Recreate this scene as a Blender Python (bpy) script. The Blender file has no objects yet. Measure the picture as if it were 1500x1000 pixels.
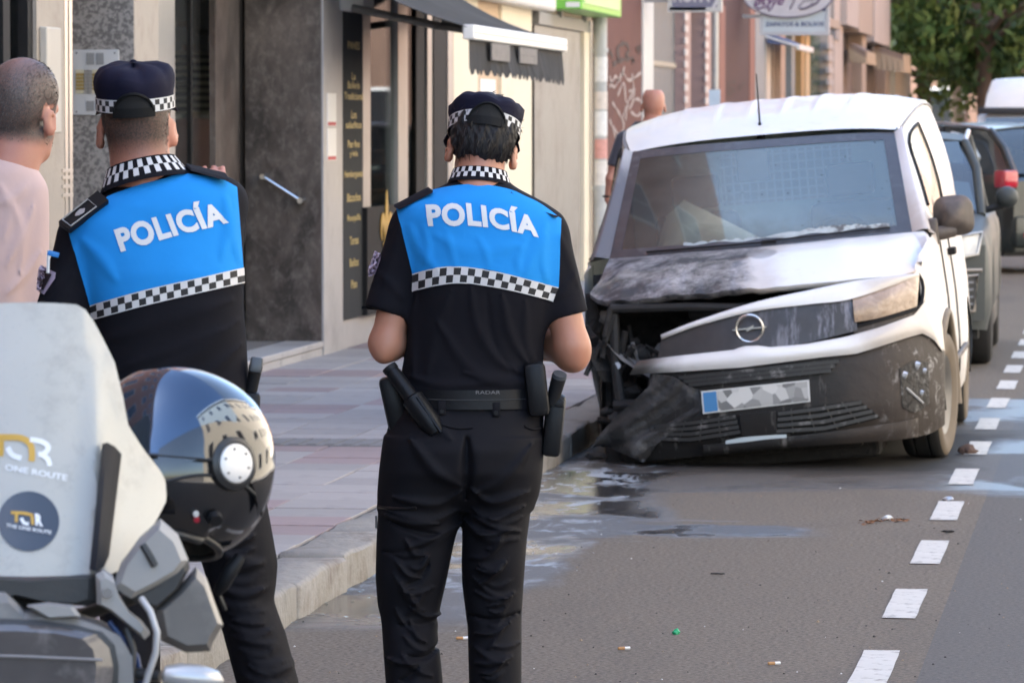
import bpy, bmesh, math, random
import numpy as np
from mathutils import Vector, Matrix
from mathutils.bvhtree import BVHTree
random.seed(7); np.random.seed(7)
SC = bpy.context.scene
COL = SC.collection
# ------------------------------------------------------------------ camera
F, CX, CY = 6670.0, 750.0, 500.0          # focal length and centre in photo pixels (1500 wide)
VPX, VPY, CAMH = 1650.0, 185.0, 1.68      # the street's vanishing point, eye height
PITCH = math.atan((CY - VPY) / F)
PSI = math.atan((VPX - CX) / F * math.cos(PITCH))
cam = bpy.data.cameras.new('camera'); camo = bpy.data.objects.new('camera', cam)
COL.objects.link(camo); SC.camera = camo
camo.location = (0, 0, CAMH); camo.rotation_euler = (math.pi / 2 - PITCH, 0, PSI)
cam.sensor_width = 36; cam.lens = F / 1500 * 36
cam.clip_start = 0.1; cam.clip_end = 2000
cam.dof.use_dof = True; cam.dof.focus_distance = 12.6; cam.dof.aperture_fstop = 13.0
# ------------------------------------------------------------------ sky and sun
SUN_EL, SUN_AZ = math.radians(46), math.radians(-112)     # azimuth from +Y towards +X: behind the left-hand houses
w = bpy.data.worlds.new('World'); SC.world = w; w.use_nodes = True
nt = w.node_tree; nt.nodes.clear()
sky = nt.nodes.new('ShaderNodeTexSky'); sky.sky_type = 'NISHITA'; sky.sun_disc = False
sky.sun_elevation = SUN_EL; sky.sun_rotation = SUN_AZ; sky.air_density = 1.0; sky.dust_density = 2.0; sky.ozone_density = 1.0
bg = nt.nodes.new('ShaderNodeBackground'); bg.inputs[1].default_value = 0.15
wo = nt.nodes.new('ShaderNodeOutputWorld')
nt.links.new(sky.outputs[0], bg.inputs[0]); nt.links.new(bg.outputs[0], wo.inputs[0])
sl = bpy.data.lights.new('sun', 'SUN'); sl.energy = 5.0; sl.angle = math.radians(0.6); sl.color = (1.0, .96, .90)
so = bpy.data.objects.new('sun', sl); COL.objects.link(so)
sd = Vector((math.sin(SUN_AZ) * math.cos(SUN_EL), math.cos(SUN_AZ) * math.cos(SUN_EL), math.sin(SUN_EL)))
so.rotation_euler = (-sd).to_track_quat('-Z', 'Y').to_euler(); so.location = (-20, 10, 30)
SC.view_settings.view_transform = 'Standard'; SC.view_settings.look = 'None'
SC.view_settings.exposure = 2.42; SC.view_settings.gamma = 1.0; SC.view_settings.use_curve_mapping = False
SC.render.engine = 'CYCLES'
SC.cycles.use_denoising = True
SC.cycles.max_bounces = 8; SC.cycles.diffuse_bounces = 4; SC.cycles.glossy_bounces = 4
SC.cycles.transparent_max_bounces = 12; SC.cycles.caustics_reflective = False; SC.cycles.caustics_refractive = False
SC.cycles.sample_clamp_indirect = 6
# ------------------------------------------------------------------ pixel -> place
fwd = Vector((-math.sin(PSI) * math.cos(PITCH), math.cos(PSI) * math.cos(PITCH), -math.sin(PITCH)))
rgt = Vector((math.cos(PSI), math.sin(PSI), 0)); upv = rgt.cross(fwd)
CAM = Vector((0, 0, CAMH))
def ray(px, py): return fwd + rgt * ((px - CX) / F) - upv * ((py - CY) / F)
def atY(px, py, Y):
    r = ray(px, py); return CAM + r * (Y / r.y)
def atX(px, py, X):
    r = ray(px, py); return CAM + r * (X / r.x)
def gnd(px, py, z=0.0):
    r = ray(px, py); return CAM + r * ((z - CAMH) / r.z)
# ------------------------------------------------------------------ object helpers
def tag(o, label=None, cat=None, group=None, kind=None):
    if label: o['label'] = label
    if cat: o['category'] = cat
    if group: o['group'] = group
    if kind: o['kind'] = kind
    return o
class Frame:
    """A thing: an Empty at its base (origin O, turned by phi about z). Meshes are given in its local axes.
    B is an optional extra rotation (about the local point bp) for features placed on a tilted body."""
    def __init__(s, name, O, phi=0.0, label=None, cat=None, group=None, kind=None):
        s.O = Vector(O); s.phi = phi
        s.R = Matrix.Rotation(phi, 3, 'Z'); s.B = Matrix.Identity(3); s.bp = Vector((0, 0, 0))
        e = bpy.data.objects.new(name, None); COL.objects.link(e); e.empty_display_size = .2
        e.location = s.O; e.rotation_euler = (0, 0, phi); s.root = e
        tag(e, label, cat, group, kind)
    def tolocal(s, p): return s.R.transposed() @ (Vector(p) - s.O)
    def lray(s, px, py):
        return s.tolocal(CAM), s.R.transposed() @ ray(px, py)
    def P(s, px, py, v=0.0):
        c, r = s.lray(px, py); t = (v - c.y) / r.y; return c + r * t
    def PB(s, px, py, v):          # in the body's own (tilted) axes
        c, r = s.lray(px, py); Bi = s.B.transposed()
        c = Bi @ (c - s.bp) + s.bp; r = Bi @ r
        t = (v - c.y) / r.y; return c + r * t
    def bake(s, p): return s.B @ (Vector(p) - s.bp) + s.bp
def mesh(name, V, Fa, mats, mi=None, smooth=False):
    me = bpy.data.meshes.new(name); me.from_pydata([tuple(v) for v in V], [], [tuple(f) for f in Fa])
    if not isinstance(mats, (list, tuple)): mats = [mats]
    for m in mats: me.materials.append(m)
    if mi is not None: me.polygons.foreach_set('material_index', np.asarray(mi, dtype=np.int32))
    if smooth is True: me.polygons.foreach_set('use_smooth', np.ones(len(me.polygons), dtype=bool))
    elif smooth:
        me.polygons.foreach_set('use_smooth', np.ones(len(me.polygons), dtype=bool)); me.set_sharp_from_angle(angle=math.radians(smooth))
    me.validate(); me.update(); return me
def put(name, me, parent=None):
    o = bpy.data.objects.new(name, me); COL.objects.link(o)
    if parent is not None: o.parent = parent
    return o
def part(name, g, mats, parent, smooth=False, kind=None, label=None):
    """g = (V, F) or (V, F, mi) in the thing's local axes"""
    o = put(name, mesh(name, g[0], g[1], mats, g[2] if len(g) > 2 else None, smooth), parent)
    return tag(o, label, None, None, kind)
def single(name, g, mats, label=None, cat=None, group=None, kind=None, smooth=False):
    """a thing of one mesh, given in world axes; origin moved to its base"""
    V = np.array([tuple(v) for v in g[0]], float); c = np.array([(V[:, 0].min() + V[:, 0].max()) / 2, (V[:, 1].min() + V[:, 1].max()) / 2, V[:, 2].min()])
    o = put(name, mesh(name, V - c, g[1], mats, g[2] if len(g) > 2 else None, smooth)); o.location = c
    return tag(o, label, cat, group, kind)
# ---- shapes: each returns (V, F) or (V, F, mi)
def join(*gs):
    V = []; Fa = []; M = []
    for g in gs:
        n = len(V); V += [tuple(v) for v in g[0]]; Fa += [tuple(i + n for i in f) for f in g[1]]
        M += list(g[2]) if len(g) > 2 else [0] * len(g[1])
    return V, Fa, M
def withmi(g, k): return g[0], g[1], [k] * len(g[1])
def box(x0, x1, y0, y1, z0, z1, bev=0.0):
    if bev <= 0:
        V = [(x, y, z) for x in (x0, x1) for y in (y0, y1) for z in (z0, z1)]
        return V, [(0, 1, 3, 2), (4, 6, 7, 5), (0, 4, 5, 1), (2, 3, 7, 6), (0, 2, 6, 4), (1, 5, 7, 3)]
    bm = bmesh.new(); r = bmesh.ops.create_cube(bm, size=1)
    for v in bm.verts: v.co = Vector(((x0 + x1) / 2 + v.co.x * (x1 - x0), (y0 + y1) / 2 + v.co.y * (y1 - y0), (z0 + z1) / 2 + v.co.z * (z1 - z0)))
    bmesh.ops.bevel(bm, geom=list(bm.edges), offset=bev, segments=2, affect='EDGES', profile=.5)
    return frombm(bm)
def frombm(bm):
    bm.verts.ensure_lookup_table(); V = [v.co.copy() for v in bm.verts]; bm.verts.index_update()
    Fa = [tuple(v.index for v in f.verts) for f in bm.faces]; M = [f.material_index for f in bm.faces]; bm.free(); return V, Fa, M
def xf(g, M=None, t=(0, 0, 0)):
    M = M or Matrix.Identity(3); t = Vector(t)
    return ([M @ Vector(v) + t for v in g[0]],) + tuple(g[1:])
def loft(rows, cu=False, cv=False, mi=None):
    """rows of equally many points -> grid of quads"""
    n = len(rows[0]); m = len(rows); V = [p for r in rows for p in r]; Fa = []; M = []
    for i in range(m if cv else m - 1):
        for j in range(n if cu else n - 1):
            i2 = (i + 1) % m; j2 = (j + 1) % n
            Fa.append((i * n + j, i * n + j2, i2 * n + j2, i2 * n + j))
            if mi: M.append(mi(i, j))
    return (V, Fa, M) if mi else (V, Fa)
def resamp(pts, n, smooth=True):
    """resample a polyline of tuples to n points (Catmull-Rom when smooth)"""
    P = [np.array(tuple(p), float) for p in pts]
    if smooth and len(P) > 2:
        Q = []
        for i in range(len(P) - 1):
            p0 = P[i - 1] if i > 0 else 2 * P[0] - P[1]; p1, p2 = P[i], P[i + 1]; p3 = P[i + 2] if i + 2 < len(P) else 2 * P[-1] - P[-2]
            for t in np.linspace(0, 1, 12, endpoint=False):
                Q.append(.5 * (2 * p1 + (p2 - p0) * t + (2 * p0 - 5 * p1 + 4 * p2 - p3) * t * t + (3 * p1 - p0 - 3 * p2 + p3) * t ** 3))
        Q.append(P[-1]); P = Q
    A = np.array(P); d = np.r_[0, np.cumsum(np.linalg.norm(np.diff(A, axis=0), axis=1))]
    s = np.linspace(0, d[-1], n)
    return [tuple(np.interp(x, d, A[:, k]) for k in range(A.shape[1])) for x in s]
def tube(path, r, n=8, cap=True):
    P = [Vector(p) for p in path]; m = len(P); rs = r if isinstance(r, (list, tuple)) else [r] * m
    rows = []; up = None
    for i, p in enumerate(P):
        d = (P[min(i + 1, m - 1)] - P[max(i - 1, 0)]).normalized()
        if up is None: up = Vector((0, 0, 1)) if abs(d.z) < .9 else Vector((1, 0, 0))
        a = d.cross(up).normalized(); b = a.cross(d).normalized(); up = b
        rows.append([p + (a * math.cos(2 * math.pi * k / n) + b * math.sin(2 * math.pi * k / n)) * rs[i] for k in range(n)])
    V, Fa = loft(rows, cu=True)
    if cap: Fa += [tuple(range(n))[::-1], tuple(range((m - 1) * n, m * n))]
    return V, Fa
def prism(poly, d):
    """polygon (list of 3-D points) extruded along vector d"""
    n = len(poly); d = Vector(d); V = [Vector(p) for p in poly] + [Vector(p) + d for p in poly]
    return V, [tuple(range(n))[::-1], tuple(range(n, 2 * n))] + [(i, (i + 1) % n, n + (i + 1) % n, n + i) for i in range(n)]
def thick(g, d):
    """give an open sheet thickness along vector d (a closed shell)"""
    V = [Vector(v) for v in g[0]]; n = len(V); d = Vector(d)
    from collections import Counter
    E = Counter()
    for f in g[1]:
        for i in range(len(f)): E[tuple(sorted((f[i], f[(i + 1) % len(f)])))] += 1
    Fa = [tuple(f) for f in g[1]] + [tuple(i + n for i in f)[::-1] for f in g[1]]
    for f in g[1]:
        for i in range(len(f)):
            a, b = f[i], f[(i + 1) % len(f)]
            if E[tuple(sorted((a, b)))] == 1: Fa.append((b, a, a + n, b + n))
    M = (list(g[2]) * 2 + [0] * (len(Fa) - 2 * len(g[1]))) if len(g) > 2 else None
    return (V + [v + d for v in V], Fa, M) if M else (V + [v + d for v in V], Fa)
def lathe(prof, n=24, axis='z'):
    rows = [[(r * math.cos(2 * math.pi * k / n), r * math.sin(2 * math.pi * k / n), z) for k in range(n)] for r, z in prof]
    V, Fa = loft(rows, cu=True)
    if axis == 'x': V = [(v[2], v[0], v[1]) for v in V]
    if axis == 'y': V = [(v[0], v[2], v[1]) for v in V]
    return V, Fa
def subdiv(g, maxlen):
    bm = bmesh.new(); vs = [bm.verts.new(v) for v in g[0]]
    for f in g[1]:
        try: bm.faces.new([vs[i] for i in f])
        except ValueError: pass
    bmesh.ops.triangulate(bm, faces=list(bm.faces))
    for _ in range(6):
        E = [e for e in bm.edges if e.calc_length() > maxlen]
        if not E: break
        bmesh.ops.subdivide_edges(bm, edges=E, cuts=1); bmesh.ops.triangulate(bm, faces=[f for f in bm.faces if len(f.verts) > 3])
    return frombm(bm)
def text2d(s, bold=0.0, spacing=1.0, sub=None):
    """the outline of a line of text, normalised: x 0..1, y 0..1 of its bounding box; returns V, F, aspect"""
    c = bpy.data.curves.new('t', 'FONT'); c.body = s; c.offset = bold; c.space_character = spacing; c.resolution_u = 4; c.fill_mode = 'FRONT'
    o = bpy.data.objects.new('t', c); COL.objects.link(o)
    dg = bpy.context.evaluated_depsgraph_get(); dg.update(); me = o.evaluated_get(dg).to_mesh()
    V = np.array([v.co[:] for v in me.vertices]); Fa = [tuple(p.vertices) for p in me.polygons]
    bpy.data.objects.remove(o); bpy.data.curves.remove(c)
    lo = V.min(0); hi = V.max(0); asp = (hi[0] - lo[0]) / (hi[1] - lo[1])
    W = np.zeros_like(V); W[:, 0] = (V[:, 0] - lo[0]) / (hi[1] - lo[1]); W[:, 1] = (V[:, 1] - lo[1]) / (hi[1] - lo[1])
    if sub:
        g = subdiv((W, Fa), sub); W = np.array([tuple(v) for v in g[0]]); Fa = g[1]
    W[:, 0] /= asp
    return W, Fa, asp
# ------------------------------------------------------------------ materials
MATS = {}
def ramp(nt, fac, c0, c1, p0=.4, p1=.6):
    r = nt.nodes.new('ShaderNodeMapRange'); r.inputs[1].default_value = p0; r.inputs[2].default_value = p1
    nt.links.new(fac, r.inputs[0]); return mixc(nt, r.outputs[0], c0, c1)
def mixc(nt, fac, a, b, mode='MIX'):
    m = nt.nodes.new('ShaderNodeMix'); m.data_type = 'RGBA'; m.blend_type = mode
    for sock, v in ((m.inputs[0], fac), (m.inputs[6], a), (m.inputs[7], b)):
        if hasattr(v, 'links'): nt.links.new(v, sock)
        elif isinstance(v, (int, float)): sock.default_value = v
        else: sock.default_value = (*v, 1) if len(v) == 3 else v
    return m.outputs[2]
def noise(nt, co, scale, detail=4, rough=.55, dist=0.0, sc=None):
    n = nt.nodes.new('ShaderNodeTexNoise'); n.inputs['Scale'].default_value = scale; n.inputs['Detail'].default_value = detail
    n.inputs['Roughness'].default_value = rough; n.inputs['Distortion'].default_value = dist
    if sc:
        mp = nt.nodes.new('ShaderNodeMapping'); mp.inputs['Scale'].default_value = sc; nt.links.new(co, mp.inputs[0]); co = mp.outputs[0]
    nt.links.new(co, n.inputs['Vector']); return n.outputs['Fac']
def math_(nt, op, a, b=None, clamp=False):
    m = nt.nodes.new('ShaderNodeMath'); m.operation = op; m.use_clamp = clamp
    for k, v in enumerate((a, b)):
        if v is None: continue
        if hasattr(v, 'links'): nt.links.new(v, m.inputs[k])
        else: m.inputs[k].default_value = v
    return m.outputs[0]
def newmat(name):
    m = bpy.data.materials.new(name); m.use_nodes = True; nt = m.node_tree
    b = nt.nodes['Principled BSDF']; tc = nt.nodes.new('ShaderNodeTexCoord'); return m, nt, b, tc.outputs['Object']
def setin(nt, b, name, v):
    s = b.inputs[name]
    if hasattr(v, 'links'): nt.links.new(v, s)
    elif isinstance(v, (tuple, list)): s.default_value = (*v, 1) if len(v) == 3 and s.type == 'RGBA' else v
    else: s.default_value = v
def bump(nt, b, h, strength=.3, dist=.01):
    n = nt.nodes.new('ShaderNodeBump'); n.inputs['Strength'].default_value = strength; n.inputs['Distance'].default_value = dist
    nt.links.new(h, n.inputs['Height']); nt.links.new(n.outputs[0], b.inputs['Normal'])
def pm(name, col, rough=.6, metal=0.0, var=.12, vs=6.0, col2=None, thr=(.5, .7), c2s=3.0, bmp=None, coat=0.0, spec=.5, sheen=0.0, fine=0.0):
    """plain surface: colour with a slow drift, optional stain colour, optional relief"""
    if name in MATS: return MATS[name]
    m, nt, b, co = newmat(name)
    c = mixc(nt, noise(nt, co, vs, 5), tuple(x * (1 - var) for x in col), tuple(min(1, x * (1 + var)) for x in col))
    if fine: c = mixc(nt, noise(nt, co, vs * 40, 2), c, tuple(x * (1 - fine) for x in col))
    if col2: c = ramp(nt, noise(nt, co, c2s, 6, .65), c, col2, *thr)
    setin(nt, b, 'Base Color', c); setin(nt, b, 'Roughness', rough); setin(nt, b, 'Metallic', metal)
    setin(nt, b, 'Coat Weight', coat); setin(nt, b, 'Specular IOR Level', spec)
    if coat: setin(nt, b, 'Coat Roughness', .05)
    if sheen: setin(nt, b, 'Sheen Weight', sheen); setin(nt, b, 'Sheen Roughness', .5)
    if bmp: bump(nt, b, noise(nt, co, bmp[0], 4), bmp[1], bmp[2] if len(bmp) > 2 else .01)
    MATS[name] = m; return m
def glassmat(name, tint=(.9, .95, .95), rough=.02, spec=1.0, haze=0.0, hazecol=(.5, .5, .5), ior=1.5):
    """thin pane: see-through with a mirror share, plus optional grime"""
    if name in MATS: return MATS[name]
    m = bpy.data.materials.new(name); m.use_nodes = True; nt = m.node_tree; nt.nodes.clear()
    tr = nt.nodes.new('ShaderNodeBsdfTransparent'); tr.inputs[0].default_value = (*tint, 1)
    gl = nt.nodes.new('ShaderNodeBsdfGlossy'); gl.inputs['Roughness'].default_value = rough
    fr = nt.nodes.new('ShaderNodeFresnel'); fr.inputs[0].default_value = ior
    f2 = math_(nt, 'MULTIPLY', fr.outputs[0], spec, True)
    mx = nt.nodes.new('ShaderNodeMixShader'); nt.links.new(f2, mx.inputs[0]); nt.links.new(tr.outputs[0], mx.inputs[1]); nt.links.new(gl.outputs[0], mx.inputs[2])
    out = mx.outputs[0]
    if haze:
        df = nt.nodes.new('ShaderNodeBsdfDiffuse'); df.inputs[0].default_value = (*hazecol, 1)
        tc = nt.nodes.new('ShaderNodeTexCoord'); h = ramp(nt, noise(nt, tc.outputs['Object'], 3, 5), (haze * .6,) * 3, (min(1, haze * 1.4),) * 3, .3, .7)
        m2 = nt.nodes.new('ShaderNodeMixShader'); nt.links.new(h, m2.inputs[0]); nt.links.new(out, m2.inputs[1]); nt.links.new(df.outputs[0], m2.inputs[2]); out = m2.outputs[0]
    o = nt.nodes.new('ShaderNodeOutputMaterial'); nt.links.new(out, o.inputs[0]); MATS[name] = m; return m
# ================================================================== THE STREET
KX = -2.79          # face of the kerb
FX = -5.40          # building line
PZ = 0.13           # pavement height
# ---- road: asphalt with dry dusty areas, the wet run-off and hose water kept to where it lies
def road_mat():
    m, nt, b, co = newmat('asphalt')
    n1 = noise(nt, co, .35, 5, .6); n2 = noise(nt, co, 60, 3, .7); n3 = noise(nt, co, 2.2, 6, .65); n4 = noise(nt, co, 220, 2)
    c = mixc(nt, n1, (.112, .093, .074), (.172, .143, .113))
    c = mixc(nt, ramp(nt, n3, (0, 0, 0), (1, 1, 1), .35, .75), c, (.150, .123, .096))
    c = mixc(nt, .6, c, ramp(nt, n2, (.030, .026, .022), (.30, .255, .205), .3, .7))
    c = mixc(nt, ramp(nt, noise(nt, co, 1.1, 5, .7, .3, (1, .25, 1)), (0, 0, 0), (.45, .45, .45), .5, .75), c, (.085, .078, .070))
    lane = nt.nodes.new('ShaderNodeSeparateXYZ'); nt.links.new(co, lane.inputs[0])
    X, Y = lane.outputs[0], lane.outputs[1]
    # travel lane right of the bay line is a newer, greyer asphalt
    tl = math_(nt, 'GREATER_THAN', X, -0.62)
    c = mixc(nt, math_(nt, 'MULTIPLY', tl, .7), c, mixc(nt, n2, (.055, .055, .057), (.16, .157, .155)))
    # water: runs along the kerb and out from under the burnt van
    wx = math_(nt, 'ADD', X, math_(nt, 'MULTIPLY', math_(nt, 'SUBTRACT', noise(nt, co, .9, 5, .6, 0, (1, .35, 1)), .5), 1.1))
    wy = math_(nt, 'ADD', Y, math_(nt, 'MULTIPLY', math_(nt, 'SUBTRACT', noise(nt, co, 1.3, 5, .6, 0, (.45, 1, 1)), .5), 2.2))
    def band(v, lo, hi, s):
        a = nt.nodes.new('ShaderNodeMapRange'); a.inputs[1].default_value = lo - s; a.inputs[2].default_value = lo + s; nt.links.new(v, a.inputs[0])
        d = nt.nodes.new('ShaderNodeMapRange'); d.inputs[1].default_value = hi - s; d.inputs[2].default_value = hi + s; d.inputs[3].default_value = 1; d.inputs[4].default_value = 0; nt.links.new(v, d.inputs[0])
        return math_(nt, 'MULTIPLY', a.outputs[0], d.outputs[0])
    gut = math_(nt, 'MULTIPLY', band(wx, -4.5, -2.18, .06), band(wy, 15.2, 40, .3))
    hose = math_(nt, 'MULTIPLY', math_(nt, 'MULTIPLY', band(wx, -4.5, 9.0, .3), band(wy, 21.0, 28.2, .16)), .6)
    ta = math_(nt, 'MULTIPLY', band(wx, -4.5, -1.28, .1), band(wy, 18.55, 19.15, .07))
    ta2 = math_(nt, 'MULTIPLY', band(wx, -4.5, -2.05, .12), band(wy, 18.6, 23, .2))
    wet = math_(nt, 'MAXIMUM', math_(nt, 'MAXIMUM', gut, hose), math_(nt, 'MAXIMUM', ta, ta2))
    pud = math_(nt, 'MULTIPLY', wet, ramp(nt, noise(nt, co, 1.1, 4, .6, .4, (1, .7, 1)), (0, 0, 0), (1, 1, 1), .44, .52))
    c = mixc(nt, math_(nt, 'MULTIPLY', wet, .80), c, (.034, .034, .037))
    van_shade = math_(nt, 'MULTIPLY', band(wx, -3.1, -.75, .14), band(wy, 22.2, 25.2, .35)); c = mixc(nt, math_(nt, 'MULTIPLY', van_shade, .9), c, (.010, .009, .009))   # shade under the van painted into the asphalt colour, along with soot
    # pale foam scum on the gutter water
    fo = math_(nt, 'MULTIPLY', math_(nt, 'MULTIPLY', band(wx, -4.5, -2.2, .05), band(wy, 16.3, 22.6, .5)), ramp(nt, noise(nt, co, 7, 6, .7, .8, (1, .45, 1)), (0, 0, 0), (1, 1, 1), .51, .62))
    c = mixc(nt, math_(nt, 'MULTIPLY', fo, .62), c, (.48, .54, .60))
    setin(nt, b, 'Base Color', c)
    r = mixc(nt, wet, (.82, .82, .82), (.5, .5, .5)); r = mixc(nt, pud, r, (.12, .12, .12)); r = mixc(nt, fo, r, (.6, .6, .6)); r = mixc(nt, van_shade, r, (.75, .75, .75))
    setin(nt, b, 'Roughness', r); setin(nt, b, 'Specular IOR Level', math_(nt, 'ADD', .12, math_(nt, 'MULTIPLY', wet, .4)))
    hgt = math_(nt, 'MULTIPLY', math_(nt, 'ADD', n2, n4), math_(nt, 'SUBTRACT', 1.0, math_(nt, 'MULTIPLY', pud, .93)))
    bump(nt, b, hgt, .35, .006)
    return m
M_ROAD = road_mat()
def sheet(x0, x1, y0, y1, z): return [(x0, y0, z), (x1, y0, z), (x1, y1, z), (x0, y1, z)], [(0, 1, 2, 3)]
tag(put('ground', mesh('ground', *sheet(-400, 400, -300, 900, -.02), pm('ground_earth', (.16, .14, .12), .9))), kind='structure')
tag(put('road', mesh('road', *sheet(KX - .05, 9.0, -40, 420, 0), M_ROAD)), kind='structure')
M_PAINT = pm('road_paint', (.56, .54, .50), .8, var=.14, col2=(.20, .18, .165), thr=(.53, .68), c2s=13, bmp=(90, .3, .004))
k = 0
dashes_y = []
Y = 8.2
P0 = 11200 / (975 - 185)
for i in range(-3, 22):
    y0 = 13.58 + i * 1.955; y1 = y0 + .985
    x = -.765 + .004 * (i % 3); bm_ = []
    n = 6; jit = lambda: random.uniform(-.002, .002)
    L = [(x - .058 + jit(), y0 + (y1 - y0) * t / n + (jit() * 2 if t in (0, n) else 0), .004) for t in range(n + 1)]
    Rr = [(x + .058 + jit(), y0 + (y1 - y0) * t / n + (jit() * 2 if t in (0, n) else 0), .004) for t in range(n + 1)]
    o = single('bay_line_dash', loft([L, Rr]), M_PAINT, 'white painted dash of the broken parking bay line', 'road marking', 'dashes of the broken parking bay line')
single('cross_line', ([( -.3, 46.6, .004), (8.6, 46.6, .004), (8.6, 46.95, .004), (-.3, 46.95, .004)], [(0, 1, 2, 3)]), M_PAINT, 'thin white line painted across the far lane', 'road marking')
# ---- kerb: one stone after another
M_KERB = pm('kerb_stone', (.28, .26, .23), .85, var=.22, vs=5, col2=(.17, .155, .135), thr=(.52, .75), c2s=4, bmp=(30, .6, .012), fine=.2)
M_KERBB = pm('kerb_stone_worn', (.31, .285, .25), .85, var=.2, vs=4, col2=(.16, .13, .105), thr=(.5, .7), c2s=5, bmp=(24, .7, .014), fine=.25)
kerb = Frame('kerb', (KX, 14, 0), label='worn granite kerb along the parking bay', kind='structure')
def kerbstone(seed):
    rnd = random.Random(seed); bm = bmesh.new(); bmesh.ops.create_cube(bm, size=1)
    for v in bm.verts: v.co = Vector((v.co.x * .25 - .125, v.co.y * .945, v.co.z * .24 + .012))
    bmesh.ops.bevel(bm, geom=[e for e in bm.edges], offset=.022, segments=3, affect='EDGES', profile=.5)
    bmesh.ops.subdivide_edges(bm, edges=[e for e in bm.edges if e.calc_length() > .3], cuts=7, use_grid_fill=True)
    for v in bm.verts:
        a = rnd.uniform(-1, 1)
        v.co += Vector((.006 * math.sin(v.co.y * 9 + seed) + .004 * a, 0, .005 * math.sin(v.co.y * 5 + seed * 2) + .004 * rnd.uniform(-1, 1)))
    g = frombm(bm); return mesh('kerb_stone', g[0], g[1], M_KERB if seed % 2 else M_KERBB, smooth=40)
KS = [kerbstone(s) for s in range(5)]
for i in range(64):
    o = put('kerb_stone', KS[(i * 3 + i // 4) % 5], kerb.root); o.location = (random.uniform(-.006, .006), -4 + i * .955, random.uniform(-.006, .004))
    o.rotation_euler = (random.uniform(-.004, .004), 0, random.uniform(-.006, .006))
# ---- pavement: bands of grey and red tiles
TG = [pm('tile_grey_%d' % i, c, .72, var=.2, vs=3, col2=(.15, .14, .14), thr=(.58, .8), c2s=2.4, bmp=(60, .3, .004), fine=.12) for i, c in enumerate([(.36, .325, .305), (.325, .295, .278), (.39, .352, .332)])]
TR = [pm('tile_red_%d' % i, c, .72, var=.2, vs=3, col2=(.17, .14, .14), thr=(.58, .8), c2s=2.4, bmp=(60, .3, .004), fine=.12) for i, c in enumerate([(.33, .245, .235), (.30, .225, .215)])]
pave = Frame('pavement', (-4.2, 22, 0), label='tiled pavement', kind='structure')
part('bed', xf(box(FX - 2.0, KX - .25, -40, 150, -.05, PZ - .012), t=-pave.O), pm('tile_grout', (.13, .125, .12), .9, var=.2), pave.root)
TW, TL = (KX - .25 - FX) / 6, .40
def tilemesh(m):
    g = box(-TW / 2 + .004, TW / 2 - .004, -TL / 2 + .004, TL / 2 - .004, -.03, 0, .003); return mesh('tile', g[0], g[1], m)
TM = {('g', i): tilemesh(TG[i]) for i in range(3)}; TM.update({('r', i): tilemesh(TR[i]) for i in range(2)})
far = []
def tcol(i, j):
    red = (j % 9 in (0, 1) and i % 6 != 3) or (i in (3, 4) and j % 9 in (2, 3)) or (i == 1 and j % 9 == 5)
    return ('r', random.randrange(2)) if red else ('g', random.randrange(3))
for j in range(-6, 120):
    for i in range(6):
        x = FX + TW * (i + .5); y = 13.4 + TL * (j + .5); z = PZ + random.uniform(-.002, .002)
        if 0 <= j < 49:
            o = put('tile', TM[tcol(i, j)], pave.root); o.location = Vector((x, y, z)) - pave.O; o.rotation_euler = (random.uniform(-.004, .004), random.uniform(-.004, .004), 0)
        else:
            c = tcol(i, j); far.append(withmi(xf(box(-TW / 2 + .004, TW / 2 - .004, -TL / 2 + .004, TL / 2 - .004, -.03, 0), t=Vector((x, y, z)) - pave.O), c[1] if c[0] == 'g' else 3 + c[1]))
part('distant_tiles', join(*far), TG + TR, pave.root, kind='stuff')
# drain cover in the pavement
dr = Frame('drain_cover', (*gnd(470, 648, PZ).xy, PZ), label='dark rectangular iron cover set in the pavement', cat='drain cover')
M_IRON = pm('cast_iron', (.19, .18, .175), .7, .1, var=.3, bmp=(80, .4, .004))
part('frame', box(-.34, .34, -.24, .24, -.01, .004, .001), M_IRON, dr.root)
for i in range(7): part('bar', box(-.30 + i * .088, -.25 + i * .088, -.2, .2, .001, .008), M_IRON, dr.root)
# ================================================================== HOUSES ON THE LEFT
def fy(px, X=FX): return atX(px, 300, X).y
def fz(px, py, X=FX): return atX(px, py, X).z
class House(Frame):
    def fb(s, name, p0, p1, z0, z1, mat, X=FX, d=.12, parent=None, bev=0.0, smooth=False, label=None):
        """a slab on the plane x = X between picture columns p0..p1, reaching back by d"""
        y0, y1 = fy(p0, X), fy(p1, X)
        return part(name, xf(box(X - d, X, y0, y1, z0, z1, bev), t=-s.O), mat, parent or s.root, smooth, label=label)
    def bx(s, name, x0, x1, y0, y1, z0, z1, mat, parent=None, bev=0.0, label=None):
        return part(name, xf(box(x0, x1, y0, y1, z0, z1, bev), t=-s.O), mat, parent or s.root, label=label)
    def txt(s, name, string, X, yc, zc, h, mat, parent, w=None, bold=.0):
        W, Fa, asp = text2d(string, bold); w = w or h * asp
        V = [(X, yc + (a - .5) * w, zc + (b - .5) * h) for a, b, _ in W]
        return part(name, xf((V, Fa), t=-s.O), mat, parent)
M_GRAN = pm('speckled_granite', (.34, .31, .285), .35, var=.1, vs=2, col2=(.15, .138, .13), thr=(.45, .56), c2s=42, bmp=(60, .1, .002))
M_BEIGE = pm('beige_stone', (.40, .345, .285), .8, var=.12, vs=3, col2=(.32, .27, .22), thr=(.5, .7), c2s=7, bmp=(40, .3, .006), fine=.12)
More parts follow.
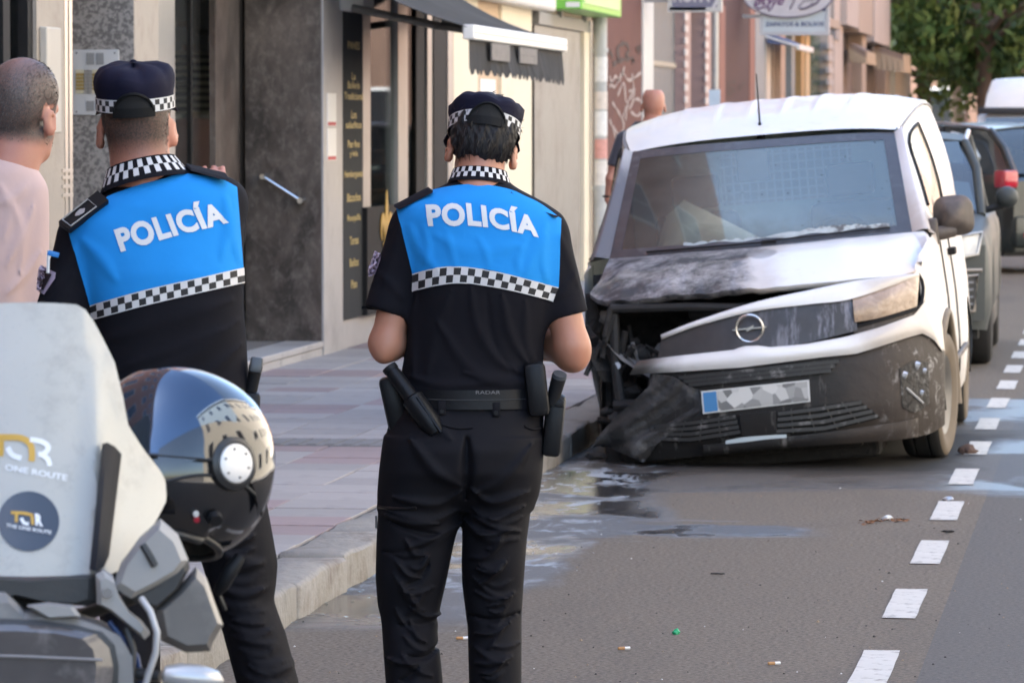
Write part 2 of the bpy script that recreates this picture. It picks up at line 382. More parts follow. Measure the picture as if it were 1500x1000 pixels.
def marble():
    m, nt, b, co = newmat('dark_marble')
    n = noise(nt, co, 2.6, 10, .72, .5, (1, 1, .6)); n2 = noise(nt, co, 14, 8, .75, .3, (1, 1, .7)); n3 = noise(nt, co, 1.4, 5, .65, .6, (1, 1, .3))
    c = ramp(nt, n, (.040, .032, .028), (.15, .122, .105), .40, .62)
    c = mixc(nt, ramp(nt, n2, (0, 0, 0), (.75, .75, .75), .5, .75), c, (.26, .225, .20)); c = mixc(nt, ramp(nt, n3, (0, 0, 0), (.35, .35, .35), .5, .7), c, (.10, .055, .045))
    setin(nt, b, 'Base Color', c); setin(nt, b, 'Roughness', .28); return m
M_MARB = marble()
M_STEEL = pm('brushed_steel', (.55, .53, .51), .32, .9, var=.12, vs=9)
M_ALU = pm('grey_aluminium', (.36, .35, .345), .42, .55, var=.12, vs=4, col2=(.26, .25, .245), thr=(.5, .75), c2s=2)
M_GREYP = pm('grey_stone_panel', (.40, .385, .375), .5, var=.12, vs=1.5, col2=(.30, .285, .28), thr=(.5, .7), c2s=2)
M_BLACK = pm('black_frame', (.014, .013, .013), .7, var=.3, spec=.2)
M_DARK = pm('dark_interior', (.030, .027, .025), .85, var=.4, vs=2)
M_CREAM = pm('cream_render', (.74, .65, .50), .85, var=.06, vs=1.2, col2=(.58, .50, .39), thr=(.58, .82), c2s=1.1, bmp=(90, .2, .003))
M_UPPER = pm('upper_render', (.62, .54, .43), .85, var=.08, vs=.6)
M_UPBR = pm('upper_brick', (.36, .17, .115), .85, var=.2, vs=2)
M_PANE = glassmat('shop_glass', (.82, .86, .86), .01, .5)
M_PANED = pm('window_dark_glass', (.02, .024, .028), .04, var=.1, spec=1.0)
M_WHITE = pm('white_plastic', (.74, .73, .70), .5, var=.06, vs=3)
M_GOLD = pm('gold_lettering', (.55, .42, .14), .5, var=.1)
def upper(h, y0, y1, mat, z0=3.9, z1=15.0, win=True, back=8):
    """the storeys above the shops, with recessed windows and slab balconies"""
    h.bx('upper_wall', FX - back, FX - .02, y0, y1, z0, z1, mat)
    if not win: return
    n = max(2, int((y1 - y0) / 2.9))
    for s in range(int((z1 - z0) // 3)):
        for i in range(n):
            yc = y0 + (i + .5) * (y1 - y0) / n; zc = z0 + .9 + s * 3
            f = h.bx('window', FX - .025, FX + .03, yc - .62, yc + .62, zc, zc + 1.5, M_WHITE)
            for k in (0, 1): h.bx('pane', FX + .026, FX + .034, yc - .55 + k * .57, yc - .02 + k * .57, zc + .08, zc + 1.42, M_PANED, f)
# ---------------- portal and clothes shop (nearest)
A = House('apartment_building', (FX, 25, 0), label='stone clad apartment building with entry phone and dark marble porch', cat='building')
ya, yb = -30.0, fy(500)
upper(A, ya, yb, M_UPBR, 3.6)
A.bx('lintel', FX - 1.6, FX, ya, yb, 3.0, 3.6, M_GREYP)
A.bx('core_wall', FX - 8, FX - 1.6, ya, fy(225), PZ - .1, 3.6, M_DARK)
# dark shopfront at the near edge
A.fb('shop_frame', 6, 16, PZ, 3.0, M_BLACK, FX, .1); A.fb('shop_frame', 42, 55, PZ, 3.0, M_BLACK, FX, .1)
A.fb('shop_window', -300, 42, PZ + .3, 3.0, M_PANE, FX - .05, .012); A.fb('sill', -300, 55, PZ - .02, PZ + .3, M_BLACK, FX - .02, .1)
A.fb('display_panel', 10, 38, PZ + .4, fz(20, 22), pm('taupe_panel', (.30, .27, .25), .6), FX - .45, .05)
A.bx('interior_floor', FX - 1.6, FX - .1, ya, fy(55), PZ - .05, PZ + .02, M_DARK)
# pillar with conduit and white box
A.fb('pillar', 55, 95, PZ - .05, 3.0, M_BEIGE, FX + .02, .6)
A.fb('meter_box', 70, 91, fz(80, 195), fz(80, 42), pm('meter_box_beige', (.47, .43, .37), .6, var=.08), FX + .06, .04, bev=.008)
A.fb('door_post', 96, 100.5, PZ, 3.0, M_STEEL, FX, .06); A.fb('door_post', 102.5, 107, PZ, 3.0, M_STEEL, FX, .06)
for py in (247, 257, 270, 283): A.fb('post_clip', 92, 107.5, fz(100, py + 5), fz(100, py), M_STEEL, FX + .025, .03)
# doorway recess and the granite return wall that carries the entry phone
yg = fy(192)
A.bx('return_wall', FX - 1.6, FX + .018, yg, yg + .01, PZ - .05, 3.0, M_GRAN)
A.bx('door_leaf', FX - .9, FX - .86, fy(107), yg, PZ, 3.0, M_BLACK); A.bx('door_step', FX - .86, FX - .02, fy(107), yg, PZ - .1, PZ + .02, M_GREYP)
def ret(px, py): return atY(px, py, yg)
def rbox(name, p0, p1, q0, q1, mat, d, parent=None, base=0.0, bev=0.0):
    a, b = ret(p0, q1), ret(p1, q0); return A.bx(name, a.x, b.x, yg - base - d, yg - base, a.z, b.z, mat, parent, bev)
ip = Frame('entry_phone', ret(141, 168), label='steel entry phone panel with call buttons on the granite wall', cat='entry phone')
def ibox(name, p0, p1, q0, q1, mat, d, base=0.0, bev=0.0, parent=None):
    a, b = ret(p0, q1), ret(p1, q0); return part(name, xf(box(a.x, b.x, yg - base - d, yg - base, a.z, b.z, bev), t=-ip.O), mat, parent or ip.root)
pl_ = ibox('plate', 107, 175, 73, 169, pm('entry_plate', (.60, .59, .58), .45, .2, var=.08), .014, 0, .004)
for (a, b, c, d) in ((128, 139, 78, 95), (142, 153, 78, 95), (128, 139, 148, 163), (142, 153, 148, 163)):
    ibox('speaker_grille', a, b, c, d, pm('grille_grey', (.26, .255, .25), .5), .005, .014)
for k in range(7):
    q = 102.5 + k * 5.1
    for (a, b) in ((112, 124), (136, 148)):
        ibox('name_card', a, b, q, q + 4.4, pm('name_card_amber', (.36, .25, .09), .5) if 0 < k < 6 else pm('name_card_pale', (.62, .55, .38), .5), .005, .014)
    for (a, b) in ((125.5, 130), (131, 135)): ibox('button', a, b, q, q + 3.4, M_STEEL, .01, .014)
for (a, q) in ((113, 78), (169, 78), (113, 164), (169, 164)): ibox('screw', a - 1, a + 1, q - 1, q + 1, M_BLACK, .004, .014)
# stone pillar, steel frame, clothes window
A.bx('pillar', FX - .5, FX + .02, yg + .012, fy(228), PZ - .05, 3.0, M_BEIGE)
XR = -5.95; yr0, yr1 = fy(228), fy(472)
A.fb('steel_frame', 225, 257, PZ, 3.0, M_ALU, XR - .01, .05)
A.fb('shop_window', 257, 316, PZ + .35, 3.0, M_PANE, XR - .06, .012)
A.fb('mullion', 280.5, 282.5, PZ + .3, 3.0, M_BLACK, XR - .05, .03)
A.fb('sill', 257, 316, PZ + .05, PZ + .35, M_GREYP, XR, .05)
A.bx('display_back', XR - 1.05, XR - .95, fy(200, XR), yr1 + 4, PZ, 3.0, pm('display_back_grey', (.66, .63, .60), .8, var=.2, vs=1.5))
A.fb('marble_panel', 316, 351, PZ + .05, 3.0, M_MARB, XR + .012, .04)
A.bx('joint_strip', XR - .03, XR + .004, fy(351, XR), yr1 - .002, PZ + .05, 3.0, M_BLACK)
A.bx('porch_floor', XR, FX - .26, yr0, yr1, PZ - .05, PZ + .092, pm('porch_floor_stone', (.30, .285, .275), .25, var=.15))
for i in range(7):
    y0 = yr0 + i * (yr1 - yr0) / 7; y1 = y0 + (yr1 - yr0) / 7
    A.bx('step_stone', FX - .255, FX, y0 + .004, y1 - .004, PZ - .05, PZ + .048, M_GREYP); A.bx('step_tread', FX - .256, FX + .008, y0 + .002, y1 - .002, PZ + .052, PZ + .094, M_GREYP, bev=.006)
A.bx('marble_panel', XR + .02, FX - .004, yr1, yr1 + .1, PZ + .03, 3.0, M_MARB)
YH = yr1 - .085; h0, h1 = atY(385, 259, YH), atY(440, 294, YH)
hr = Frame('door_pull', h1, label='slanting chromed pull bar on the dark marble porch wall', cat='handle')
M_CHROME = pm('chrome', (.75, .73, .70), .12, 1.0, var=.05)
part('bar', tube([p - hr.O for p in (h0, h0.lerp(h1, .5), h1)], .015, 12), M_CHROME, hr.root, 40)
for p in (h0, h1):
    q = p - hr.O; part('bracket', tube([q + Vector((0, .083, 0)), q + Vector((0, .08, 0)), q + Vector((0, .05, 0)), q + Vector((0, -.02, 0))], [.028, .028, .017, .02], 12), M_CHROME, hr.root, 40)
A.bx('column', FX - .5, FX + .01, yr1 + .1, fy(500), PZ - .05, 3.0, M_GREYP); A.bx('column_edge', FX - .004, FX + .01, yr1 - .002, yr1 + .1, PZ - .05, 3.0, M_GREYP)
for (q0, q1, c) in ((137, 185, 0), (188, 235, 0)):
    y0, y1 = fy(480.5), fy(493); st = A.fb('notice', 480.5, 493, fz(486, q1), fz(486, q0), M_WHITE, FX + .016, .006)
    A.fb('notice_stripe', 481, 492.5, fz(486, q1 - 1), fz(486, q1 - 6), pm('notice_red', (.45, .05, .06), .6), FX + .018, .003, st)
# mannequins in the clothes window
def mannequin(px, X, top, bot, coat, label, stripes=False):
    p = atX(px, bot, X); t = atX(px, top, X); f = Frame('mannequin', (X, p.y, max(PZ + .25, p.z - .55)), .5, label, 'mannequin', 'dressed mannequins in the clothes window')
    hh = t.z - p.z; b0 = p.z - f.O.z
    prof = [(.17, 0), (.175, .25), (.165, .5), (.19, .74), (.215, .86), (.17, .95), (.07, 1.0)]
    rows = [[(r * math.cos(a), r * .62 * math.sin(a), b0 + z * hh) for a in np.linspace(0, 2 * math.pi, 20, endpoint=False)] for r, z in prof]
    part('jacket', loft(rows, cu=True), coat, f.root, 50)
    for s in (-1, 1): part('sleeve', tube([(s * .20, 0, b0 + hh * .86), (s * .255, .02, b0 + hh * .5), (s * .25, -.03, b0 + hh * .05)], [.06, .055, .045], 10), coat, f.root, 50)
    part('neck', tube([(0, 0, b0 + hh * .95), (0, 0, b0 + hh * 1.1)], [.05, .045], 10), pm('mannequin_skin', (.50, .32, .18), .5), f.root, 50)
    part('stand', tube([(0, 0, 0), (0, 0, b0 + .05)], .025, 8), M_STEEL, f.root, 50)
mannequin(283, XR - .34, 173, 262, pm('pink_jacket', (.70, .40, .35), .8, var=.12), 'mannequin in a dusty pink jacket behind the clothes window')
mannequin(271, XR - .75, 40, 130, pm('pale_blouse', (.60, .62, .66), .8, var=.4, vs=9), 'mannequin in a pale patterned blouse high in the clothes window')
def stripes():
    m, nt, b, co = newmat('striped_top'); s = nt.nodes.new('ShaderNodeSeparateXYZ'); nt.links.new(co, s.inputs[0])
    w_ = math_(nt, 'GREATER_THAN', math_(nt, 'SINE', math_(nt, 'MULTIPLY', s.outputs[2], 120)), .1)
    setin(nt, b, 'Base Color', mixc(nt, w_, (.75, .70, .55), (.06, .06, .07))); setin(nt, b, 'Roughness', .8); return m
mannequin(276, XR - .6, 75, 168, stripes(), 'mannequin in a black and cream striped top behind the pink jacket')
# ---------------- bakery
Bk = House('bakery', (FX, 36, 0), label='bakery shopfront with dark glazing and black awning', cat='building')
y0, y1 = fy(500) + .004, fy(868) - .006
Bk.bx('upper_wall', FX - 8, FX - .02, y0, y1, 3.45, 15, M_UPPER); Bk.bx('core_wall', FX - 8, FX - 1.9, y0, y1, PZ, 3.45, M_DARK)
for s in range(3):
    for i in range(5):
        yc = y0 + (i + .5) * (y1 - y0) / 5; zc = 4.6 + s * 3
        f = Bk.bx('window', FX - .03, FX + .03, yc - .62, yc + .62, zc, zc + 1.5, M_WHITE)
        for k in (0, 1): Bk.bx('pane', FX + .026, FX + .034, yc - .55 + k * .57, yc - .02 + k * .57, zc + .08, zc + 1.42, M_PANED, f)
Bk.fb('fascia', 500.3, 868, 2.75, 3.45, pm('fascia_brown', (.42, .33, .24), .7), FX - .02, .25)
Bk.fb('stall_riser', 500.4, 690, PZ - .05, PZ + .2, M_GREYP, FX - .02, .1)
mp_ = Bk.fb('menu_panel', 503, 531, PZ + .2, 2.75, pm('slate_panel', (.040, .042, .044), .85, var=.15, spec=.15), FX + .004, .05)
yc = (fy(503) + fy(531)) / 2
for (py, s, w_, h_) in ((67, 'PANES', .5, .055), (112, 'La', .16, .05), (125, 'Bollería', .5, .05), (141, 'Tradicional', .78, .05), (168, 'Los', .22, .055), (183, 'saladitos', .66, .05), (211, 'Pan fino', .5, .05), (226, 'y leña', .32, .05),
                        (256, 'Hamburguesas', .78, .06), (289, 'Bizcochos', .56, .058), (320, 'Rosquilla', .54, .058), (352, 'Tartas', .36, .058), (384, 'Bollos', .36, .058), (416, 'Pan', .24, .058)):
    Bk.txt('lettering', s, FX + .007, yc, fz(517, py), h_, M_GOLD, mp_, w_, .01)
Bk.fb('aluminium_frame', 532, 543, PZ + .2, 2.75, M_ALU, FX, .12)
Bk.fb('shop_window', 543, 583, PZ + .2, 2.75, M_PANE, FX - .05, .012)
Bk.fb('aluminium_frame', 583.5, 598, PZ + .2, 2.75, M_ALU, FX - .02, .1)
Bk.fb('door_glass', 598, 628, PZ + .2, 2.75, M_PANE, FX - .06, .012)
Bk.fb('aluminium_frame', 626.5, 635, PZ + .2, 2.75, M_ALU, FX - .02, .1); Bk.fb('black_frame', 635.5, 656, PZ + .1, 2.75, M_BLACK, FX - .01, .1); Bk.fb('black_frame', 610, 625, PZ + .1, 2.75, M_BLACK, FX - .04, .05)
Bk.fb('aluminium_frame', 656.5, 664, PZ + .2, 2.75, M_ALU, FX, .12)
# pale panel whose colour stands in for a lit doorway strip, and display shelves
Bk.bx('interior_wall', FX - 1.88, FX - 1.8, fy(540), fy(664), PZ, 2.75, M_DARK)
Bk.bx('painted_lit_strip', FX - .5, FX - .44, fy(598.5, FX - .45), fy(609, FX - .45), PZ + .2, 2.7, pm('painted_lit_strip', (.55, .60, .66), .5, var=.25, vs=2))
for py in (240, 297):
    z = fz(565, py, FX - .3); Bk.bx('shelf', FX - .7, FX - .12, fy(540), fy(582), z - .03, z, pm('glass_shelf', (.20, .22, .20), .2))
sh = Bk.fb('black_sign', 538, 585, PZ + .2, fz(560, 302, FX + .05), M_BLACK, FX + .04, .05)
# gold fleur-de-lis
def fleur(cy, cz, s, X):
    out = []
    def blade(pts, w):
        P = resamp(pts, 15); rows = []
        for i, p in enumerate(P):
            a = P[max(0, i - 1)]; b = P[min(14, i + 1)]; d = Vector((b[0] - a[0], b[1] - a[1])).normalized(); ww = w * math.sin(math.pi * (i + .6) / 15.2) ** .8
            rows.append([(X, cy + (p[0] - d.y * ww) * s, cz + (p[1] + d.x * ww) * s), (X, cy + (p[0] + d.y * ww) * s, cz + (p[1] - d.x * ww) * s)])
        out.append(loft(rows))
    blade([(0, -.75), (0, 0), (0, .95)], .2)
    for k in (-1, 1): blade([(k * .12, -.7), (k * .16, -.05), (k * .5, .38), (k * .72, .1), (k * .6, -.1)], .13)
    blade([(-.45, -.2), (0, -.22), (.45, -.2)], .09)
    return thick(join(*out)[:2], (.006, 0, 0))
part('fleur_de_lis', xf(fleur((fy(546) + fy(574)) / 2 - .1, fz(556, 345, FX + .05), .34, FX + .046), t=-Bk.O), pm('gold_paint', (.55, .33, .05), .45), sh)
M_BREAD = pm('bread_crust', (.36, .17, .06), .6, var=.35, vs=14)
def loaf(r):
    rows = [[(r * .45 * math.sin(math.pi * t) ** .6 * math.cos(a), (t - .5) * r * 2.4, r * .45 * math.sin(math.pi * t) ** .6 * math.sin(a)) for a in np.linspace(0, 2 * math.pi, 10, endpoint=False)] for t in np.linspace(.02, .98, 8)]
    return mesh('bread_loaf', *loft(rows, cu=True), M_BREAD, smooth=True)
LF = loaf(.13)
for py in (240, 297):
    for k in range(6):
        o = put('bread_loaf', LF); px = 548 + k * 6.2; X = FX - .25 - .08 * (k % 2)
        p = atX(px, py, X); o.location = (X, p.y, fz(565, py, FX - .3) + .055); o.rotation_euler = (0, 0, random.uniform(.6, 1.8)); o.scale = (1, random.uniform(.8, 1), 1)
        tag(o, 'crusty bread loaf on the ' + ('upper' if py == 240 else 'lower') + ' shelf of the bakery window', 'bread', 'bread loaves in the bakery window')
# cream wall beyond with notice; closed shutter; pipe
Bk.fb('wall', 664.5, 700, PZ - .05, 2.75, M_CREAM, FX, .3); Bk.fb('wall', 700, 735, PZ - .05, 2.75, pm('peach_render', (.58, .42, .28), .85, var=.08), FX - .03, .3)
Bk.fb('notice', 704, 726, fz(715, 156), fz(715, 116), M_WHITE, FX - .02, .008)
Bk.fb('wall', 735, 779, PZ - .05, 2.75, M_CREAM, FX, .3); Bk.fb('wall', 856, 867.5, PZ - .05, 2.75, M_CREAM, FX, .3)
sy0, sy1 = fy(779.5, FX - .06), fy(856, FX - .06); nn = 60; rows = [[], []]
for i in range(nn * 2 + 1):
    y = sy0 + (sy1 - sy0) * i / (nn * 2); x = FX - .06 + (.02 if i % 4 < 2 else 0)
    rows[0].append((x, y, PZ + .02)); rows[1].append((x, y, 2.62))
part('ribbed_shutter', xf(loft(rows), t=-Bk.O), pm('shutter_steel', (.30, .285, .27), .5, .4, var=.25, vs=1.2, col2=(.21, .19, .175), thr=(.45, .7), c2s=1.2), Bk.root)
Bk.bx('shutter_box', FX - .3, FX + .005, sy0, sy1, 2.625, 2.74, pm('shutter_box', (.27, .26, .24), .6))
# the black awning: fabric roof, white front bar, ragged valance with worn lettering, folding arms, cassette
aw = Frame('awning', (FX + .6, fy(650), 2.3), label='black shop awning with white front bar and ragged valance', cat='awning')
M_AWN = pm('awning_cloth', (.020, .019, .019), .9, var=.25, vs=3, col2=(.045, .042, .042), thr=(.5, .75), c2s=2)
XA = FX + 1.02
fl, fr_ = atX(684, 46, XA), atX(822, 68, XA); bl = atX(560, -40, FX + .02)
def AL(p): return Vector(p) - aw.O
L0 = Vector((FX + .05, fl.y - .02, fl.z + .48)); R0 = Vector((FX + .05, fr_.y, fl.z + .48)); L1 = Vector((XA, fl.y, fl.z + .03)); R1 = Vector((XA, fr_.y, fl.z + .03))
rows = []
for t in np.linspace(0, 1, 8):
    a = L0.lerp(L1, t); b = R0.lerp(R1, t); rows.append([AL(a.lerp(b, s) - Vector((0, 0, .05 * math.sin(math.pi * t) * (1 + .3 * math.sin(s * 9))))) for s in np.linspace(0, 1, 12)])
part('canopy', thick(loft(rows), (0, 0, -.004)), M_AWN, aw.root, 40)
part('front_bar', xf(box(XA - .03, XA + .05, fl.y, fr_.y, fl.z - .055, fl.z + .045, .012), t=-aw.O), pm('awning_white', (.78, .77, .74), .4), aw.root)
part('bar_groove', xf(box(XA + .05, XA + .054, fl.y + .02, fr_.y - .02, fl.z - .012, fl.z - .004), t=-aw.O), pm('groove_grey', (.4, .4, .4), .5), aw.root)
top = []; bot = []; nt_ = 72
for i in range(nt_ + 1):
    t = i / nt_; y = fl.y + .04 + (fr_.y - fl.y - .06) * t; x = XA + .012 + .018 * math.sin(t * 40) * math.sin(t * 7)
    drop = .19 + (.04 if (i % 3) else 0) + .03 * t + random.uniform(-.004, .004)
    top.append(AL((XA + .01, y, fl.z - .055))); bot.append(AL((x + .05 * math.sin(t * 3), y, fl.z - .055 - drop)))
mid = [a.lerp(b, .8) for a, b in zip(top, bot)]
va = part('valance', thick(loft([top, mid, bot]), (-.003, 0, 0)), M_AWN, aw.root)
M_PATCH = pm('worn_letter_patch', (.20, .18, .165), .8, var=.35, vs=14)
for (p0, p1, q0, q1, s) in ((721, 747, 63, 91, 'PAN'), (762, 787, 69, 95, 'DE')):
    X_ = XA + .056; a = atX(p0, q0, X_); b = atX(p1, q1, X_)
    part('lettering_patch', xf(box(X_ - .012, X_, a.y, b.y, b.z, a.z), t=-aw.O), M_PATCH, va)
    W, Fa, asp = text2d(s, .015); part('lettering', [[AL((X_ + .003, a.y + .08 + (b.y - a.y - .16) * u, b.z + .06 + (a.z - b.z - .12) * v)) for u, v, _ in W], Fa], pm('faded_letter', (.11, .10, .10), .8), va)
M_ARM = pm('awning_arm', (.14, .135, .13), .5, .3)
a0, a1, a2 = atX(516, 12, FX + .12), atX(640, 38, FX + .72), AL(L1) + aw.O + Vector((-.02, .05, -.02))
part('cassette', xf(join(box(FX, FX + .16, fy(512), fy(790), L0.z - .06, L0.z + .1, .03), box(FX, FX + .18, fy(500) - .12, fy(512), fz(506, 18), fz(506, 18) + .5, .03)), t=-aw.O), pm('cassette_grey', (.62, .60, .57), .5), aw.root)
part('arm', join(tube([AL(a0), AL(a0.lerp(a1, .5)), AL(a1)], .028, 8), tube([AL(a1), AL(a1.lerp(a2, .5)), AL(a2)], .026, 8)), M_ARM, aw.root, 40)
b0, b2 = Vector((FX + .12, fr_.y - .15, a0.z)), Vector((XA - .02, fr_.y - .1, fl.z)); b1 = b0.lerp(b2, .5) + Vector((0, -.7, 0))
part('arm', join(tube([AL(b0), AL(b0.lerp(b1, .5)), AL(b1)], .028, 8), tube([AL(b1), AL(b1.lerp(b2, .5)), AL(b2)], .026, 8)), M_ARM, aw.root, 40)
# drainpipe with posters
dp = Frame('drainpipe', (FX + .1, fy(879, FX + .1), PZ), label='grey drainpipe plastered with torn stickers beside the closed shutter', cat='drainpipe')
M_PIPE = pm('pipe_grey', (.42, .43, .43), .55, var=.15, vs=4, col2=(.28, .28, .28), thr=(.5, .75), c2s=3)
part('pipe', tube([(0, 0, 0), (0, 0, 1.5), (0, 0, 9)], .07, 14), M_PIPE, dp.root, 40)
for z in (.9, 2.3): part('bracket', tube([(0, 0, z), (0, 0, z + .04)], .082, 14), M_PIPE, dp.root, 40)
for i, (z0, z1, c) in enumerate(((.95, 1.2, (.66, .62, .58)), (1.22, 1.42, (.60, .30, .26)), (1.45, 1.7, (.70, .69, .68)), (1.72, 1.9, (.62, .55, .5)), (2.0, 2.25, (.68, .67, .66)))):
    rows = [[(.0735 * math.cos(a), .0735 * math.sin(a), z) for a in np.linspace(-2.3, .6 - .2 * (i % 2), 9)] for z in (z0, z1)]
    part('sticker', loft(rows), pm('sticker_%d' % i, c, .7, var=.3, vs=20), dp.root)
# ---------------- red-brown house
M_REDW = pm('red_brown_render', (.125, .047, .034), .8, var=.12, vs=1.2, col2=(.09, .036, .028), thr=(.5, .75), c2s=.8)
Rd = House('red_rendered_house', (FX, 56, 0), label='house with red brown rendered ground floor covered in graffiti', cat='building')
y0, y1 = fy(868) + .006, fy(1106) - .01
upper(Rd, y0, y1, M_UPBR, 3.6); Rd.bx('core_wall', FX - 8, FX - .5, y0, y1, PZ, 3.6, M_DARK)
Rd.fb('wall', 868.5, 942, PZ - .05, 3.6, M_REDW, FX, .4)
Rd.fb('white_pillar', 942.2, 957, PZ - .05, 3.6, pm('white_pillar', (.62, .60, .56), .7, var=.12), FX + .02, .4)
y2, y3 = fy(957.2), fy(1003)
Rd.bx('roller_shutter', FX - .2, FX - .12, y2, y3, PZ, 3.25, pm('grey_shutter', (.16, .165, .165), .6, var=.12))
Rd.bx('shutter_band', FX - .12, FX - .1, y2, y3, fz(980, 97), fz(980, 90), pm('tan_band', (.42, .36, .28), .7))
Rd.bx('lintel', FX - .3, FX + .01, y2, y3, 3.25, 3.6, pm('shutter_lintel', (.44, .43, .38), .7))
M_TILEP = pm('pink_tile', (.36, .24, .22), .5, var=.15); M_TILEW = pm('white_tile', (.62, .57, .54), .45, var=.1)
for p0, p1 in ((1003.5, 1011.5), (1033.5, 1041)):
    Rd.fb('tiled_jamb', p0, p1, PZ, 3.3, M_TILEP, FX + .01, .3)
    for k in range(22): Rd.fb('white_tile', p0 + .3, p0 + (p1 - p0) * .55, PZ + .1 + k * .145, PZ + .18 + k * .145, M_TILEW, FX + .016, .02)
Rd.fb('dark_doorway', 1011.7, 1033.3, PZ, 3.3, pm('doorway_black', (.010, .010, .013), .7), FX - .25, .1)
Rd.fb('lintel', 1003.5, 1062, 3.3, 3.6, M_REDW, FX, .3)
Rd.fb('wall', 1041.2, 1050, PZ, 3.3, M_GREYP, FX - .02, .2); Rd.fb('wall', 1054, 1062, PZ, 3.3, pm('terracotta_strip', (.26, .12, .09), .7), FX + .01, .3)
Rd.fb('wall', 1050, 1054, PZ, 3.3, M_REDW, FX, .3)
Rd.fb('wall', 1062, 1098, PZ - .05, 3.6, pm('maroon_render', (.075, .036, .033), .75, var=.1), FX, .3); Rd.fb('wall', 1098, 1105.5, PZ - .05, 3.6, pm('terracotta_strip', (.26, .12, .09), .7), FX + .01, .3)
# graffiti strokes on the wall plane
def stroke(pts, w, X, n=26):
    P = resamp([atX(a, b, X).yz for a, b in pts], n); L = []; Rr = []
    for i, p in enumerate(P):
        a = P[max(0, i - 1)]; b = P[min(n - 1, i + 1)]; d = Vector((b[0] - a[0], (b[1] - a[1]))).normalized(); ww = w * (.7 + .3 * math.sin(i * .9))
        L.append((X, p[0] - d.y * ww * 4.5, p[1] + d.x * ww)); Rr.append((X, p[0] + d.y * ww * 4.5, p[1] - d.x * ww))
    return loft([L, Rr])
gsil = [[(893, 128), (902, 112), (908, 118), (915, 98)], [(893, 112), (900, 128), (912, 108), (922, 118), (940, 106)], [(905, 140), (914, 122), (918, 150), (930, 130), (926, 148)], [(897, 150), (908, 168), (914, 185), (905, 205)], [(922, 160), (930, 146), (938, 148), (941, 160), (934, 170), (924, 164)], [(912, 172), (920, 152), (916, 176)], [(893, 175), (900, 195), (903, 218), (894, 232)], [(898, 185), (908, 200), (910, 192)], [(926, 108), (928, 130), (921, 134)]]
gr = Frame('silver_graffiti', (FX + .004, fy(915), fz(915, 230)), label='scrawled silver graffiti tag on the red brown wall', cat='graffiti')
part('spray_strokes', xf(join(*[stroke(g, .021, FX + .005) for g in gsil]), t=-gr.O), pm('silver_spray', (.33, .28, .265), .6, var=.2), gr.root)
gr2 = Frame('black_graffiti', (FX + .004, fy(915), fz(915, 90)), label='smudged black graffiti above the silver tag on the red wall', cat='graffiti')
part('spray_strokes', xf(join(*[stroke(g, .035, FX + .007) for g in ([(906, 90), (906, 70), (916, 64), (922, 74), (916, 82)], [(898, 95), (912, 88), (928, 86), (926, 92)], [(932, 72), (938, 70), (935, 78)], [(893, 75), (898, 84)])]), t=-gr2.O), pm('black_spray', (.045, .025, .022), .7, var=.3), gr2.root)
gr3 = Frame('small_black_tag', (FX + .004, fy(1075), fz(1075, 140)), label='small black tag on the maroon wall between terracotta strips', cat='graffiti')
part('spray_strokes', xf(join(*[stroke(g, .03, FX + .006) for g in ([(1078, 120), (1068, 122), (1066, 128), (1076, 132), (1070, 138), (1065, 136)], [(1082, 124), (1084, 132), (1088, 124), (1092, 122)])]), t=-gr3.O), MATS['black_spray'], gr3.root)
post = Frame('notice_pole', (FX + .35, fy(1047, FX + .35), PZ), label='slim grey pole with small blue and white notice by the tiled doorway', cat='pole')
part('pole', tube([(0, 0, 0), (0, 0, 1.6), (0, 0, 5.5)], .05, 10), M_ALU, post.root, 40); part('notice', box(-.07, .07, -.06, -.052, 1.55, 2.0), pm('notice_blue', (.55, .65, .75), .6, var=.2), post.root)
# ---------------- grey shop and the arcade of beige shops
Gs = House('grey_shop', (FX, 75, 0), label='grey fronted shop with small blue awning under the shoe sign', cat='building')
y0, y1 = fy(1106), fy(1172); upper(Gs, y0, y1, M_UPPER, 3.8); Gs.bx('core_wall', FX - 8, FX - .4, y0, y1, PZ, 3.8, M_DARK)
Gs.fb('wall', 1106, 1120, PZ, 3.8, pm('bluish_grey_panel', (.26, .29, .30), .6), FX, .3)
Gs.fb('pillar', 1122, 1129, PZ, 3.2, pm('pale_pillar', (.60, .55, .48), .7), FX, .3); Gs.fb('window', 1129, 1143, PZ + .2, 3.2, M_PANED, FX - .15, .05); Gs.fb('curtain', 1131, 1137, PZ + .2, 3.2, pm('brown_blind', (.30, .24, .18), .8), FX - .1, .02)
Gs.fb('pillar', 1143, 1150, PZ, 3.2, pm('tan_pillar', (.45, .33, .25), .7), FX, .3); Gs.fb('window', 1150, 1159, PZ, 3.2, pm('maroon_door', (.16, .08, .07), .6), FX - .1, .05); Gs.fb('pillar', 1159, 1164, PZ, 3.2, pm('bluish_grey_panel', (.26, .29, .30), .6), FX, .3)
Gs.fb('lintel', 1120, 1172, 3.2, 3.8, M_GREYP, FX, .3); Gs.fb('dark_door', 1164, 1172, PZ, 3.2, M_BLACK, FX - .1, .1)
ba = Frame('blue_awning', (FX + .4, fy(1145), 3.0), label='small faded blue awning rolled out below the shoe sign', cat='awning')
a = fy(1121); b = a + 3; X1 = atY(1168, 66, a).x; zt = fz(1121, 49); zm = atY(1168, 66, a).z
part('canopy', xf(thick(([(FX + .02, a, zt), (FX + .02, b, zt), (X1, b, zm), (X1, a, zm)], [(0, 1, 2, 3)]), (0, 0, -.02)), t=-ba.O), pm('blue_cloth', (.13, .17, .32), .8), ba.root)
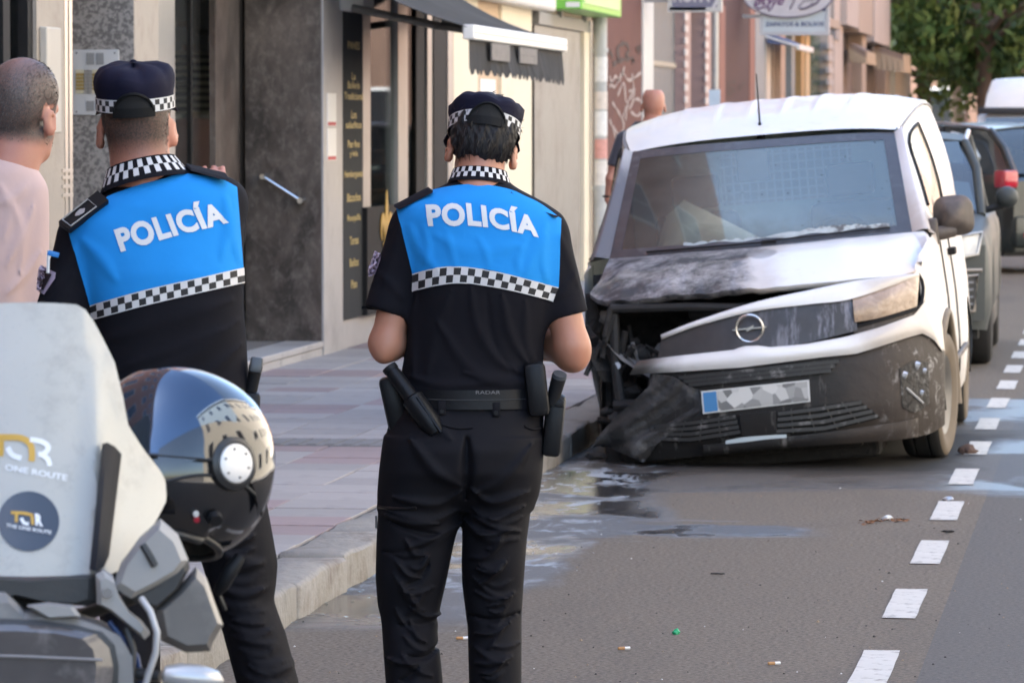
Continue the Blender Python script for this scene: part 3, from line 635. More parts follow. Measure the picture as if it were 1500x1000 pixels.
part('end_flap', xf(thick(([(FX + .02, a, zt), (X1, a, zm), (X1, a, zm - .03), (FX + .02, a, zt - .14)], [(0, 1, 2, 3)]), (0, .01, 0)), t=-ba.O), MATS['blue_cloth'], ba.root)
part('front_bar', xf(box(X1 - .02, X1 + .04, a - .02, b, zm - .07, zm + .01), t=-ba.O), M_WHITE, ba.root); part('side_arm', tube([(FX - ba.O.x, a - ba.O.y - .015, zt - .05 - ba.O.z), (X1 - ba.O.x, a - ba.O.y - .015, zm - .02 - ba.O.z)], .02, 6), M_WHITE, ba.root)
Be = House('beige_shop_row', (FX, 95, 0), label='row of beige shopfronts with tan awnings before the tree', cat='building')
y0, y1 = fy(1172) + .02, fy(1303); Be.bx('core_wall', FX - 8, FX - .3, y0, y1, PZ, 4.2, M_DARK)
M_SAND = pm('sandy_render', (.40, .33, .26), .85, var=.1, vs=.8); M_PALE = pm('pale_block', (.46, .41, .36), .8, var=.1, vs=.8)
Be.bx('upper_wall', FX - 8, FX - .25, y0, y1, 4.2, 14, M_UPPER)
Be.fb('pillar', 1173, 1178, PZ, 4.2, pm('ochre_post', (.46, .30, .13), .7), FX, .3); Be.fb('pillar', 1180, 1186, PZ, 4.2, pm('yellow_post', (.60, .46, .27), .7), FX, .3)
Be.fb('green_window', 1186.5, 1213, PZ + .2, 3.3, pm('green_glass', (.05, .10, .06), .15, var=.5, vs=1), FX - .15, .05)
Be.fb('canopy_slab', 1186.5, 1230, 3.35, 3.5, M_SAND, FX + .45, .8); Be.fb('wall', 1213, 1221, PZ, 3.35, M_PALE, FX, .3)
for k in range(9): Be.fb('slat', 1213.3, 1220.5, PZ + 1.2 + k * .22, PZ + 1.3 + k * .22, M_GREYP, FX + .03, .06)
Be.fb('pillar', 1221.3, 1234, PZ, 4.6, M_PALE, FX + .02, .4); Be.fb('vent_panel', 1223.5, 1229.5, fz(1226, 60), fz(1226, 38), pm('vent_grey', (.30, .29, .28), .6), FX + .05, .05)
Be.fb('shopfront', 1234, 1262, PZ, 3.2, pm('taupe_shop', (.15, .115, .095), .7, var=.25), FX - .2, .1); Be.fb('shopfront', 1268, 1296, PZ, 3.2, pm('taupe_shop', (.15, .115, .095), .7, var=.25), FX - .2, .1)
Be.fb('pillar', 1262, 1268, PZ, 3.6, M_SAND, FX, .3); Be.fb('pillar', 1296.2, 1303, PZ, 3.6, M_SAND, FX, .3)
Be.fb('box_sign', 1240, 1257, 3.6, 4.75, M_PALE, FX + .15, .4); Be.fb('box_sign', 1257.4, 1278, 3.55, 4.7, M_SAND, FX + .15, .4); Be.fb('box_sign', 1280, 1303, 3.45, 4.6, M_PALE, FX + .15, .4)
Be.fb('brick_band', 1236, 1272, 4.8, 5.3, pm('orange_brick', (.36, .18, .12), .8), FX + .1, .3)
def tan_awning(p0, p1, qt, qm, qb0, qb, label):
    """p0, p1: picture columns of the near end flap at the wall and at its outer edge"""
    y0 = fy(p0); y1 = y0 + 3.2; o = atY(p1, qm, y0); zt = fz(p0, qt); zb0 = fz(p0, qb0); zb = atY(p1, qb, y0).z; X1 = o.x; zm = o.z
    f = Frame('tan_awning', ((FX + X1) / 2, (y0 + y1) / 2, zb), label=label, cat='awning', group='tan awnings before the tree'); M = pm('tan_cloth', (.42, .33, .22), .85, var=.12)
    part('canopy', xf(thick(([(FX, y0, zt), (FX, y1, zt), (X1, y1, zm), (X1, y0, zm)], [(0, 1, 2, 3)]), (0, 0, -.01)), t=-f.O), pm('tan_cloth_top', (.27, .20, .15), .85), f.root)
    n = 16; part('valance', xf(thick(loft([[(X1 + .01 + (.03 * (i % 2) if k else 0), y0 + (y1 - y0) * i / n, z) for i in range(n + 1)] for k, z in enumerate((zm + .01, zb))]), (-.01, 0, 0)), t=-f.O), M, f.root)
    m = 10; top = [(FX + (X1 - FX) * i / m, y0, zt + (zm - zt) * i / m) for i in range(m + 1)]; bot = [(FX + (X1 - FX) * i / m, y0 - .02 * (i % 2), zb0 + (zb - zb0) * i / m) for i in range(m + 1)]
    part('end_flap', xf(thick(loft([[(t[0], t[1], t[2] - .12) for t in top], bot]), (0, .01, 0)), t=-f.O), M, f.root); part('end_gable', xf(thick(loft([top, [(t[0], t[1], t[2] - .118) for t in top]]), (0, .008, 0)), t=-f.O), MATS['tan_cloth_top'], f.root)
tan_awning(1243, 1269, 62, 76, 90, 94, 'narrow tan awning with sagging end flap beside the vent pillar')
tan_awning(1281, 1323, 66, 80, 101, 106, 'wide tan awning with straight end flap closest to the tree')
# balcony with striped railing panels
yb0 = fy(1311); z0 = fz(1311, 36); XB = atY(1373, 40, yb0).x; yb1 = yb0 + 4
bc = Frame('balcony', ((FX + XB) / 2, yb0 + 2, z0 - .15), label='overhanging balcony with blue and terracotta striped front', cat='balcony')
part('slab', xf(box(FX - .5, XB + .03, yb0 - .03, yb1, z0 - .15, z0), t=-bc.O), pm('balcony_slab', (.30, .17, .14), .8), bc.root)
nb = 9
for i in range(nb):
    a = FX + (XB - FX) * i / nb; b = a + (XB - FX) / nb
    part('blue_panel', xf(box(a, a + (b - a) * .62, yb0, yb0 + .04, z0, z0 + 1.3), t=-bc.O), pm('balcony_blue', (.07, .10, .16), .7), bc.root)
    part('terracotta_post', xf(box(a + (b - a) * .63, b, yb0 - .02, yb0 + .05, z0, z0 + 1.25), t=-bc.O), pm('balcony_terracotta', (.42, .24, .18), .8), bc.root)
part('side_panel', xf(box(XB - .02, XB + .02, yb0 + .06, yb1, z0, z0 + 1.3), t=-bc.O), MATS['balcony_blue'], bc.root)
part('wall', xf(box(FX - 3, FX - .02, yb0 + .3, yb1 + 4, z0 - 5, z0 + 6), t=-bc.O), M_UPPER, bc.root)
# ---------------- projecting signs
def sign(name, px0, px1, q0, q1, X, d, face, frame, label, th=.16):
    """a board at right angles to the wall, facing up the street"""
    Y = fy((px0 + px1) / 2, X); a, b = atY(px0, q1, Y), atY(px1, q0, Y)
    f = Frame(name, ((a.x + b.x) / 2, Y, a.z), label=label, cat='sign'); w = (b.x - a.x) / 2; h = b.z - a.z
    part('frame', join(box(-w, w, 0, th, -.0, .05), box(-w, w, 0, th, h - .05, h), box(-w, -w + .05, 0, th, .05, h - .05), box(w - .05, w, 0, th, .05, h - .05)), frame, f.root)
    part('face', box(-w + .05, w - .05, .012, th - .012, .05, h - .05), face, f.root)
    for s in (.25, .75): part('bracket', box(FX - f.O.x, -w, th * .3, th * .6, h * s, h * s + .05), M_ALU, f.root)
    return f, w, h
def signtext(f, s, x0, x1, z0, z1, mat, bold=.01, shear=0.0, y=.006):
    W, Fa, asp = text2d(s, bold); part('lettering', [[(x0 + (x1 - x0) * u + shear * (v - .5) * (z1 - z0), y, z0 + (z1 - z0) * v) for u, v, _ in W], Fa], mat, f.root)
Xs = FX + .75
f, w_, h_ = sign('shoe_shop_sign', 1113, 1215, -50, 52, Xs, 0, pm('sign_pale_blue', (.52, .58, .60), .35, var=.05), pm('sign_frame_grey', (.48, .49, .50), .4), 'pale sign with flowing Style lettering for shoes and bags')
u_ = 2 * w_ / 102.0
def SP(px, py): return (-w_ + (px - 1113) * u_, (52 - py) * u_)
# oval plate with the shop's name
ov = [SP(1155 + 67 * math.cos(t), -8 + 34 * math.sin(t)) for t in np.linspace(0, 2 * math.pi, 48, endpoint=False)]
part('oval_plate', prism([(x, -.03, z) for x, z in ov], (0, .035, 0)), pm('sign_oval', (.56, .54, .55), .4), f.root)
part('oval_rim', tube([(x, -.034, z) for x, z in ov] + [(ov[0][0], -.034, ov[0][1])], .012, 6), pm('sign_rim', (.16, .14, .18), .5), f.root)
M_PURP = pm('purple_letters', (.13, .05, .14), .5); M_NAVY = pm('navy_letters', (.045, .06, .17), .5)
a, b = SP(1106, 13), SP(1149, -8); signtext(f, 'Style', a[0], b[0], a[1], b[1], M_PURP, .02, .35, -.034)
part('swash', join(tube([(SP(*p)[0], -.036, SP(*p)[1]) for p in ((1118, 2), (1109, 0), (1106, 8), (1112, 14), (1120, 10))], .014, 6), tube([(SP(*p)[0], -.036, SP(*p)[1]) for p in ((1126, 10), (1127, 17), (1131, 12), (1134, 4))], .012, 6)), M_PURP, f.root)
part('swash', join(tube([(SP(*p)[0], -.036, SP(*p)[1]) for p in ((1158, 14), (1163, 4), (1165, -4))], .012, 6), tube([(SP(*p)[0], -.036, SP(*p)[1]) for p in ((1172, 14), (1180, 13), (1196, 6), (1204, -4))], .018, 6), tube([(SP(*p)[0], -.036, SP(*p)[1]) for p in ((1170, 12), (1178, 2), (1192, 0), (1188, 9))], .009, 6)), pm('sign_rim', (.16, .14, .18), .5), f.root)
a, b = SP(1197, 17), SP(1210, -2); signtext(f, 'E', a[0], b[0], a[1], b[1], M_NAVY, .03)
a, b = SP(1121, 39), SP(1207, 32.5); signtext(f, 'ZAPATOS & BOLSOS', a[0], b[0], a[1], b[1], M_NAVY, .02)
f, w_, h_ = sign('clothes_shop_sign', 978, 1057, -40, 18, FX + .6, 0, pm('sign_slate_purple', (.19, .19, .26), .4, var=.15), pm('sign_frame_pale', (.52, .52, .49), .45), 'slate purple framed sign with pale capitals over the tiled doorway')
u2 = 2 * w_ / 79.0
signtext(f, 'ROPA', -w_ + 9 * u2, -w_ + 62 * u2, 14 * u2, 36 * u2, pm('pale_letters', (.58, .57, .58), .5), .03)
part('swash', thick(loft([[(-w_ + p[0] * u2, .004, (18 - p[1]) * u2) for p in ((64, 13), (72, -4))], [(-w_ + p[0] * u2, .004, (18 - p[1]) * u2) for p in ((69, 13), (77, -4))]]), (0, -.006, 0)), MATS['pale_letters'], f.root)
part('dark_band', box(-w_ + 3 * u2, -w_ + 56 * u2, .0, .01, 2.2 * u2, 7 * u2), pm('sign_dark_band', (.09, .09, .13), .5), f.root)
# lime green box sign over the shutter
gs = Frame('green_box_sign', (FX + .4, fy(850), 2.6), label='lime green box sign over the ribbed shutter', cat='sign')
M_LIME = pm('lime_plastic', (.20, .55, .07), .35, var=.06); M_LIMEL = pm('lime_pale_plastic', (.42, .66, .30), .35, var=.08)
Yg = fy(852, FX + .3); a, b = atY(828, 14, Yg), atY(853, -20, Yg); e = atX(910, 27, b.x)
part('casing', xf(box(FX, b.x, Yg, e.y, a.z, a.z + .75, .012), t=-gs.O), M_LIME, gs.root)
part('front_panel', xf(box(b.x, b.x + .012, Yg + .08, e.y - .25, a.z + .06, a.z + .7), t=-gs.O), M_LIMEL, gs.root)
part('maker_plate', xf(box(FX + .15, FX + .28, Yg - .008, Yg, a.z + .02, a.z + .07), t=-gs.O), M_WHITE, gs.root)
for k in (.2, .8): part('bracket', xf(box(FX - .02, FX + .03, Yg + (e.y - Yg) * k, Yg + (e.y - Yg) * k + .06, a.z - .06, a.z), t=-gs.O), M_ALU, gs.root)
# ================================================================== HOUSES ACROSS THE STREET AND BEHIND (seen in the helmet and the wet road)
def opposite(name, x, y0, y1, z1, mat, label, face=-1):
    f = Frame(name, (x, (y0 + y1) / 2, 0), label=label, cat='building'); L = y1 - y0
    part('wall', box(0, 9, -L / 2, L / 2, -.02, z1), mat, f.root)
    n = int(L / 3)
    g = box(-.05, .04, -.6, .6, 0, 1.5); me = mesh('window', g[0], g[1], M_WHITE); g2 = box(-.06, -.052, -.52, .52, .08, 1.42); mp2 = mesh('pane', g2[0], g2[1], M_PANED)
    for s in range(int(z1 // 3.1)):
        for i in range(n):
            o = put('window', me, f.root); o.location = (0, -L / 2 + (i + .5) * L / n, 1.0 + s * 3.1); p = put('pane', mp2, o)
    part('cornice', box(-.35, .1, -L / 2, L / 2, z1 - .3, z1), M_WHITE, f.root)
opposite('stone_apartment_block', 9.6, 2, 30, 13.0, pm('opposite_brick', (.60, .55, .46), .85, var=.15), 'pale stone apartment block across the street')
opposite('cream_apartment_block', 9.6, 30.2, 62, 11.0, pm('opposite_cream', (.68, .64, .55), .85, var=.08), 'cream apartment block across the street')
opposite('terracotta_apartment_block', 9.6, 62.2, 120, 12.0, pm('opposite_terracotta', (.48, .30, .2), .85, var=.1), 'terracotta apartment block farther along across the street')
tag(put('far_pavement', mesh('far_pavement', *[(lambda g: g[0])(box(7.2, 9.6, -40, 150, -.01, PZ)), box(7.2, 9.6, -40, 150, -.01, PZ)[1]], pm('far_pave', (.28, .27, .26), .8))), kind='structure')
# ================================================================== THE BURNT VAN
van = Frame('burnt_van', (-1.77, 22.3, 0), label='fire damaged white delivery van with blackened bonnet and torn front bumper', cat='van')
van.B = Matrix.Rotation(math.radians(-5), 3, 'Y'); van.bp = Vector((.75, 0, 0))
VR = van.root
def BK(g): return ([van.bake(v) for v in g[0]],) + tuple(g[1:])
def vpart(name, g, mats, smooth=40, parent=None, label=None): return part(name, BK(g), mats, parent or VR, smooth, label=label)
def plan(x):
    a = abs(x); y = .10 * min(a, .62) ** 2 / .62 ** 2
    if a > .62: y += .10 * (a - .62) / .31 * 1.2 + .26 * ((a - .62) / .31) ** 2.2
    return y
RK = [(.1, .07), (.2, .03), (.32, 0), (.56, 0), (.7, .035), (.85, .085), (.97, .16), (1.1, .3)]
def rake(z): return float(np.interp(z, [a for a, b in RK], [b for a, b in RK]))
def VP(px, py, off=0.0):
    """a picture point on the van's front surface, in body axes; off = metres proud (towards the street)"""
    p = van.PB(px, py, .1)
    for _ in range(6): p = van.PB(px, py, plan(max(-.93, min(.93, p.x))) + rake(p.z) - off)
    return p
def patch(top, bot, n=24, m=6, off=0.0, bulge=0.0, sm=True):
    T = resamp(top, n, sm); Bt = resamp(bot, n, sm); rows = []
    for k in range(m):
        t = k / (m - 1); rows.append([VP(a[0] * (1 - t) + b[0] * t, a[1] * (1 - t) + b[1] * t, off + bulge * math.sin(math.pi * t)) for a, b in zip(T, Bt)])
    return loft(rows)
# ---- materials
def vmat(name, base, rough=.35, soot=None, coat=.4):
    m, nt, b, co = newmat(name); sp = nt.nodes.new('ShaderNodeSeparateXYZ'); nt.links.new(co, sp.inputs[0])
    c = mixc(nt, noise(nt, co, 2.5, 5), tuple(x * .94 for x in base), base)
    c = ramp(nt, noise(nt, co, 5, 6, .7), c, tuple(x * y for x, y in zip(base, (.80, .72, .62))), .58, .85)
    r = (rough,) * 3
    if soot: c, r = soot(nt, co, sp.outputs, c, rough)
    setin(nt, b, 'Base Color', c); setin(nt, b, 'Roughness', r if hasattr(r, 'links') else r[0]); setin(nt, b, 'Coat Weight', coat); bump(nt, b, noise(nt, co, 6, 4), .05, .02)
    return m
def lin(nt, v, a, b):
    r = nt.nodes.new('ShaderNodeMapRange'); r.inputs[1].default_value = a; r.inputs[2].default_value = b; r.interpolation_type = 'SMOOTHSTEP'; nt.links.new(v, r.inputs[0]); return r.outputs[0]
def addn(nt, co, v, sc, amp, dist=.5):
    return math_(nt, 'ADD', v, math_(nt, 'MULTIPLY', math_(nt, 'SUBTRACT', noise(nt, co, sc, 6, .62, dist), .5), amp))
def soot_hood(nt, co, X, c, rough):
    x = addn(nt, co, X[0], 3.0, .34); f = math_(nt, 'SUBTRACT', 1, lin(nt, x, -.14, -.03))
    brown = math_(nt, 'SUBTRACT', 1, lin(nt, x, -.04, .12))
    bx_ = math_(nt, 'MULTIPLY', lin(nt, addn(nt, co, X[0], 4, .2), .52, .78), math_(nt, 'SUBTRACT', 1, lin(nt, addn(nt, co, X[1], 5, .25), .42, .62)))
    c = mixc(nt, math_(nt, 'MULTIPLY', brown, .5), c, (.42, .30, .20)); c = mixc(nt, math_(nt, 'MULTIPLY', bx_, .62), c, (.50, .29, .12))
    ash = ramp(nt, noise(nt, co, 4.6, 9, .76, .25), (.040, .037, .039), (.40, .375, .37), .42, .66)
    ash = mixc(nt, ramp(nt, noise(nt, co, 26, 4, .7), (0, 0, 0), (.6, .6, .6), .52, .66), ash, (.035, .032, .033))
    c = mixc(nt, f, c, ash)
    # a round scorched spot where the paint has flaked
    dx = math_(nt, 'SUBTRACT', X[0], -.045); dy = math_(nt, 'SUBTRACT', X[1], .62)
    rr = math_(nt, 'SQRT', math_(nt, 'ADD', math_(nt, 'POWER', dx, 2), math_(nt, 'MULTIPLY', math_(nt, 'POWER', dy, 2), .5)))
    c = mixc(nt, math_(nt, 'MULTIPLY', math_(nt, 'SUBTRACT', 1, lin(nt, rr, .06, .085)), .75), c, (.20, .18, .175))
    return c, mixc(nt, f, (rough,) * 3, (.8, .8, .8))
def soot_strip(nt, co, X, c, rough):
    x = addn(nt, co, X[0], 4, .25); f = math_(nt, 'SUBTRACT', 1, lin(nt, x, -.62, -.36))
    hot = math_(nt, 'MULTIPLY', lin(nt, x, .38, .62), .55); c = mixc(nt, hot, c, (.36, .27, .19))
    return mixc(nt, f, c, (.06, .055, .05)), (rough,) * 3
def soot_side(nt, co, X, c, rough):
    y = addn(nt, co, X[1], 3, .5); f = math_(nt, 'MULTIPLY', math_(nt, 'SUBTRACT', 1, lin(nt, y, .45, .95)), .55)
    c = mixc(nt, f, c, (.52, .40, .27)); lo = math_(nt, 'SUBTRACT', 1, lin(nt, addn(nt, co, X[2], 4, .3), .3, .6))
    pl = math_(nt, 'MULTIPLY', math_(nt, 'MULTIPLY', lin(nt, y, .95, 1.1), math_(nt, 'SUBTRACT', 1, lin(nt, y, 1.25, 1.7))), math_(nt, 'MULTIPLY', lin(nt, X[2], 1.0, 1.15), .7))
    c = mixc(nt, pl, c, (.34, .25, .18))
    return mixc(nt, math_(nt, 'MULTIPLY', lo, .4), c, (.40, .33, .26)), (rough,) * 3
def soot_pillar(nt, co, X, c, rough):
    z = addn(nt, co, X[2], 4, .25); f = math_(nt, 'SUBTRACT', 1, lin(nt, z, 1.15, 1.5)); l = math_(nt, 'SUBTRACT', 1, lin(nt, X[0], -.9, -.5))
    c = mixc(nt, math_(nt, 'MULTIPLY', f, .6), c, (.36, .26, .18)); return mixc(nt, math_(nt, 'MULTIPLY', l, math_(nt, 'SUBTRACT', 1.15, lin(nt, z, 1.3, 1.75)), True), c, (.11, .10, .105)), (rough,) * 3
WHT = (.80, .78, .76)
M_VW = vmat('van_white', WHT); M_VHOOD = vmat('van_bonnet_scorched', WHT, .35, soot_hood, .2); M_VSTRIP = vmat('van_white_strip', WHT, .35, soot_strip); M_VSIDE = vmat('van_side_dusty', WHT, .4, soot_side, .25); M_VPIL = vmat('van_pillar_sooty', WHT, .45, soot_pillar, .2)
M_SOOT = pm('charred', (.016, .014, .013), .9, var=.5, vs=9, col2=(.05, .045, .042), thr=(.55, .75), c2s=7, bmp=(25, .8, .02))
M_CHAR2 = pm('charred_metal', (.022, .02, .019), .7, .2, var=.5, vs=8, col2=(.10, .075, .06), thr=(.62, .8), c2s=9, bmp=(40, .6, .01))
def bump_mat():
    m, nt, b, co = newmat('bumper_plastic'); sp = nt.nodes.new('ShaderNodeSeparateXYZ'); nt.links.new(co, sp.inputs[0])
    c = mixc(nt, noise(nt, co, 5, 5), (.014, .013, .013), (.030, .028, .027))
    st = noise(nt, co, 9, 6, .7, .2, (1.6, 1, .22)); c = mixc(nt, ramp(nt, st, (0, 0, 0), (.55, .55, .55), .56, .74), c, (.30, .28, .27))   # dried run-off streaks
    br = math_(nt, 'MULTIPLY', lin(nt, addn(nt, co, sp.outputs[0], 4, .3), .25, .6), .65); c = mixc(nt, br, c, (.072, .056, .046))
    wh = math_(nt, 'MULTIPLY', lin(nt, addn(nt, co, sp.outputs[0], 6, .3), .55, .78), ramp(nt, noise(nt, co, 11, 6, .75, .5), (0, 0, 0), (.8, .8, .8), .56, .70)); c = mixc(nt, wh, c, (.50, .48, .46))
    setin(nt, b, 'Base Color', c); setin(nt, b, 'Roughness', .55); setin(nt, b, 'Specular IOR Level', .25); bump(nt, b, noise(nt, co, 9, 5), .35, .02); return m
M_BUMP = bump_mat()
def viz_mat():
    m, nt, b, co = newmat('front_panel_gloss_black'); sp = nt.nodes.new('ShaderNodeSeparateXYZ'); nt.links.new(co, sp.inputs[0])
    st = noise(nt, co, 14, 5, .7, .1, (1.5, 1, .06)); k = math_(nt, 'MULTIPLY', ramp(nt, st, (0, 0, 0), (.8, .8, .8), .5, .72), lin(nt, addn(nt, co, sp.outputs[0], 3, .2), -.15, .25))
    c = mixc(nt, k, mixc(nt, noise(nt, co, 20, 5), (.022, .02, .021), (.05, .045, .044)), (.33, .32, .36)); setin(nt, b, 'Base Color', c)
    setin(nt, b, 'Roughness', mixc(nt, noise(nt, co, 12, 4), (.22, .22, .22), (.6, .6, .6))); return m
M_VIZ = viz_mat()
M_RUBBER = pm('tyre_rubber', (.022, .021, .020), .85, var=.25, vs=8, col2=(.10, .085, .07), thr=(.6, .85), c2s=5, bmp=(50, .3, .004))
M_TYSIDE = pm('dusty_sidewall', (.16, .125, .09), .85, var=.3, vs=6)
# ---- roof
def rail(y):      # half width and height of the roof rail
    ks = [1.85, 2.1, 2.5, 3.0, 3.7, 4.25, 4.38]
    return float(np.interp(y, ks, [.705, .755, .79, .80, .80, .79, .78])), float(np.interp(y, ks, [1.672, 1.75, 1.805, 1.828, 1.828, 1.81, 1.775]))
ys = [1.85, 1.9, 1.98, 2.08, 2.2, 2.4, 2.6, 2.9, 3.3, 3.7, 4.1, 4.3, 4.38]; nx = 97
rows = []
for y in ys:
    xr, zr = rail(y); cr = float(np.interp(y, [1.85, 2.1, 2.6, 4.0, 4.38], [.035, .06, .08, .08, .05])); ro = []
    for i in range(nx):
        s = -1 + 2 * i / (nx - 1); z = zr + cr * (1 - abs(s) ** 3.2)
        if 2.1 <= y <= 4.2 and abs(s) < .82:
            ph = (s * 4.2) % 1.0; z += .007 * max(0, 1 - abs(ph - .5) * 6) * min(1, (y - 2.05) * 6)
        ro.append((xr * s, y, z))
    rows.append(ro)
roof = vpart('roof', loft(rows), M_VW, 60)
# ---- greenhouse sides (A pillar, window band) and lower sides, both flanks
def body_x(z): return float(np.interp(z, [.15, .3, .5, .8, 1.1, 1.35, 1.6, 1.8], [.86, .905, .925, .925, .905, .875, .83, .79]))
def top_line(y):
    if y < 1.9: t = (y - 1.12) / .78; return (.868 + (.712 - .868) * t, 1.135 + (1.685 - 1.135) * t)
    return rail(y)
def arch(y, sill=.20):
    z = sill
    for yc in (.92, 3.70):
        d = abs(y - yc)
        if d < .385: z = max(z, .33 + math.sqrt(max(0, .385 ** 2 - d * d)) * 1.02 - .02)
        elif d < .42: z = max(z, sill + (.42 - d) / .035 * .11)
    return z
def sidecols(s, y0=.44):
    Ys = sorted(set([round(v, 3) for v in list(np.linspace(y0, .5, 3)) + list(np.linspace(.5, 1.345, 34)) + list(np.linspace(1.35, 3.25, 14)) + list(np.linspace(3.27, 4.13, 34)) + list(np.linspace(4.15, 4.4, 5)) if v >= y0]))
    rows = []
    for y in Ys:
        zt = float(np.interp(y, [.40, .47, .56, .8, 1.12, 1.6, 4.4], [.90, .985, 1.035, 1.085, 1.12, 1.12, 1.12])); zb = arch(y)
        if y < .60: zb = max(zb, float(np.interp(y, [.40, .5, .6], [.56, .52, .50])))
        r = []
        for k in range(12):
            z = zt + (zb - zt) * k / 11; x = body_x(z)
            if y < 1.0: x -= .075 * max(0, (1.0 - y) / .6) ** 2.2 + (.02 if k == 0 else 0)
            if k == 0 and y < 1.12: x -= .02
            da = min(abs(y - .92), abs(y - 3.70)); x += .016 * math.exp(-((z - arch(y)) / .05) ** 2) if da < .42 else 0
            r.append((s * x, y, z))
        rows.append(r)
    return loft(rows)
def greencols(s):
    Ys = list(np.linspace(1.12, 1.9, 16)) + list(np.linspace(1.95, 4.38, 20)); rows = []
    for y in Ys:
        xt, zt = top_line(y); r = []
        for k in range(9):
            t = k / 8; z = 1.12 + (zt - 1.12) * t; xb = body_x(1.12); x = xb + (xt - xb) * t + .03 * math.sin(math.pi * t) * (zt - 1.12) / .6
            r.append((s * x, y, z))
        rows.append(r)
    return loft(rows)
for s in (1, -1):
    sd_ = vpart('side_panel', sidecols(s, .44 if s > 0 else .98), M_VSIDE, 50); vpart('window_band', greencols(s), M_VPIL, 50)
    # door glass, proud of the band by a hair
    def gp(y, t, o=.006):
        xt, zt = top_line(y); z = 1.12 + (zt - 1.12) * t; xb = body_x(1.12); x = xb + (xt - xb) * t + .03 * math.sin(math.pi * t) * (zt - 1.12) / .6
        return (s * (x + o), y, z)
    rows = [[gp(y, t) for t in np.linspace(.10, min(.88, (.88 if y > 2.0 else .60 + .28 * (y - 1.45) / .55)), 8)] for y in np.linspace(1.45, 2.30, 12)]
    vpart('door_window', loft(rows), glassmat('dusty_side_glass', (.75, .78, .76), .05, .6, .3, (.42, .40, .36)), 50)
    vpart('window_seal', join(tube([gp(y, .88 if y > 2.0 else .60 + .28 * (y - 1.45) / .55, .008) for y in np.linspace(1.45, 2.3, 12)], .009, 6), tube([gp(2.3, t, .008) for t in np.linspace(.1, .88, 6)], .009, 6), tube([gp(y, .1, .008) for y in np.linspace(1.3, 2.3, 6)], .009, 6)), M_BLACK, 50)
    vpart('pillar_seal', tube([gp(y, .97, .004) for y in np.linspace(1.3, 4.3, 24)], .008, 6), pm('grey_seal', (.30, .28, .27), .6), 50)
    # door cut lines and handle
    for y in (1.38, 2.42): vpart('door_gap', tube([(s * (body_x(z) + .003), y + .03 * math.sin(z * 3), z) for z in np.linspace(.25, 1.1, 9)], .006, 5), M_BLACK, 50)
    vpart('door_handle', box(s * .925 - .012, s * .925 + .03, 2.16, 2.36, .98, 1.02, .008), M_BLACK, 40)
    vpart('side_rub_strip', tube([(s * (body_x(.45) + .012), y, .45) for y in np.linspace(1.4, 3.25, 8)], .016, 8), M_BUMP, 50)
rows = [[(x * body_x(z) * (.985), 4.385, z) for x in np.linspace(-1, 1, 9)] for z in (.22, .5, .8, 1.12, 1.4, 1.6, 1.8)]
vpart('rear_door', loft(rows), M_VW, 40)
vpart('underbody', box(-.82, .82, .75, 4.36, .2, .26), M_SOOT, False)
# ---- windscreen with black border
ws_t = [(927, 222), (1010, 213), (1113, 205), (1220, 197), (1310, 193)]; ws_b = [(893, 379), (1000, 371), (1139, 360), (1250, 348), (1336, 340)]
def ws_pt(u, v, off=0.0):
    """u across, v down, both 0..1"""
    T = WT[0]; a = np.array([np.interp(u, np.linspace(0, 1, 60), [p[k] for p in WT[0]]) for k in (0, 1)]); b = np.array([np.interp(u, np.linspace(0, 1, 60), [p[k] for p in WT[1]]) for k in (0, 1)])
    q = a + (b - a) * v; s = 2 * u - 1; yt = 1.80 + .06 * s * s; yb = .97 + .15 * s * s
    y = yt + (yb - yt) * v - .03 * math.sin(math.pi * v)
    return van.PB(q[0], q[1], y - off)
WT = [resamp(ws_t, 60), resamp(ws_b, 60)]
def wgrid(u0, u1, v0, v1, n=24, m=14, off=0.0): return loft([[ws_pt(u0 + (u1 - u0) * i / n, v0 + (v1 - v0) * k / m, off) for i in range(n + 1)] for k in range(m + 1)])
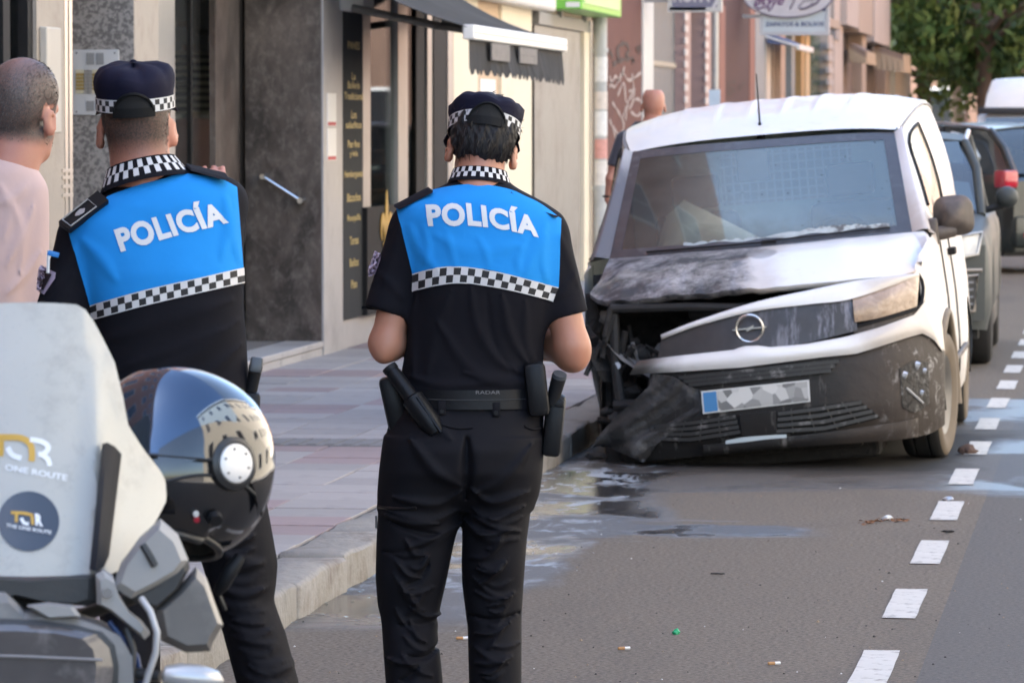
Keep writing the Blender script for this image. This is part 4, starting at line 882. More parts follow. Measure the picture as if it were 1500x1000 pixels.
def ws_mat():
    m = bpy.data.materials.new('sooted_windscreen'); m.use_nodes = True; nt = m.node_tree; nt.nodes.clear()
    tc = nt.nodes.new('ShaderNodeTexCoord'); co = tc.outputs['Object']; sp = nt.nodes.new('ShaderNodeSeparateXYZ'); nt.links.new(co, sp.inputs[0])
    tr = nt.nodes.new('ShaderNodeBsdfTransparent'); tr.inputs[0].default_value = (.72, .80, .77, 1)
    gl = nt.nodes.new('ShaderNodeBsdfGlossy'); gl.inputs['Roughness'].default_value = .04; gl.inputs[0].default_value = (.85, .95, .92, 1)
    fr = nt.nodes.new('ShaderNodeFresnel'); fr.inputs[0].default_value = 1.52
    mx = nt.nodes.new('ShaderNodeMixShader'); nt.links.new(math_(nt, 'MULTIPLY', fr.outputs[0], .20, True), mx.inputs[0]); nt.links.new(tr.outputs[0], mx.inputs[1]); nt.links.new(gl.outputs[0], mx.inputs[2])
    df = nt.nodes.new('ShaderNodeBsdfDiffuse'); x = addn(nt, co, sp.outputs[0], 2.2, .5); z = addn(nt, co, sp.outputs[2], 3, .3)
    so_ = math_(nt, 'MAXIMUM', math_(nt, 'SUBTRACT', 1, lin(nt, x, -.8, .05)), math_(nt, 'MULTIPLY', math_(nt, 'SUBTRACT', 1, lin(nt, z, 1.0, 1.2)), math_(nt, 'SUBTRACT', 1, lin(nt, x, -.2, .3))))
    so_ = math_(nt, 'MAXIMUM', so_, math_(nt, 'MULTIPLY', math_(nt, 'SUBTRACT', 1, lin(nt, z, 1.08, 1.27)), .75))
    specks = ramp(nt, noise(nt, co, 34, 2, .5), (0, 0, 0), (1, 1, 1), .72, .75)
    f = math_(nt, 'ADD', .13, math_(nt, 'MULTIPLY', so_, .66)); f = math_(nt, 'MAXIMUM', f, math_(nt, 'MULTIPLY', specks, .85))
    c = mixc(nt, so_, (.30, .345, .335), mixc(nt, noise(nt, co, 6, 6, .7), (.030, .026, .024), (.10, .088, .080))); c = mixc(nt, specks, c, (.03, .03, .035)); nt.links.new(c, df.inputs[0])
    m2 = nt.nodes.new('ShaderNodeMixShader'); nt.links.new(f, m2.inputs[0]); nt.links.new(mx.outputs[0], m2.inputs[1]); nt.links.new(df.outputs[0], m2.inputs[2])
    o = nt.nodes.new('ShaderNodeOutputMaterial'); nt.links.new(m2.outputs[0], o.inputs[0]); return m
M_WS = ws_mat(); M_BORD = pm('glass_border', (.055, .055, .062), .25, var=.3, vs=9, col2=(.12, .12, .13), thr=(.55, .8), c2s=8)
wso = vpart('windscreen', wgrid(0, 1, 0, 1), M_WS, 60)
vpart('border', join(wgrid(0, 1, 0, .075, off=.004), wgrid(0, 1, .92, 1, off=.004), wgrid(0, .035, .075, .92, 3, off=.004), wgrid(.955, 1, .075, .92, 3, off=.004)), M_BORD, 60, wso)
# pillars between glass and door, cowl, gutter
for s, uu in ((1, 1.0), (-1, 0.0)):
    rows = []
    for v in np.linspace(0, 1, 14):
        a = ws_pt(uu, v, .0); y = a.y + .10; yq = max(1.12, min(1.9, 1.9 - v * .78)); xt, zt = top_line(yq)
        b = Vector((s * (xt + .012), yq, zt + .004)); mid = a.lerp(b, .5) + Vector((s * .03, -.035, .012)); rows.append([a, a.lerp(mid, .6) + Vector((s * .012, -.012, .006)), mid, mid.lerp(b, .6) + Vector((s * .008, -.005, .003)), b])
    vpart('a_pillar', loft(rows), M_VPIL, 60)
for v in (.55,):
    pass
# foam scum and drips along the lower edge of the glass
rows = []; U = np.linspace(.24, .93, 60)
lo_ = [ws_pt(u, .925 - .01 * math.sin(u * 40), .007) for u in U]; hi_ = [ws_pt(u, .925 - (.006 + .04 * math.exp(-((u - .72) / .16) ** 2) + .02 * abs(math.sin(u * 53 + 2 * math.sin(u * 17)))), .007) for u in U]
vpart('foam_line', loft([hi_, lo_]), pm('foam_white', (.40, .44, .44), .8, var=.4, vs=30, col2=(.10, .10, .10), thr=(.5, .6), c2s=14), 60, wso)
vpart('wiper', tube([ws_pt(u, .965 - .02 * u, .02) for u in np.linspace(.12, .55, 8)], .006, 6), M_BLACK, 50); vpart('wiper', tube([ws_pt(u, .955 - .02 * u, .02) for u in np.linspace(.5, .93, 8)], .006, 6), M_BLACK, 50)
# ---- cabin: dash, bulkhead with mesh window, seats, airbag, mirror box, wheel
M_CAB = pm('cabin_plastic', (.10, .095, .09), .8, var=.3); M_BULK = pm('bulkhead', (.44, .50, .47), .7, var=.2, vs=2)
vpart('dashboard', box(-.76, .76, 1.05, 1.5, .80, 1.10, .05), M_CAB)
bk = vpart('bulkhead', join(box(-.8, .8, 2.55, 2.58, .3, 1.34), box(-.8, .8, 2.55, 2.58, 1.62, 1.78), box(-.8, -.3, 2.55, 2.58, 1.34, 1.62), box(.42, .8, 2.55, 2.58, 1.34, 1.62)), M_BULK, False)
vpart('mesh_bars', join(*[tube([(x, 2.54, 1.34), (x, 2.54, 1.62)], .006, 5) for x in np.linspace(-.28, .40, 16)], *[tube([(-.3, 2.54, z), (.42, 2.54, z)], .006, 5) for z in np.linspace(1.36, 1.6, 6)]), pm('mesh_grey', (.5, .52, .52), .5), False, bk)
vpart('load_lining', box(-.78, .78, 4.25, 4.3, .3, 1.75), pm('load_lining', (.45, .45, .43), .8), False)
for x in (-.42, .42):
    vpart('seat', join(box(x - .24, x + .24, 1.75, 2.25, .62, .78, .05), box(x - .23, x + .23, 2.2, 2.36, .72, 1.32, .05), box(x - .13, x + .13, 2.24, 2.34, 1.34, 1.52, .03)), pm('seat_cloth', (.09, .09, .095), .9, var=.2))
ab = [(-.60, 1.55, 1.10), (-.52, 1.6, 1.32), (-.42, 1.62, 1.40), (-.22, 1.62, 1.28), (-.02, 1.6, 1.16), (.0, 1.55, 1.08)]
vpart('airbag', loft([[(x, y - .02, z) for x, y, z in ab], [(x * .96 - .01, y - .1, 1.08 + (z - 1.08) * .6) for x, y, z in ab], [(x, y - .12, 1.06) for x, y, z in ab]]), pm('airbag_cream', (.72, .64, .50), .8, var=.1), 60)
a = ws_pt(.455, .1, -.06); vpart('sensor_box', box(a.x - .085, a.x + .085, a.y - .03, a.y + .1, a.z - .16, a.z + .02, .02), pm('sensor_plastic', (.05, .045, .05), .6))
vpart('steering_wheel', tube([(.40 + .18 * math.cos(t), 1.52 - .05 * math.sin(t), 1.06 + .18 * math.sin(t)) for t in np.linspace(0, 2 * math.pi, 25)], .018, 8), M_BLACK)
# ---- antenna
a = van.PB(1114, 196, 1.98)
vpart('antenna', join(tube([a + Vector((0, 0, -.03)), a + Vector((0, 0, .01)), a + Vector((0, .005, .04)), a + Vector((0, .01, .06))], [.024, .022, .014, .007], 10), tube([a + Vector((0, .01, .06)), a + Vector((0, .06, .32))], [.006, .003], 6)), M_BLACK)
# ---- bonnet
lipq = [(864, 430), (884, 441), (985, 433), (1086, 424), (1180, 416), (1262, 408), (1320, 403), (1350, 392)]
LIP = [VP(px, py, -.02) for px, py in resamp(lipq, 40)]
TOPH = [ws_pt(u, 1.0, .012) for u in np.linspace(-.0, 1.0, 40)]; rows = []
for k in range(15):
    t = k / 14; ro = []
    for i in range(40):
        s = i / 39 * 2 - 1; p = TOPH[i].lerp(LIP[i], t); z = .055 * math.sin(math.pi * t) ** .8 * (1 - .35 * s * s) + .005 * math.sin(t * 9 + i * .15) * (1 if i < 18 else .25) * math.sin(math.pi * t)
        z += .010 * math.exp(-((abs(s) - .52) / .07) ** 2) * math.sin(math.pi * t)        # pressed creases
        wav = (.004 * math.sin(i * .8) + .004 * math.sin(i * 2.1)) * t ** 3 * (1 if i < 22 else .2)
        ro.append(p + Vector((.03 * max(0, s - .8) / .2 * math.sin(math.pi * t), 0, z + wav - .05 * max(0, abs(s) - .86) / .14 * math.sin(math.pi * t))))
    rows.append(ro)
rows.append([p + Vector((0, .015, -.022)) for p in rows[-1]]); rows.append([p + Vector((0, .08, -.01)) for p in rows[-1]])
hood = vpart('bonnet', loft(rows), M_VHOOD, 50)
# fender top that rolls from the bonnet edge into the flank (street side)
ed = [rows[k][39] for k in range(15)]; fl_ = []
for k, p in enumerate(ed):
    y = max(.44, p.y); zt = float(np.interp(y, [.40, .47, .56, .8, 1.12, 1.6], [.90, .985, 1.035, 1.085, 1.12, 1.12])); x = body_x(zt) - .075 * max(0, (1.0 - y) / .6) ** 2.2 - .04
    fl_.append(Vector((x, y, zt)))
vpart('wing_top', loft([ed, [a.lerp(b, .5) + Vector((.018, 0, .014)) for a, b in zip(ed, fl_)], [b + Vector((.004, 0, 0)) for b in fl_], [b + Vector((.02, .0, -.05)) for b in fl_]]), M_VHOOD, 60)
# ---- white strip, gloss panel, emblem, headlamp
strip_t = [(968, 490), (1016, 471), (1104, 443), (1190, 424), (1262, 410), (1346, 400)]; strip_b = [(969, 497), (1020, 478), (1104, 456), (1190, 445), (1250, 437), (1347, 404)]
vpart('front_strip', thick(patch(strip_t, strip_b, 30, 5, .03, .012), (0, .03, 0)), M_VSTRIP, 50)
viz_t = [(969, 496), (1020, 477), (1104, 455), (1190, 444), (1250, 436)]; viz_b = [(963, 526), (1020, 519), (1078, 512), (1160, 506), (1256, 484)]
vz = vpart('front_panel', thick(patch(viz_t, viz_b, 30, 6, .016), (0, .02, 0)), M_VIZ, 50)
c = VP(1098, 481, .03); R_ = .066
emb = vpart('emblem', join(tube([(c.x + R_ * math.cos(t), c.y, c.z + R_ * math.sin(t)) for t in np.linspace(0, 2 * math.pi, 41)], .0075, 8), *[thick(([(c.x + x, c.y - .006, c.z + z) for x, z in q], [tuple(range(len(q)))]), (0, .012, 0)) for q in ([(-.085, .002), (-.01, .004), (.024, .016), (.016, .004), (.085, .006), (.085, -.002), (.012, -.004), (-.02, -.016), (-.012, -.004), (-.085, -.005)],)]), pm('emblem_chrome', (.62, .60, .58), .25, .9), 40, vz)
hl_t = [(1249, 438), (1290, 423), (1347, 402)]; hl_b = [(1252, 472), (1290, 465), (1343, 449), ]
def lamp_mat():
    m, nt, b, co = newmat('melted_lamp_plastic'); n = noise(nt, co, 9, 6, .65, .8)
    setin(nt, b, 'Base Color', ramp(nt, n, (.30, .205, .135), (.50, .37, .27), .35, .65)); setin(nt, b, 'Roughness', .28); setin(nt, b, 'Coat Weight', .5); bump(nt, b, noise(nt, co, 14, 4, .6, .6), .5, .02); return m
vpart('headlamp', thick(patch(hl_t, hl_b, 16, 7, .022, .022), (0, .03, 0)), lamp_mat(), 60, label='headlamp with heat clouded brown lens')
vpart('lamp_seam', tube([VP(x, y, .012) for x, y in resamp([(1345, 401), (1352, 415), (1351, 436), (1343, 452), (1300, 466), (1256, 478)], 14)], .009, 6), M_BLACK)
vpart('lower_trim', thick(patch([(1250, 476), (1300, 467), (1345, 452)], [(1252, 489), (1300, 481), (1340, 465)], 12, 3, .012), (0, .02, 0)), M_BUMP, 50)
vpart('backing_panel', patch([(1000, 480), (1180, 440), (1352, 398)], [(950, 560), (1150, 540), (1368, 500)], 24, 8, -.05), M_SOOT, 50)
# ---- white bar across the bumper
bar_t = [(934, 528), (985, 522), (1040, 516), (1078, 512), (1086, 507), (1117, 506), (1122, 509), (1180, 504), (1236, 494), (1290, 479), (1340, 461), (1356, 440)]
bar_b = [(922, 549), (950, 547), (985, 545), (1086, 538), (1150, 530), (1205, 523), (1254, 518), (1290, 507), (1330, 494), (1352, 488), (1368, 497), (1381, 514)]
vpart('white_bumper_bar', thick(patch(bar_t, bar_b, 48, 7, .03, .022, False), (0, .04, 0)), M_VSTRIP, 50)
# front edge of the wing beside the lamp
vpart('wing_front', patch([(1347, 400), (1360, 396), (1372, 392)], [(1352, 488), (1368, 497), (1384, 514)], 8, 10, .0), M_VSIDE, 60)
# ---- bumper skin with its grilles
bt = [(952, 548), (985, 546), (1086, 539), (1150, 531), (1205, 524), (1254, 519), (1290, 508), (1330, 495), (1352, 490), (1368, 498), (1384, 516)]
bb = [(930, 676), (985, 672), (1051, 665), (1100, 660), (1148, 653), (1230, 649), (1290, 646), (1330, 642), (1352, 638), (1368, 633), (1384, 622)]
bpo = vpart('bumper', thick(patch(bt, bb, 60, 18, .004, .018, False), (0, .03, 0)), M_BUMP, 50)
M_SLAT = pm('grille_slat', (.03, .029, .028), .5, var=.4, vs=12, col2=(.20, .19, .185), thr=(.58, .72), c2s=12); M_GRSHADE = pm('grille_shade', (.006, .006, .006), .9)  # recess shade behind the grilles painted as a flat black patch
def grille(tp, bt_, nsl, name, nv=5):
    g = vpart(name, patch(tp, bt_, 20, 4, .030, 0, False), M_GRSHADE, 50, label=None)
    T = resamp(tp, 20, False); Bq = resamp(bt_, 20, False)
    for k in range(nsl):
        t = (k + .5) / nsl; pts = [VP(a[0] * (1 - t) + b[0] * t, a[1] * (1 - t) + b[1] * t, .042) for a, b in zip(T, Bq)]
        L = [p + Vector((0, 0, .010)) for p in pts]; L2 = [p + Vector((0, .022, -.006)) for p in pts]; L3 = [p + Vector((0, .0, -.008)) for p in pts]
        vpart('slat', loft([L2, L, L3]), M_SLAT, 30, g)
    for k in range(1, nv):
        u = k / nv; a = (np.array(T[int(u * 19)])); b = np.array(Bq[int(u * 19)]); vpart('rib', tube([VP(*a, .036), VP(*((a + b) / 2), .036), VP(*b, .036)], .004, 5), M_SLAT, 30, g)
grille([(990, 551), (1060, 544), (1150, 534), (1232, 526)], [(1012, 567), (1060, 562), (1150, 553), (1214, 546)], 3, 'upper_grille')
grille([(962, 622), (1010, 616), (1076, 607)], [(940, 645), (1010, 648), (1086, 636)], 4, 'lower_grille'); grille([(1140, 602), (1200, 594), (1258, 586)], [(1137, 636), (1210, 632), (1290, 612)], 4, 'lower_grille')
vpart('centre_block', thick(patch([(1083, 607), (1110, 604), (1137, 602)], [(1087, 638), (1110, 637), (1137, 635)], 8, 4, .045), (0, .04, 0)), M_BUMP, 40)
vpart('chin_spoiler', thick(patch([(1030, 652), (1150, 640), (1290, 622), (1345, 612)], [(1030, 668), (1150, 656), (1290, 646), (1345, 640)], 30, 4, .035, .01), (0, .04, 0)), M_BUMP, 50)
vpart('foam_smear', patch([(1063, 645), (1090, 640), (1130, 637), (1152, 636)], [(1063, 650), (1092, 647), (1125, 643), (1152, 641)], 14, 3, .049), pm('foam_blue_white', (.60, .68, .72), .6, var=.15), 50)
# burnt-out fog lamp: pocket, bezel shards, bulb
fg = vpart('fog_lamp', patch([(1318, 540), (1340, 528), (1360, 530)], [(1322, 596), (1342, 604), (1362, 590)], 10, 8, .026), pm('fog_pocket', (.024, .021, .019), .6, var=.6, vs=14, col2=(.34, .33, .32), thr=(.58, .74), c2s=13, bmp=(30, .8, .02)), 50)
for (x, y, r) in ((1325, 549, .016), (1343, 535, .018), (1354, 543, .012), (1350, 575, .012)):
    p = VP(x, y, .03); vpart('lamp_shard', [[(p.x + r * math.cos(t) * (1 + .3 * math.sin(3 * t)), p.y - .006 * (k == 0), p.z + r * 1.3 * math.sin(t) * (.9 if k else .4)) for k in (0, 1) for t in np.linspace(0, 2 * math.pi, 10, endpoint=False)], loft([[0] * 10] * 2, cu=True)[1] + [tuple(range(10))]], pm('lamp_shard', (.55, .55, .56), .25, .5), 40, fg)
for a_, b_ in (((1328, 568), (1352, 590)),): vpart('scrape', tube([VP(*a_, .028), VP((a_[0] + b_[0]) / 2, (a_[1] + b_[1]) / 2, .034), VP(*b_, .028)], .006, 6), pm('scrape_pale', (.42, .41, .40), .5), 40, fg)
# ---- number plate, its number hidden by an added grey masking mosaic
pq = [VP(1027, 573, .045), VP(1185, 556, .045), VP(1187, 588, .045), VP(1030, 606, .045)]; yy = min(p.y for p in pq)
pq = [Vector((p.x, yy - .005, p.z)) for p in pq]
def PQ(u, v): return (pq[0].lerp(pq[1], u)).lerp(pq[3].lerp(pq[2], u), v)
def plate_mat():
    m, nt, b, co = newmat('plate_mosaic'); v = nt.nodes.new('ShaderNodeTexVoronoi'); v.inputs['Scale'].default_value = 17; nt.links.new(co, v.inputs['Vector'])
    s = nt.nodes.new('ShaderNodeSeparateColor'); nt.links.new(v.outputs['Color'], s.inputs[0])
    n = mixc(nt, lin(nt, s.outputs[0], .0, 1.0), (.17, .17, .165), (.66, .65, .62)); setin(nt, b, 'Base Color', n); setin(nt, b, 'Roughness', .45); return m
pt = vpart('number_plate', thick(loft([[PQ(u, v) for u in np.linspace(0, 1, 6)] for v in (0, 1)]), (0, .012, 0)), pm('plate_white', (.66, .66, .64), .4), False)
vpart('number_field', loft([[PQ(u, v) + Vector((0, -.003, 0)) for u in np.linspace(.15, .985, 6)] for v in (.06, .94)]), plate_mat(), False, pt)
vpart('euro_band', loft([[PQ(u, v) + Vector((0, -.003, 0)) for u in (.015, .14)] for v in (.06, .94)]), pm('plate_blue', (.06, .22, .46), .4, var=.2), False, pt)
# ---- torn bumper corner hanging to the ground (kerb side)
fo = [[(962, 549), (985, 552), (1010, 566), (1030, 572)], [(950, 566), (972, 575), (1000, 588), (1030, 604)], [(925, 590), (945, 604), (975, 618), (1000, 622)], [(900, 612), (915, 628), (945, 640), (962, 650)], [(880, 634), (900, 645), (925, 655), (950, 668)], [(864, 657), (884, 652), (903, 660), (942, 677)]]
rows = []
R2 = []
for k in range(len(fo)): R2.append(resamp(fo[k], 22))
for i in np.linspace(0, len(fo) - 1, 22):
    a = int(min(len(fo) - 2, math.floor(i))); t = i - a; ro = []
    for j in range(22):
        q = np.array(R2[a][j]) * (1 - t) + np.array(R2[a + 1][j]) * t
        d = .022 * math.sin(j * .5 + i * .8) * (i / 5) + .02 * math.sin(j * .3 - i * 1.4) * (i / 5) + .006 * math.sin(j * 1.1 + i * 2.3)
        ro.append(van.PB(q[0], q[1], -.03 + .20 * (i / 5) ** 1.3 * (1 - j / 30) + d + .03 * j / 22))
    rows.append(ro)
vpart('torn_bumper_corner', thick(loft(rows), (0, .012, 0)), pm('scorched_plastic', (.034, .033, .034), .5, var=.35, vs=7, col2=(.11, .105, .105), thr=(.52, .72), c2s=6, bmp=(14, .6, .03)), 40)
vpart('added_undertray', join(box(-.80, .58, .30, .95, .06, .25, .03), box(-.70, .50, .22, .34, .12, .26, .02), box(-.6, .7, .95, 2.2, .14, .22, .02)), M_SOOT, 30)  # dark undertray boxes added to block the light showing under the van
# ---- burnt engine bay
vpart('engine_bay', join(box(-.86, .84, .98, 1.0, .25, 1.06), box(-.86, -.80, .55, .98, .62, .98), box(.78, .82, .5, .98, .25, .98), box(-.86, .82, .5, .98, .22, .25)), M_SOOT, False)
rnd = random.Random(5)
def lump(c, r, seed, sq=(1, 1, 1)):
    rr = random.Random(seed); bm = bmesh.new(); bmesh.ops.create_icosphere(bm, subdivisions=2, radius=1)
    for v in bm.verts: v.co = Vector((c[0] + v.co.x * r * sq[0] * rr.uniform(.65, 1.25), c[1] + v.co.y * r * sq[1] * rr.uniform(.65, 1.25), c[2] + v.co.z * r * sq[2] * rr.uniform(.65, 1.25)))
    return frombm(bm)
vpart('engine_block', join(box(-.40, .2, .55, .92, .35, .80, .03), box(-.34, .12, .5, .9, .80, .86, .02), lump((-.2, .5, .72), .1, 3), lump((-.45, .6, .6), .12, 4)), M_CHAR2, 30)
vpart('radiator_frame', join(tube([(-.68, .26, .32), (-.70, .24, .6), (-.69, .3, .92)], .026, 8), tube([(-.70, .27, .90), (-.3, .2, .88), (.1, .18, .84)], .022, 8), tube([(-.72, .25, .42), (-.4, .16, .40), (0, .14, .40)], .03, 8)), M_CHAR2, 40)
for i in range(46):
    px, py = rnd.uniform(868, 1000), rnd.uniform(455, 640)
    if px > 960 and py < 500: continue
    if (px - 866) + (650 - py) * -.0 > 100 and py > 560: continue
    p = van.PB(px, py, rnd.uniform(.22, .55)); k = rnd.random()
    if k < .45: g = tube(resamp([p, p + Vector((rnd.uniform(-.08, .08), rnd.uniform(-.1, .1), rnd.uniform(-.14, .14))), p + Vector((rnd.uniform(-.12, .12), rnd.uniform(-.1, .1), rnd.uniform(-.2, .2)))], 8), rnd.uniform(.006, .02), 6)
    elif k < .75: g = lump(p, rnd.uniform(.03, .075), i, (1, .7, rnd.uniform(.6, 1.4)))
    else:
        a = Vector((rnd.uniform(-.12, .12), rnd.uniform(-.05, .05), rnd.uniform(-.12, .12))); b = Vector((rnd.uniform(-.08, .08), rnd.uniform(-.1, .1), rnd.uniform(-.08, .08)))
        g = thick(loft([[p + a * u + b * v + Vector((0, .03 * math.sin(u * 7 + v * 9), 0)) for u in (-.7, -.2, .3, .8)] for v in (-.6, 0, .7)]), (0, .006, 0))
    vpart('charred_piece', g, [M_SOOT, M_CHAR2, pm('ash_grey', (.17, .16, .155), .85, var=.4, vs=12)][0 if rnd.random() < .55 else (1 if rnd.random() < .75 else 2)], 35)
p = van.PB(905, 535, .25); vpart('bolt_head', tube([p, p + Vector((0, -.03, 0))], .018, 10), pm('scorched_bolt', (.45, .46, .52), .4, .6), 40)
# melted heap under the corner, on the road
for i in range(12):
    g = gnd(rnd.uniform(870, 960), rnd.uniform(668, 684)) - van.O; g.y += rnd.uniform(0, .4); part('charred_heap', lump((g.x, g.y, .04), rnd.uniform(.035, .075), 40 + i, (1.3, 1, .55)), M_SOOT, VR, 40)
# ---- wheels: kept upright on the road
def wheel(c, steer=0, flat=0.0, r=.325, w=.215, bare=False):
    """c = centre in thing axes"""
    R3 = Matrix.Rotation(steer, 3, 'Z'); c = Vector(c); h = w / 2
    pf = [(.20, -h + .02), (.24, -h + .004), (.285, -h), (.308, -h + .012), (r - .006, -h + .03), (r, -h + .05), (r, -.045), (r - .009, -.04), (r - .009, -.032), (r, -.028), (r, .028), (r - .009, .032), (r - .009, .04), (r, .045), (r, h - .05), (r - .006, h - .03), (.308, h - .012), (.285, h), (.24, h - .004), (.20, h - .02)]
    g = lathe(pf, 44, 'x'); V = []
    for v in g[0]:
        v = Vector(v)
        if v.z < -r + flat: v.z = -r + flat; v.x *= 1.06
        V.append(R3 @ v + c)
    def mi(i, j): return 0
    t = part('tyre', (V, g[1], [1 if (f // 44) in (0, 1, 2, 16, 17, 18) else 0 for f in range(len(g[1]))]), [M_RUBBER, M_TYSIDE] if not bare else [M_CHAR2, M_SOOT], VR, 50)
    q = lathe([(.0, .045), (.05, .05), (.06, .035), (.13, .03), (.17, .06), (.195, .085), (.205, .088)], 30, 'x')
    part('rim', ([R3 @ Vector(v) + c for v in q[0]], q[1]), pm('wheel_steel', (.20, .19, .18), .5, .6, var=.3) if not bare else M_CHAR2, t, 40)
fw = gnd(1374, 668) - van.O
Xo = gnd(1397, 664) - van.O; wheel((Xo.x - .12, .92, .318), math.radians(-7), .012)
Xr = gnd(1420, 613) - van.O; wheel((Xr.x - .11, 3.70, .318), 0, .012)
wheel((-.80, 3.70, .318), 0, .012); wheel((-.80, .92, .22), .1, .11, .235, .2, True)
vpart('arch_liner', join(*[loft([[(s * xx, yc + .40 * math.cos(t), .33 + .40 * math.sin(t)) for t in np.linspace(-.2, math.pi + .2, 18)] for xx in (.55, .91)]) for s, yc in ((1, .92), (1, 3.70), (-1, 3.70))]), M_SOOT, 50)
vpart('arch_trim', tube([(body_x(.5) + .012 - .075 * max(0, (1.0 - (.92 + .40 * math.cos(t))) / .6) ** 2.2, .92 + .40 * math.cos(t), .33 + .395 * math.sin(t)) for t in np.linspace(-.25, math.pi * .93, 22)], .022, 8), pm('arch_trim_dusty', (.20, .155, .11), .7, var=.3), 50)
# ---- door mirror (street side), with its arm; a burnt stub on the other side
mp0 = van.PB(1396, 316, 1.28)
def mirror_shell(c, sx):
    rows = []
    for k, t in enumerate(np.linspace(0, 1, 9)):
        sc = math.sin(math.pi * (t * .5 + .5)) ** .5 if t > .4 else 1.0; rows.append([(c.x + sx * .105 * (math.copysign(abs(math.cos(a)) ** .55, math.cos(a))) * max(.15, sc) * (1 - .06 * math.sin(a)), c.y + .07 - t * .13, c.z + .105 * math.copysign(abs(math.sin(a)) ** .6, math.sin(a)) * max(.15, sc)) for a in np.linspace(0, 2 * math.pi, 28, endpoint=False)])
    g = loft(rows, cu=True); n = len(g[0]); return g[0], g[1] + [tuple(range(n - 28, n)), tuple(range(28))[::-1]]
M_MIRR = pm('mirror_scorched', (.085, .068, .058), .55, var=.35, vs=9, col2=(.16, .12, .095), thr=(.5, .72), c2s=6)
mo = vpart('door_mirror', mirror_shell(mp0, 1), M_MIRR, 50)
vpart('mirror_arm', join(tube([(.87, 1.24, 1.125), (.93, 1.25, 1.12), (mp0.x, 1.28, mp0.z - .075)], [.045, .038, .035], 10), box(.86, .915, 1.16, 1.34, 1.06, 1.2, .015)), M_MIRR, 50, mo)
vpart('mirror_glass', box(mp0.x - .085, mp0.x + .085, mp0.y + .068, mp0.y + .075, mp0.z - .08, mp0.z + .08), M_PANED, False, mo)
vpart('bonnet_latch', lump((.895, .98, 1.0), .014, 8), M_BLACK, 40)
